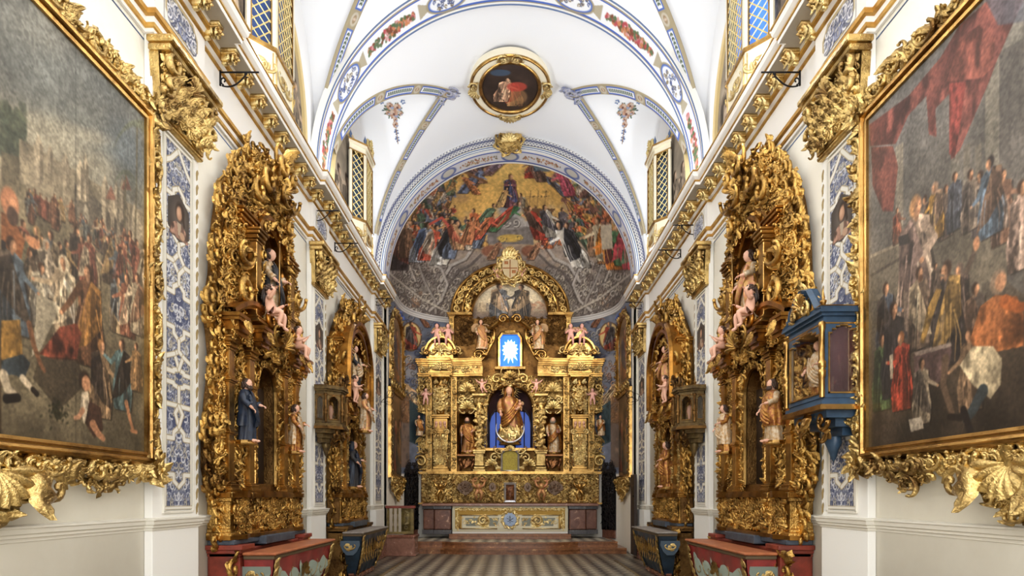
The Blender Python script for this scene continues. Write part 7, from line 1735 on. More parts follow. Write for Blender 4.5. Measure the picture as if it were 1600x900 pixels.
# near side altars
L_, R_ = PI / 2, -PI / 2
def side(s, yl, out, z): return (s * (WX - out), yl, z)
for s, sd in ((-1, 'left'), (1, 'right')):
    rz = L_ if s < 0 else R_
    place_cherub(side(s, 8.25, .45, 3.72), rz + (.2 if s < 0 else -.2), .62, 'Naked cherub with dark wings seated on the %s altarpiece cornice, nearer one' % sd, 'sit', 'cherubs on the side altarpieces', skin='skin', wing='wingd', flip=s > 0)
    place_cherub(side(s, 9.35, .45, 3.55), rz, .55, 'Naked cherub seated on the %s altarpiece cornice, farther one' % sd, 'sit', 'cherubs on the side altarpieces', skin='skin', wing='wingd', flip=s < 0)
    statue('saint_statue', side(s, 8.78, .24, 3.98), rz, 1.02, 'Standing saint statue with staff in the upper niche of the %s altarpiece' % sd, robe='robewhite', mantle='robeblack' if s < 0 else 'robered', item='staff', seed=3 + (s > 0), group=None)
    statue('saint_statue', side(s, 7.88, .30, 2.26), rz + (.0), .80, 'Statue with %s between the nearer pillars of the %s altarpiece' % (('dark blue mantle', 'left') if s < 0 else ('grey robe', 'right')), robe='robeblue' if s < 0 else 'robewhite', mantle='robeblue' if s < 0 else 'robegold', beard=True, seed=5, base=True)
    statue('saint_statue', side(s, 9.66, .30, 2.26), rz, .74, 'Small gilded statue between the farther pillars of the %s altarpiece' % sd, robe='robegold', mantle='robewhite', seed=7)
    statue('saint_statue', side(s, 13.3, .28, 1.78), rz, .98, ('Dark-robed standing statue in the niche of the smaller left altarpiece' if s < 0 else 'Gilded standing statue in the niche of the smaller right altarpiece'), robe='robeblack' if s < 0 else 'robegold', mantle='robeblue' if s < 0 else 'robegold', hood=s < 0, seed=9)
    statue('saint_statue', side(s, 13.3, .30, 3.80), rz, .95, 'Weathered statue group figure in the upper arch of the smaller %s altarpiece' % sd, robe='robeblack' if s < 0 else 'robegold', mantle='robewhite' if s < 0 else 'robered', seed=2)
    place_cherub(side(s, 12.6, .5, 3.45), rz, .55, 'Standing cherub above the %s gilded lantern cabinet' % sd, 'stand', 'cherubs on the side altarpieces', skin='skin', flip=s > 0)
statue('angel_statue', side(-1, 12.9, .62, 2.9), L_, .80, 'Angel in pink robe leaning from the smaller left altarpiece', cat='angel', robe='robered', mantle='robewhite', wings='wingw', seed=3, base=True)

# ------------------------------------------------------------------ blue wall cabinet on the right pilaster
def cabinet(wd, dp, h, mats, big=True):
    rect = big
    """polygonal glazed cabinet; z=0 floor of the case, hangs on the wall"""
    body, trim = mats; root = empty('display_cabinet')
    pl = [(-wd / 2, 0), (-wd / 2, -dp * .45), (-wd * .22, -dp), (wd * .22, -dp), (wd / 2, -dp * .45), (wd / 2, 0)]
    if rect: pl = [(-wd / 2, 0), (-wd / 2, -dp), (wd / 2, -dp), (wd / 2, 0)]
    def slab(k, z0, z1, e):
        V, F = prism([(a * (1 + e / wd * 2), b_ - e if b_ < 0 else b_) for a, b_ in pl], z0, z1); k.add(np.stack([V[:, 0], V[:, 2], V[:, 1]], -1), F, smooth=False)
    k = MB(); slab(k, 0, .04, .02); slab(k, .04, .07, -.01); k.put(box(-wd / 2 + .01, wd / 2 - .01, -.02, 0, .04, h)); o = k.build('base', body, root)
    k = MB(); slab(k, -.05, -.02, .05); slab(k, -.02, 0, .04); k.build('base_moulding', trim, root)
    k = MB(); slab(k, h - .06, h, -.01); slab(k, h, h + .03, .02); slab(k, h + .03, h + .055, .05); slab(k, h + .055, h + .09, .035); k.build('cornice', body, root)
    k = MB(); slab(k, h - .075, h - .06, .005); slab(k, h + .09, h + .10, .04); k.build('gilt_fillet', trim, root)
    for i in range(len(pl) - 1):
        a, b_ = np.array(pl[i]), np.array(pl[i + 1]); d = b_ - a; L = np.linalg.norm(d); d /= L; nrm = np.array([-d[1], d[0]]) * (-1 if False else 1)
        nrm = np.array([d[1], -d[0]])
        def place(k2, u0, u1, z0, z1, t0, t1):
            V, F = box(u0, u1, t0, t1, z0, z1); Wd = np.stack([a[0] + d[0] * V[:, 0] + nrm[0] * V[:, 1], a[1] + d[1] * V[:, 0] + nrm[1] * V[:, 1], V[:, 2]], -1); k2.add(Wd, F, smooth=False)
        k = MB(); s_ = min(.05, L * .16); place(k, 0, s_, .07, h - .06, -.02, .0); place(k, L - s_, L, .07, h - .06, -.02, .0); place(k, s_, L - s_, .07, .11, -.02, 0)
        # arched head
        u = np.linspace(s_, L - s_, 9)
        for j in range(8):
            um = (u[j] + u[j + 1]) / 2; zz = h - .06 - .02 - .10 * (abs(2 * (um - L / 2) / (L - 2 * s_))) ** 2; place(k, u[j], u[j + 1], zz, h - .06, -.02, 0)
        fr = k.build('door_frame', body, root)
        k = MB(); place(k, s_, s_ + .014, .11, h - .17, -.01, .012); place(k, L - s_ - .014, L - s_, .11, h - .17, -.01, .012); place(k, s_, L - s_, .11, .124, -.01, .012)
        for j in range(8):
            um = (u[j] + u[j + 1]) / 2; zz = h - .08 - .10 * (abs(2 * (um - L / 2) / (L - 2 * s_))) ** 2; place(k, u[j], u[j + 1], zz - .014, zz, -.01, .012)
        k.build('gilt_edge', trim, fr)
        k = MB(); place(k, s_, L - s_, .11, h - .08, -.012, -.008); k.build('pane', G['glass'], fr)
    for i in range(1, len(pl) - 1):
        x_, y_ = pl[i]; V, F = lathe([(.026, .07), (.026, .30 * h), (.034, .32 * h), (.036, .38 * h), (.024, .40 * h), (.036, .42 * h), (.036, .48 * h), (.024, .5 * h), (.022, .82 * h), (.032, .86 * h), (.034, .92 * h), (.028, h - .06)], 10); k = MB(); k.add(V + np.array([x_ * 1.02, y_ * 1.03, 0]), F); k.build('colonnette', trim, root)
        V, F = lathe([(.012, h + .09), (.03, h + .13), (.034, h + .15), (.012, h + .16), (.018, h + .18), (.012, h + .2), (.004, h + .26), (.0005, h + .27)], 8); k = MB(); k.add(V + np.array([x_ * .98, y_ * .98, 0]), F); k.build('finial', body if i % 2 else trim, root)
    k = MB(); 
    for (x0, s0, f_) in ((-wd * .25, .24, False), (wd * .25, .24, True)): k.put(VLEAF, mat_at(x0 * .6, -dp * .9, h + .16, s0, 0, flip=f_)); k.put(C_, mat_at(x0, -dp * .8, h + .14, .2, 1.1 * (1 if f_ else -1), flip=f_))
    k.put(SH, mat_at(0, -dp, h + .22, .26, 0)); k.build('crest', trim, root)
    # bracket below
    k = MB(); 
    for j, (e, z0, z1) in enumerate(((-.04, -.12, -.05), (-.14, -.20, -.12), (-.22 if big else -.18, -.28, -.20))):
        V, F = prism([(a * (1 + e / wd * 1.7), (b_ * (1 + e / dp * 1.3))) for a, b_ in pl], z0, z1); k.add(np.stack([V[:, 0], V[:, 2], V[:, 1]], -1), F, smooth=False)
    k.add(*lathe([(.09, -.28), (.10, -.34), (.06, -.42), (.03, -.5), (.0, -.54)], 10, squash=.8)[0:1] and (lathe([(.09, -.28), (.10, -.34), (.06, -.42), (.03, -.5), (.001, -.54)], 10, squash=.8)[0] * np.array([1, 1, 1]) + np.array([0, -.10, 0]), grid_faces(5, 10, True)))
    k.build('bracket', body, root)
    k = MB()
    for sx in (-1, 0, 1): k.put(VLEAF if sx else ACAN, mat_at(sx * wd * .3, -dp * (.75 if sx else .9), -.14, .22, PI, flip=sx > 0)); 
    for sx in (-1, 1): k.put(SRIN, mat_at(sx * wd * .2, -dp * .55, -.28, .22, .8 * sx, flip=sx > 0))
    k.build('bracket_scrolls', trim, root)
    return root
m, nt, b = nodes('clear_glass'); nt.nodes.remove(b); tr_ = N(nt, 'ShaderNodeBsdfTransparent'); gl_ = N(nt, 'ShaderNodeBsdfGlossy', Roughness=.05); mx = N(nt, 'ShaderNodeMixShader', Fac=.07)
nt.links.new(tr_.outputs[0], mx.inputs[1]); nt.links.new(gl_.outputs[0], mx.inputs[2]); nt.links.new(mx.outputs[0], nt.nodes['Material Output'].inputs['Surface']); G['glass'] = m
G['blue'] = plain('slate_blue_paint', (52, 78, 104), .4, col2=(38, 58, 78), vscale=6)
c1 = cabinet(.78, .40, .86, (G['blue'], G['goldf']), True)
c1.location = (WX - .115, 6.60, 2.50); c1.rotation_euler = (0, 0, R_); 
k = MB(); V, F = sweep_xz([(-.42, .90), (-.30, .93), (-.22, 1.04), (-.12, 1.16), (0, 1.20), (.12, 1.16), (.22, 1.04), (.30, .93), (.42, .90)], [(-.02, .34), (-.02, .42), (.03, .45), (.05, .40), (.05, .34)], 0, side=1.0); k.add(V, F, smooth=False); k.build('ogee_pediment', G['blue'], c1)
k = MB(); k.add(*prism([(-.40, .90), (-.28, .93), (-.2, 1.04), (-.1, 1.14), (0, 1.18), (.1, 1.14), (.2, 1.04), (.28, .93), (.40, .90)], -.40, -.36), smooth=False); k.build('pediment_panel', G['blue'], c1)
k = MB(); k.put(VLEAF, mat_at(-.12, -.42, 1.0, .2, 0)); k.put(VLEAF, mat_at(.12, -.42, 1.0, .2, 0, flip=True)); k.put(ACAN, mat_at(0, -.40, 1.26, .2, 0)); k.build('pediment_carving', G['gold'], c1)
k = MB(); k.put(box(.372, .376, -.36, -.04, .10, .78)); k.build('red_curtain', plain('dark_red_curtain', (70, 30, 32), .8, bump=.3, bscale=20), c1)
tag(c1, 'Blue glazed wall cabinet with gilt edges beside the right great painting', 'wall cabinet')
statue('saint_statue', (WX - .34, 6.62, 2.56), R_ + .3, .66, 'Gilded statuette standing inside the blue glazed wall cabinet', robe='robegold', mantle='robewhite', seed=5, base=True)
G['agedgreen'] = plain('aged_gilt_wood', (126, 104, 62), .45, .5, col2=(78, 62, 40), vscale=10)
for s in (-1, 1):
    c = cabinet(.70, .42, .62, (G['agedgreen'], G['goldd']), False); c.location = (s * (PX_ - .035), 11.6, 2.86); c.rotation_euler = (0, 0, L_ if s < 0 else R_)
    tag(c, 'Small gilded lantern cabinet on the %s pilaster between the side altars' % ('left' if s < 0 else 'right'), 'wall cabinet', 'gilded lantern cabinets')
    k = MB(); k.put(lathe([(.06, 0), (.05, .03), (.02, .05), (.025, .12), (.05, .2), (.03, .3), (.001, .32)], 10)); o = k.build('figurine', G['skin'], None, (s * (PX_ - .22), 11.6, 2.95)); tag(o, 'Tiny pale figurine inside the %s gilded lantern cabinet' % ('left' if s < 0 else 'right'), 'figurine', 'lantern cabinet figurines')

# ------------------------------------------------------------------ tribune boxes and arched backing panels above the cornice
cvp = Cv(160, 170, (150, 138, 122)); cvp.noise(30, .2, 4)
for i in range(5): cvp.fig(25 + i * 28, 165, 90 + 8 * (i % 2), [(130, 116, 100), (170, 150, 130), (116, 104, 96)][i % 3], (186, 160, 136), (150, 134, 116), seed=i)
def arched_backing(s, yc):
    near_ = yc < 12; yc = 9.35 if near_ else yc
    t = empty('arched_panel', (s * 3.56, yc, 7.14), L_ if s < 0 else R_)
    hw_, zs_ = (1.6 if near_ else 1.78), .50; R_y = 1.95
    fnc = lambda X, Z: (Z < zs_) | (np.hypot(X / hw_, (Z - zs_) / R_y) < 1)
    flat_canvas('painted_field', cvp, -hw_, hw_, 0, zs_ + R_y, -.02, G['fresco'], t, mask=lambda X, Z: fnc(X, Z))
    k = MB(); V, F = sweep_xz(arch_path(hw_, 0, zs_, 30, R_y), [(-.02, 0), (-.02, .07), (.03, .09), (.07, .06), (.09, 0)], 0, side=1.0); k.add(V, F, smooth=False); k.build('moulding', plain('pale_gilt', (226, 204, 150), .45, .3), t)
    k = MB(); along(k, [(-hw_, .06), (-1.1, .06)], .14, .2, y=-.02, tmpl=[VLEAF, LF2, RINC]); along(k, [(1.1, .06), (hw_, .06)], .14, .2, y=-.02, tmpl=[VLEAF, LF2, RINC]); k.build('foot_carving', G['goldb'], t)
    return t
G['ivory'] = plain('ivory_paint', (232, 224, 200), .5); G['lattice'] = plain('lattice_gilt', (222, 200, 136), .45, .3)
def tribune(s, yc, blue):
    t = empty('tribune_box', (s * 3.46, yc, 7.14), L_ if s < 0 else R_)
    w_, d_, H_ = .66, .27, 2.05; zp = .50
    pl = [(-w_, 0), (-w_ * .54, -d_), (w_ * .54, -d_), (w_, 0)]
    def slab(k, z0, z1, e):
        V, F = prism([(a * (1 + e / w_), b_ - e if b_ < 0 else b_) for a, b_ in pl], z0, z1); k.add(np.stack([V[:, 0], V[:, 2], V[:, 1]], -1), F, smooth=False)
    k = MB(); slab(k, 0, zp, 0); k.build('parapet', G['ivory'], t)
    k = MB(); slab(k, zp, zp + .05, .03); slab(k, -.02, .05, .03); slab(k, H_ - .08, H_ - .05, .02); slab(k, H_ + .12, H_ + .15, .07); k.build('gilt_rail', G['goldf'], t)
    k = MB(); slab(k, H_ - .05, H_ + .06, .01); slab(k, H_ + .06, H_ + .12, .05); k.build('cornice', G['ivory'], t)
    k = MB()
    for i in range(3):
        a, b_ = np.array(pl[i]), np.array(pl[i + 1]); d = b_ - a; L = np.linalg.norm(d); d /= L; nrm = np.array([d[1], -d[0]])
        def tr(V): return np.stack([a[0] + d[0] * V[:, 0] + nrm[0] * V[:, 1], a[1] + d[1] * V[:, 0] + nrm[1] * V[:, 1], V[:, 2]], -1)
        k = MB()
        for u in (0, L - .05): V, F = box(u, u + .05, -.03, .02, zp + .05, H_ - .08); k.add(tr(V), F, smooth=False)
        po = k.build('post', G['ivory'], t)
        k = MB()
        for u in (.055, L - .07): V, F = box(u, u + .012, -.01, .025, zp + .05, H_ - .08); k.add(tr(V), F, smooth=False)
        k.build('gilt_bead', G['goldf'], po)
        k = MB(); u0, u1, z0, z1 = .06, L - .06, zp + .05, H_ - .08; sp = .15
        for sg in (-1, 1):
            c_ = -(z1 - z0) if sg > 0 else 0
            c_ = u0 - (z1 - z0) if sg > 0 else u0
            while c_ < u1 + (0 if sg > 0 else (z1 - z0)):
                # line u = c_ + sg*(z-z0)
                za, zb = z0, z1; ua, ub = c_, c_ + sg * (z1 - z0)
                def clip(uu): return min(max(uu, u0), u1)
                A_ = clip(ua); B_ = clip(ub)
                if abs(A_ - B_) > .02:
                    zA = z0 + (A_ - c_) * sg; zB = z0 + (B_ - c_) * sg
                    V, F = tube([(A_, 0, zA), (B_, 0, zB)], .009, 4); k.add(tr(V), F, smooth=False)
                c_ += sp
        k.build('lattice', G['lattice'], t)
        # carved parapet ornament
        k = MB(); c2 = MB(); c2.put(RINC, mat_at(L * .35, 0, zp * .5, .26, 0)); c2.put(RINC, mat_at(L * .65, 0, zp * .5, .26, 0, flip=True)); 
        for v, f_, sm_, m_ in zip(c2.V, c2.F, c2.S, c2.M): pass
        for V_, F_ in ((RINC, 0), (RINC, 1)):
            A = mat_at(L * (.33 if not F_ else .67), 0, zp * .5, .28, 0, flip=bool(F_), dz=.3); V = V_[0] @ A[:3, :3].T + A[:3, 3]; V[:, 1] *= -1; k.add(tr(V), V_[1])
        for u in (.03, L - .04): V, F = box(u, u + .012, 0, .015, .08, zp - .03); k.add(tr(V), F, smooth=False)
        k.build('parapet_ornament', G['goldb'], t)
    k = MB(); k.add(*prism([(a * .86, b_ * .55) for a, b_ in pl], zp, H_ - .1), smooth=False); V = np.concatenate(k.V); k.V = [np.stack([V[:, 0], V[:, 2] , V[:, 1]], -1)]
    k.build('window_behind', blue, t)
    for sx in (-1, 1):
        for (x_, y_) in ((sx * w_ * .56, -d_), (sx * w_ * .98, -.02)):
            V, F = lathe([(.03, H_ + .14), (.04, H_ + .18), (.015, H_ + .2), (.035, H_ + .25), (.01, H_ + .32), (.001, H_ + .36)], 8); k = MB(); k.add(V + np.array([x_, y_, 0]), F); k.build('finial', G['blueline'], t)
    k = MB(); 
    for sx in (-1, 1): k.put(VLEAF, mat_at(sx * .16, -d_ + .02, H_ + .26, .30, 0, flip=sx > 0))
    k.put(SH, mat_at(0, -d_, H_ + .34, .26, 0)); k.build('crest', G['lattice'], t)
    return t
bl_dark = plain('dark_blue_window', (70, 90, 116), .3); bl_day = emis('daylight_window', (84, 140, 236), .55); bl_mid = emis('dim_daylight_window', (60, 84, 140), .25)
for s, yc, mm, lab in ((-1, 9.05, bl_mid, 'Ivory and gilt latticed tribune box at upper left, the nearer one'), (-1, 14.45, bl_dark, 'Latticed tribune box above the left cornice, nearer the apse'), (1, 9.05, bl_day, 'Latticed tribune box with bright blue panes at upper right'), (1, 14.45, bl_dark, 'Latticed tribune box above the right cornice, nearer the apse')):
    t = tribune(s, yc, mm); tag(t, lab, 'tribune box', 'latticed tribune boxes')
    a = arched_backing(s, yc); tag(a, lab.replace('Latticed tribune box', 'Arched painted panel behind tribune').replace('Ivory and gilt latticed tribune box', 'Arched painted panel behind tribune box'), 'arched panel', 'arched painted panels')

# ------------------------------------------------------------------ iron arms under the cornice
km = MB()
km.add(*tube([(0, 0, 0), (0, -.46, .0)], .011, 6)); t_ = np.linspace(0, 1, 16)
km.add(*tube([(0, -.02 - .30 * a, -.16 - .03 * math.sin(a * PI) + .15 * a ** 2) for a in t_], .010, 6)); km.add(*tube([(0, -.32 - .03 * math.cos(a), -.0 - .03 + .03 * math.sin(a)) for a in np.linspace(0, 5, 10)], .008, 5)); km.add(*tube([(0, -.04 + .04 * math.sin(a) * (1 - a / 8), -.10 - .05 * math.cos(a) * (1 - a / 8)) for a in np.linspace(0, 6, 14)], .009, 5)); km.add(*tube([(0, 0, .02), (0, 0, -.16)], .012, 6))
ME = km.mesh('iron_arm', G['iron'])
for s, ys_ in ((-1, (7.62, 11.3, 12.75, 16.3)), (1, (7.62, 11.9, 13.1, 16.6))):
    for i, y in enumerate(ys_):
        o = bpy.data.objects.new('iron_arm', ME); COL.objects.link(o); o.location = (s * (PX_ - .02 if i in (0, 3) else WX - .06), y, 6.66); o.rotation_euler = (0, 0, L_ if s < 0 else R_)
        tag(o, 'Black iron lamp arm under the %s cornice, %s' % ('left' if s < 0 else 'right', ['nearest of four', 'second from the camera', 'third from the camera', 'farthest, by the chancel arch'][i]), 'iron arm', 'iron lamp arms under the cornice')
# ------------------------------------------------------------------ vault medallion and keystone
t = empty('oval_medallion', (0, 14.7, 11.02), 0, 'Oval ceiling painting in ivory and gilt frame at the top of the vault', 'ceiling painting')
cm = Cv(150, 190, (52, 40, 34)); cm.noise(40, .3, 2)
cm.fig(88, 168, 110, (150, 112, 74), (214, 170, 136), (178, 66, 50), seed=3, lean=-.1, face=-1); cm.fig(48, 150, 96, (206, 160, 128), (214, 170, 136), None, seed=5, lean=.15); cm.ell(50, 38, 26, 12, (60, 78, 100), .9); cm.ell(96, 130, 24, 30, (160, 120, 80), .6); cm.ell(92, 90, 26, 18, (184, 70, 56), .8)
A_, B_ = .66, .88
x = np.linspace(-A_, A_, 150); y = np.linspace(B_, -B_, 190); X, Y = np.meshgrid(x, y); F = grid_faces(190, 150); kk = (np.hypot(X / A_, Y / B_) < 1).ravel(); F = F[kk[F].all(1)]
col = cm.a[::-1]
painted('canvas', np.stack([X, Y, 0 * X - .02], -1).reshape(-1, 3), F, col, G['paint'], t)
def oval_ring(k, pr, n=72):
    a = np.linspace(0, 2 * PI, n + 1)[:-1]; V = np.zeros((n, len(pr), 3))
    for j, (o_, z_) in enumerate(pr): V[:, j, 0] = (A_ + o_) * np.cos(a); V[:, j, 1] = (B_ + o_) * np.sin(a); V[:, j, 2] = z_
    V = np.concatenate([V, V[:1]]); k.add(V.reshape(-1, 3), grid_faces(n + 1, len(pr)))
k = MB(); oval_ring(k, [(-.02, .0), (-.02, -.06), (.03, -.09), (.06, -.05)]); oval_ring(k, [(.20, -.05), (.22, -.08), (.26, -.07), (.27, -.03)]); k.build('gilt_moulding', G['goldf'], t)
k = MB(); oval_ring(k, [(.05, -.045), (.12, -.07), (.21, -.045)]); oval_ring(k, [(.26, -.03), (.27, -.02), (.27, .12)]); k.build('ivory_band', G['ivory'], t)
k = MB()
def down(T, x, y, z, s0, r0, flip=False):
    c, n_ = math.cos(r0), math.sin(r0); f = -1 if flip else 1
    A = np.eye(4); A[:3, :3] = np.array([[c * f, -n_, 0], [n_ * f, c, 0], [0, 0, -.6]]) * s0; A[:3, 3] = (x, y, z); k.put(T, A)
for (x_, y_, r_) in ((0, B_ + .16, 0), (0, -B_ - .16, PI), (A_ + .16, 0, -PI / 2), (-A_ - .16, 0, PI / 2)):
    down(SH, x_, y_, -.08, .34, r_); 
    for q_ in (-1, 1): down(VLEAF, x_ + q_ * .17 * math.cos(r_), y_ + q_ * .17 * math.sin(r_), -.06, .26, r_, q_ > 0)
k.build('gilt_corner_shells', G['goldb'], t)
t = empty('keystone_ornament', (-.03, YA - .02, 11.02), 0, 'Gilded shell ornament at the crown of the chancel arch', 'ornament')
k = MB(); 
for i in range(14): a = i / 14 * 2 * PI; k.put([VLEAF, LF2][i % 2], mat_at(.26 * math.cos(a), -.02, .26 * math.sin(a), .30, a - PI / 2, flip=math.cos(a) > 0))
k.put(sphere(0, .0, 0, .30, .08, .30)); k.build('leaf_ring', G['gold'], t)
k = MB(); k.put(SH, mat_at(0, -.12, -.02, .34, 0, dz=1.0)); k.put(RO, mat_at(0, -.12, .22, .18, 0)); k.build('shell', G['goldb'], t)

# ------------------------------------------------------------------ sanctuary side paintings, iron doors, balustrade
for s in (-1, 1):
    sd = 'left' if s < 0 else 'right'
    t = empty('sanctuary_painting', (s * 3.395, 18.95, 0), L_ if s < 0 else R_, 'Dark narrow framed painting on the %s sanctuary wall' % sd, 'painting', 'sanctuary wall paintings')
    c = Cv(90, 170, (104, 78, 52)); c.noise(22, .35, 3 + s); c.fig(30, 160, 110, (120, 60, 44), (180, 130, 100), (70, 66, 60), seed=4); c.fig(62, 165, 120, (90, 84, 76), (180, 130, 100), (140, 100, 60), seed=7)
    flat_canvas('canvas', c, -1.05, 1.05, 2.25, 4.6, -.05, G['paint'], t)
    k = MB(); V, F = sweep_xz([(-1.05, 2.25), (1.05, 2.25), (1.05, 4.6), (-1.05, 4.6)], [(0, .0), (0, .09), (.04, .11), (.08, .09), (.10, 0)], 0, closed=True, side=-1); k.add(V, F, smooth=False); k.build('frame', G['goldf'], t)
    k = MB(); along(k, [(-1.15, 4.78), (1.15, 4.78)], .17, .26, y=-.06, tmpl=[VLEAF, ACAN]); along(k, [(-1.15, 2.06), (1.15, 2.06)], .17, .3, y=-.06, tmpl=[VLEAF, ACAN, RINC])
    for q_ in (-1, 1): along(k, [(q_ * 1.15, 2.2), (q_ * 1.15, 4.7)], .12, .14, y=-.08, tmpl=[RO, LF])
    scatter(k, lambda x, z: z > 1.5 + .35 * abs(x) , (0, 1.0, 1.45, 2.1), .14, .24, 50, y=-.05, seed=4); k.build('frame_carving', G['gold'], t)
    t = empty('upper_painting', (s * 3.395, 18.9, 0), L_ if s < 0 else R_, 'Arched gilt-framed painting above the dark %s sanctuary painting' % sd, 'painting', 'upper sanctuary paintings')
    c = Cv(70, 120, (120, 96, 70)); c.noise(18, .3, 9); c.fig(35, 115, 96, (150, 96, 60), (190, 140, 110), (84, 80, 90), seed=6)
    flat_canvas('canvas', c, -.8, .8, 5.0, 6.9, -.04, G['paint'], t, mask=lambda X, Z: (Z < 6.3) | (np.hypot(X / .8, (Z - 6.3) / .6) < 1))
    k = MB(); V, F = sweep_xz(arch_path(.82, 4.95, 6.3, 16, .6), [(-.02, 0), (-.02, .08), (.04, .11), (.08, .08), (.10, 0)], 0, side=1.0); k.add(V, F, smooth=False); k.build('frame', G['goldf'], t)
    k = MB(); along(k, [(a * 1.15, z_ + (.1 if z_ > 6.3 else 0)) for a, z_ in arch_path(.82, 4.95, 6.3, 16, .6)], .15, .24, y=-.05, tmpl=[VLEAF, RINC, ACAN]); k.build('frame_carving', G['gold'], t)
    # iron door on the apse chamfer
    p0, p1 = np.array([s * 3.30, 19.88]), np.array([s * 2.97, 20.40]); d = p1 - p0; L = np.linalg.norm(d); ang = math.atan2(d[1], d[0])
    t = empty('iron_door', (*( (p0 + p1) / 2 ), .32), (ang if s < 0 else ang + PI), 'Black openwork iron door in the apse, %s of the high altar' % sd, 'door', 'black iron doors')
    k = MB(); k.put(box(-L / 2, L / 2, -.05, .0, 0, .26, .01), smooth=False); k.build('sill', G['brownmarble'], t)
    k = MB(); k.put(box(-L / 2 + .02, L / 2 - .02, -.04, .0, .26, 1.9)); k.add(*prism([(a, b_) for a, b_ in arch_path(L / 2 - .02, 1.85, 1.88, 10, .24)], -.04, 0), smooth=False); k.build('leaf_panel', G['iron'], t)
    k = MB(); V, F = sweep_xz(arch_path(L / 2 - .03, .26, 1.88, 12, .26), [(-.02, 0), (-.02, .07), (.03, .07), (.03, 0)], 0, side=1.0); k.add(V, F, smooth=False); k.put(box(-.02, .02, -.07, -.03, .26, 2.1)); k.build('frame', G['iron'], t)
    k = MB(); scatter(k, lambda x, z: abs(x) < L / 2 - .05, (.03, L / 2, .32, 1.95), .10, .16, 70, y=-.045, tmpl=[C_, S_, VO], seed=4); scatter(k, lambda x, z: abs(x) < .35 - .5 * (z - 2.05), (0, .35, 2.05, 2.4), .1, .18, 18, y=-.045, tmpl=[C_, VLEAF], seed=4); k.build('scrollwork', plain('iron_scrollwork', (52, 48, 48), .4, .8), t)
t = empty('balustrade', (-2.98, 17.42, 0), 0, 'Short wooden balustrade on a red marble block, left of the steps', 'balustrade')
marb('marble_block', -.38, .40, -.10, .55, 0, .50, G['redm2'], t); marb('block_cap', -.40, .43, -.12, .57, .50, .58, G['redmarble'], t); marb('block_foot', -.40, .43, -.12, .57, 0, .06, G['redm2'], t)
G['olive'] = plain('olive_gilt_wood', (134, 116, 66), .45, .3, col2=(90, 76, 44), vscale=9)
marb('lower_rail', -.37, .36, -.05, .05, .60, .66, G['olive'], t); marb('handrail', -.40, .40, -.08, .08, 1.30, 1.37, G['redlac'], t)
marb('corner_post', -.37, -.31, -.05, .05, .66, 1.30, G['olive'], t); marb('corner_post', .30, .36, -.05, .05, .66, 1.30, G['olive'], t)
for x_ in (-.20, -.08): 
    k = MB(); V, F = lathe([(.02, .66), (.025, .8), (.014, .84), (.022, .98), (.014, 1.12), (.025, 1.16), (.02, 1.3)], 8); k.add(V + np.array([x_, 0, 0]), F); k.build('baluster', G['olive'], t)
k = MB(); k.put(box(.02, .30, -.02, .02, .66, 1.30)); V, F = sweep_xz([(.04, .68), (.28, .68), (.28, 1.28), (.04, 1.28)], [(0, 0), (0, .045), (.02, .045), (.02, 0)], 0, closed=True, side=-1); k.add(V, F, smooth=False); along(k, [(.16, .72), (.16, 1.26)], .11, .13, y=-.02, tmpl=[VO, LF, C_], dz=.5); k.build('carved_panel', G['olive'], t)
t = empty('gate_leaf', (3.27, 17.0, 0), 0, 'Dark wooden gate leaf standing open edge-on at the right end wall', 'gate')
marb('leaf', -.04, .04, -.3, .16, .08, 2.2, G['darkwood'], t); marb('hinge', -.06, -.04, -.28, -.2, 1.6, 1.66, G['iron'], t)
# wire candle branches on the end pilasters
for s in (-1, 1):
    k = MB(); 
    for i in range(3):
        a = [-.5, 0, .5][i]; k.add(*tube([(0, 0, 0), (s * -.10 + a * .2, -.14, .04 + .1 * (i - 1)), (s * -.22, -.2 + a * .3, .08 + .16 * (i - 1))], .008, 5)); 
        k.add(*tube([(s * -.26 + .10 * math.cos(q_), -.2 + a * .3, .14 + .20 * (i - 1) + .10 * math.sin(q_)) for q_ in np.linspace(0, 2 * PI, 14)], .006, 5))
    o = k.build('wire_candle_branch', G['iron'], None, (s * 3.38, 16.9, 4.15)); tag(o, 'Thin wire candle branch on the %s end pilaster' % ('left' if s < 0 else 'right'), 'candle branch', 'wire candle branches')
for s in (-1, 1):
    t = empty('floodlight', (s * 3.28, 16.7, 7.15), 0, 'Small white floodlight glowing on the %s cornice end by the apse' % ('left' if s < 0 else 'right'), 'floodlight', 'cornice floodlights')
    k = MB(); k.put(box(-.10, .10, -.10, .10, 0, .16, .02)); k.build('housing', G['plaster'], t); k = MB(); k.put(box(-.09, .09, -.08, .08, .16, .175)); k.build('lamp', emis('flood_lamp', (255, 250, 240), 4.0), t)
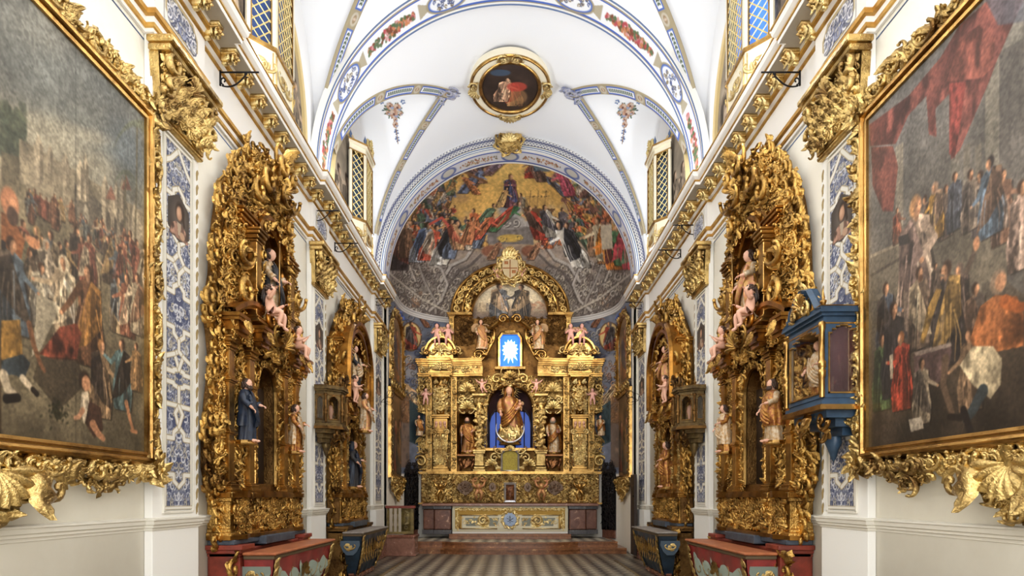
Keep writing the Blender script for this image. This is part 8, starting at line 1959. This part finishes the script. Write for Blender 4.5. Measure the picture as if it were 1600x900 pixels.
# ------------------------------------------------------------------ light
w = bpy.data.worlds.new('world'); sc.world = w; w.use_nodes = True
w.node_tree.nodes['Background'].inputs[0].default_value = (.93, .96, 1.0, 1); w.node_tree.nodes['Background'].inputs[1].default_value = 1.6
def area(name, loc, rot, sx, sy, power, col=(1, 1, 1), spread=PI):
    l = bpy.data.lights.new(name, 'AREA'); l.shape = 'RECTANGLE'; l.size = sx; l.size_y = sy; l.energy = power; l.color = col; l.spread = spread
    o = bpy.data.objects.new(name, l); COL.objects.link(o); o.location = loc; o.rotation_euler = rot; return o
for s in (-1, 1):
    for y, p in ((1.0, 50), (3.5, 50), (6.0, 50), (9.0, 54), (12.2, 58), (15.4, 62)):
        area('cornice_lamp', (s * 3.38, y, 7.2), (PI, s * -.35, 0), .2, 1.6, p, (.92, .96, 1.0))
    for y, p in ((-1.5, 80), (2.0, 80), (5.2, 90), (8.3, 100), (11.3, 110), (14.6, 120)):
        v_ = Vector((-s * 3.3, y + .8, 2.2)) - Vector((s * 3.2, y, 7.17)); o = area('wall_fill', (s * 3.2, y, 7.17), v_.to_track_quat('-Z', 'Y').to_euler(), .12, .9, p, (1.0, .95, .87))  # added lamps hidden behind the cornice edge, brightening the opposite wall
    for tx, tz, p in ((s * -1.2, 3.0, 130), (s * 2.0, 6.2, 90), (0, 9.6, 40)):
        v_ = Vector((tx, 20.5, tz)) - Vector((s * 3.12, 16.6, 7.2)); l = bpy.data.lights.new('altar_spot', 'SPOT'); l.energy = p * 3; l.color = (1.0, .87, .66); l.spot_size = 1.3; l.spot_blend = .8; l.shadow_soft_size = .08
        o = bpy.data.objects.new('altar_spot', l); COL.objects.link(o); o.location = (s * 3.12, 16.6, 7.2); o.rotation_euler = v_.to_track_quat('-Z', 'Y').to_euler()
area('rear_fill', (0, -2.8, 3.6), (PI / 2 - .02, 0, 0), 5.5, 5.5, 430, (1.0, .97, .92))  # added fill light behind the camera; no window is built there
sc.view_settings.view_transform = 'Standard'; sc.view_settings.look = 'None'; sc.view_settings.exposure = 0.0; sc.view_settings.gamma = 1.0; sc.view_settings.use_curve_mapping = False
sc.cycles.use_denoising = True; sc.cycles.max_bounces = 8; sc.cycles.diffuse_bounces = 5; sc.cycles.glossy_bounces = 4; sc.cycles.sample_clamp_indirect = 6.0
try: sc.cycles.denoiser = 'OPENIMAGEDENOISE'
except Exception: pass
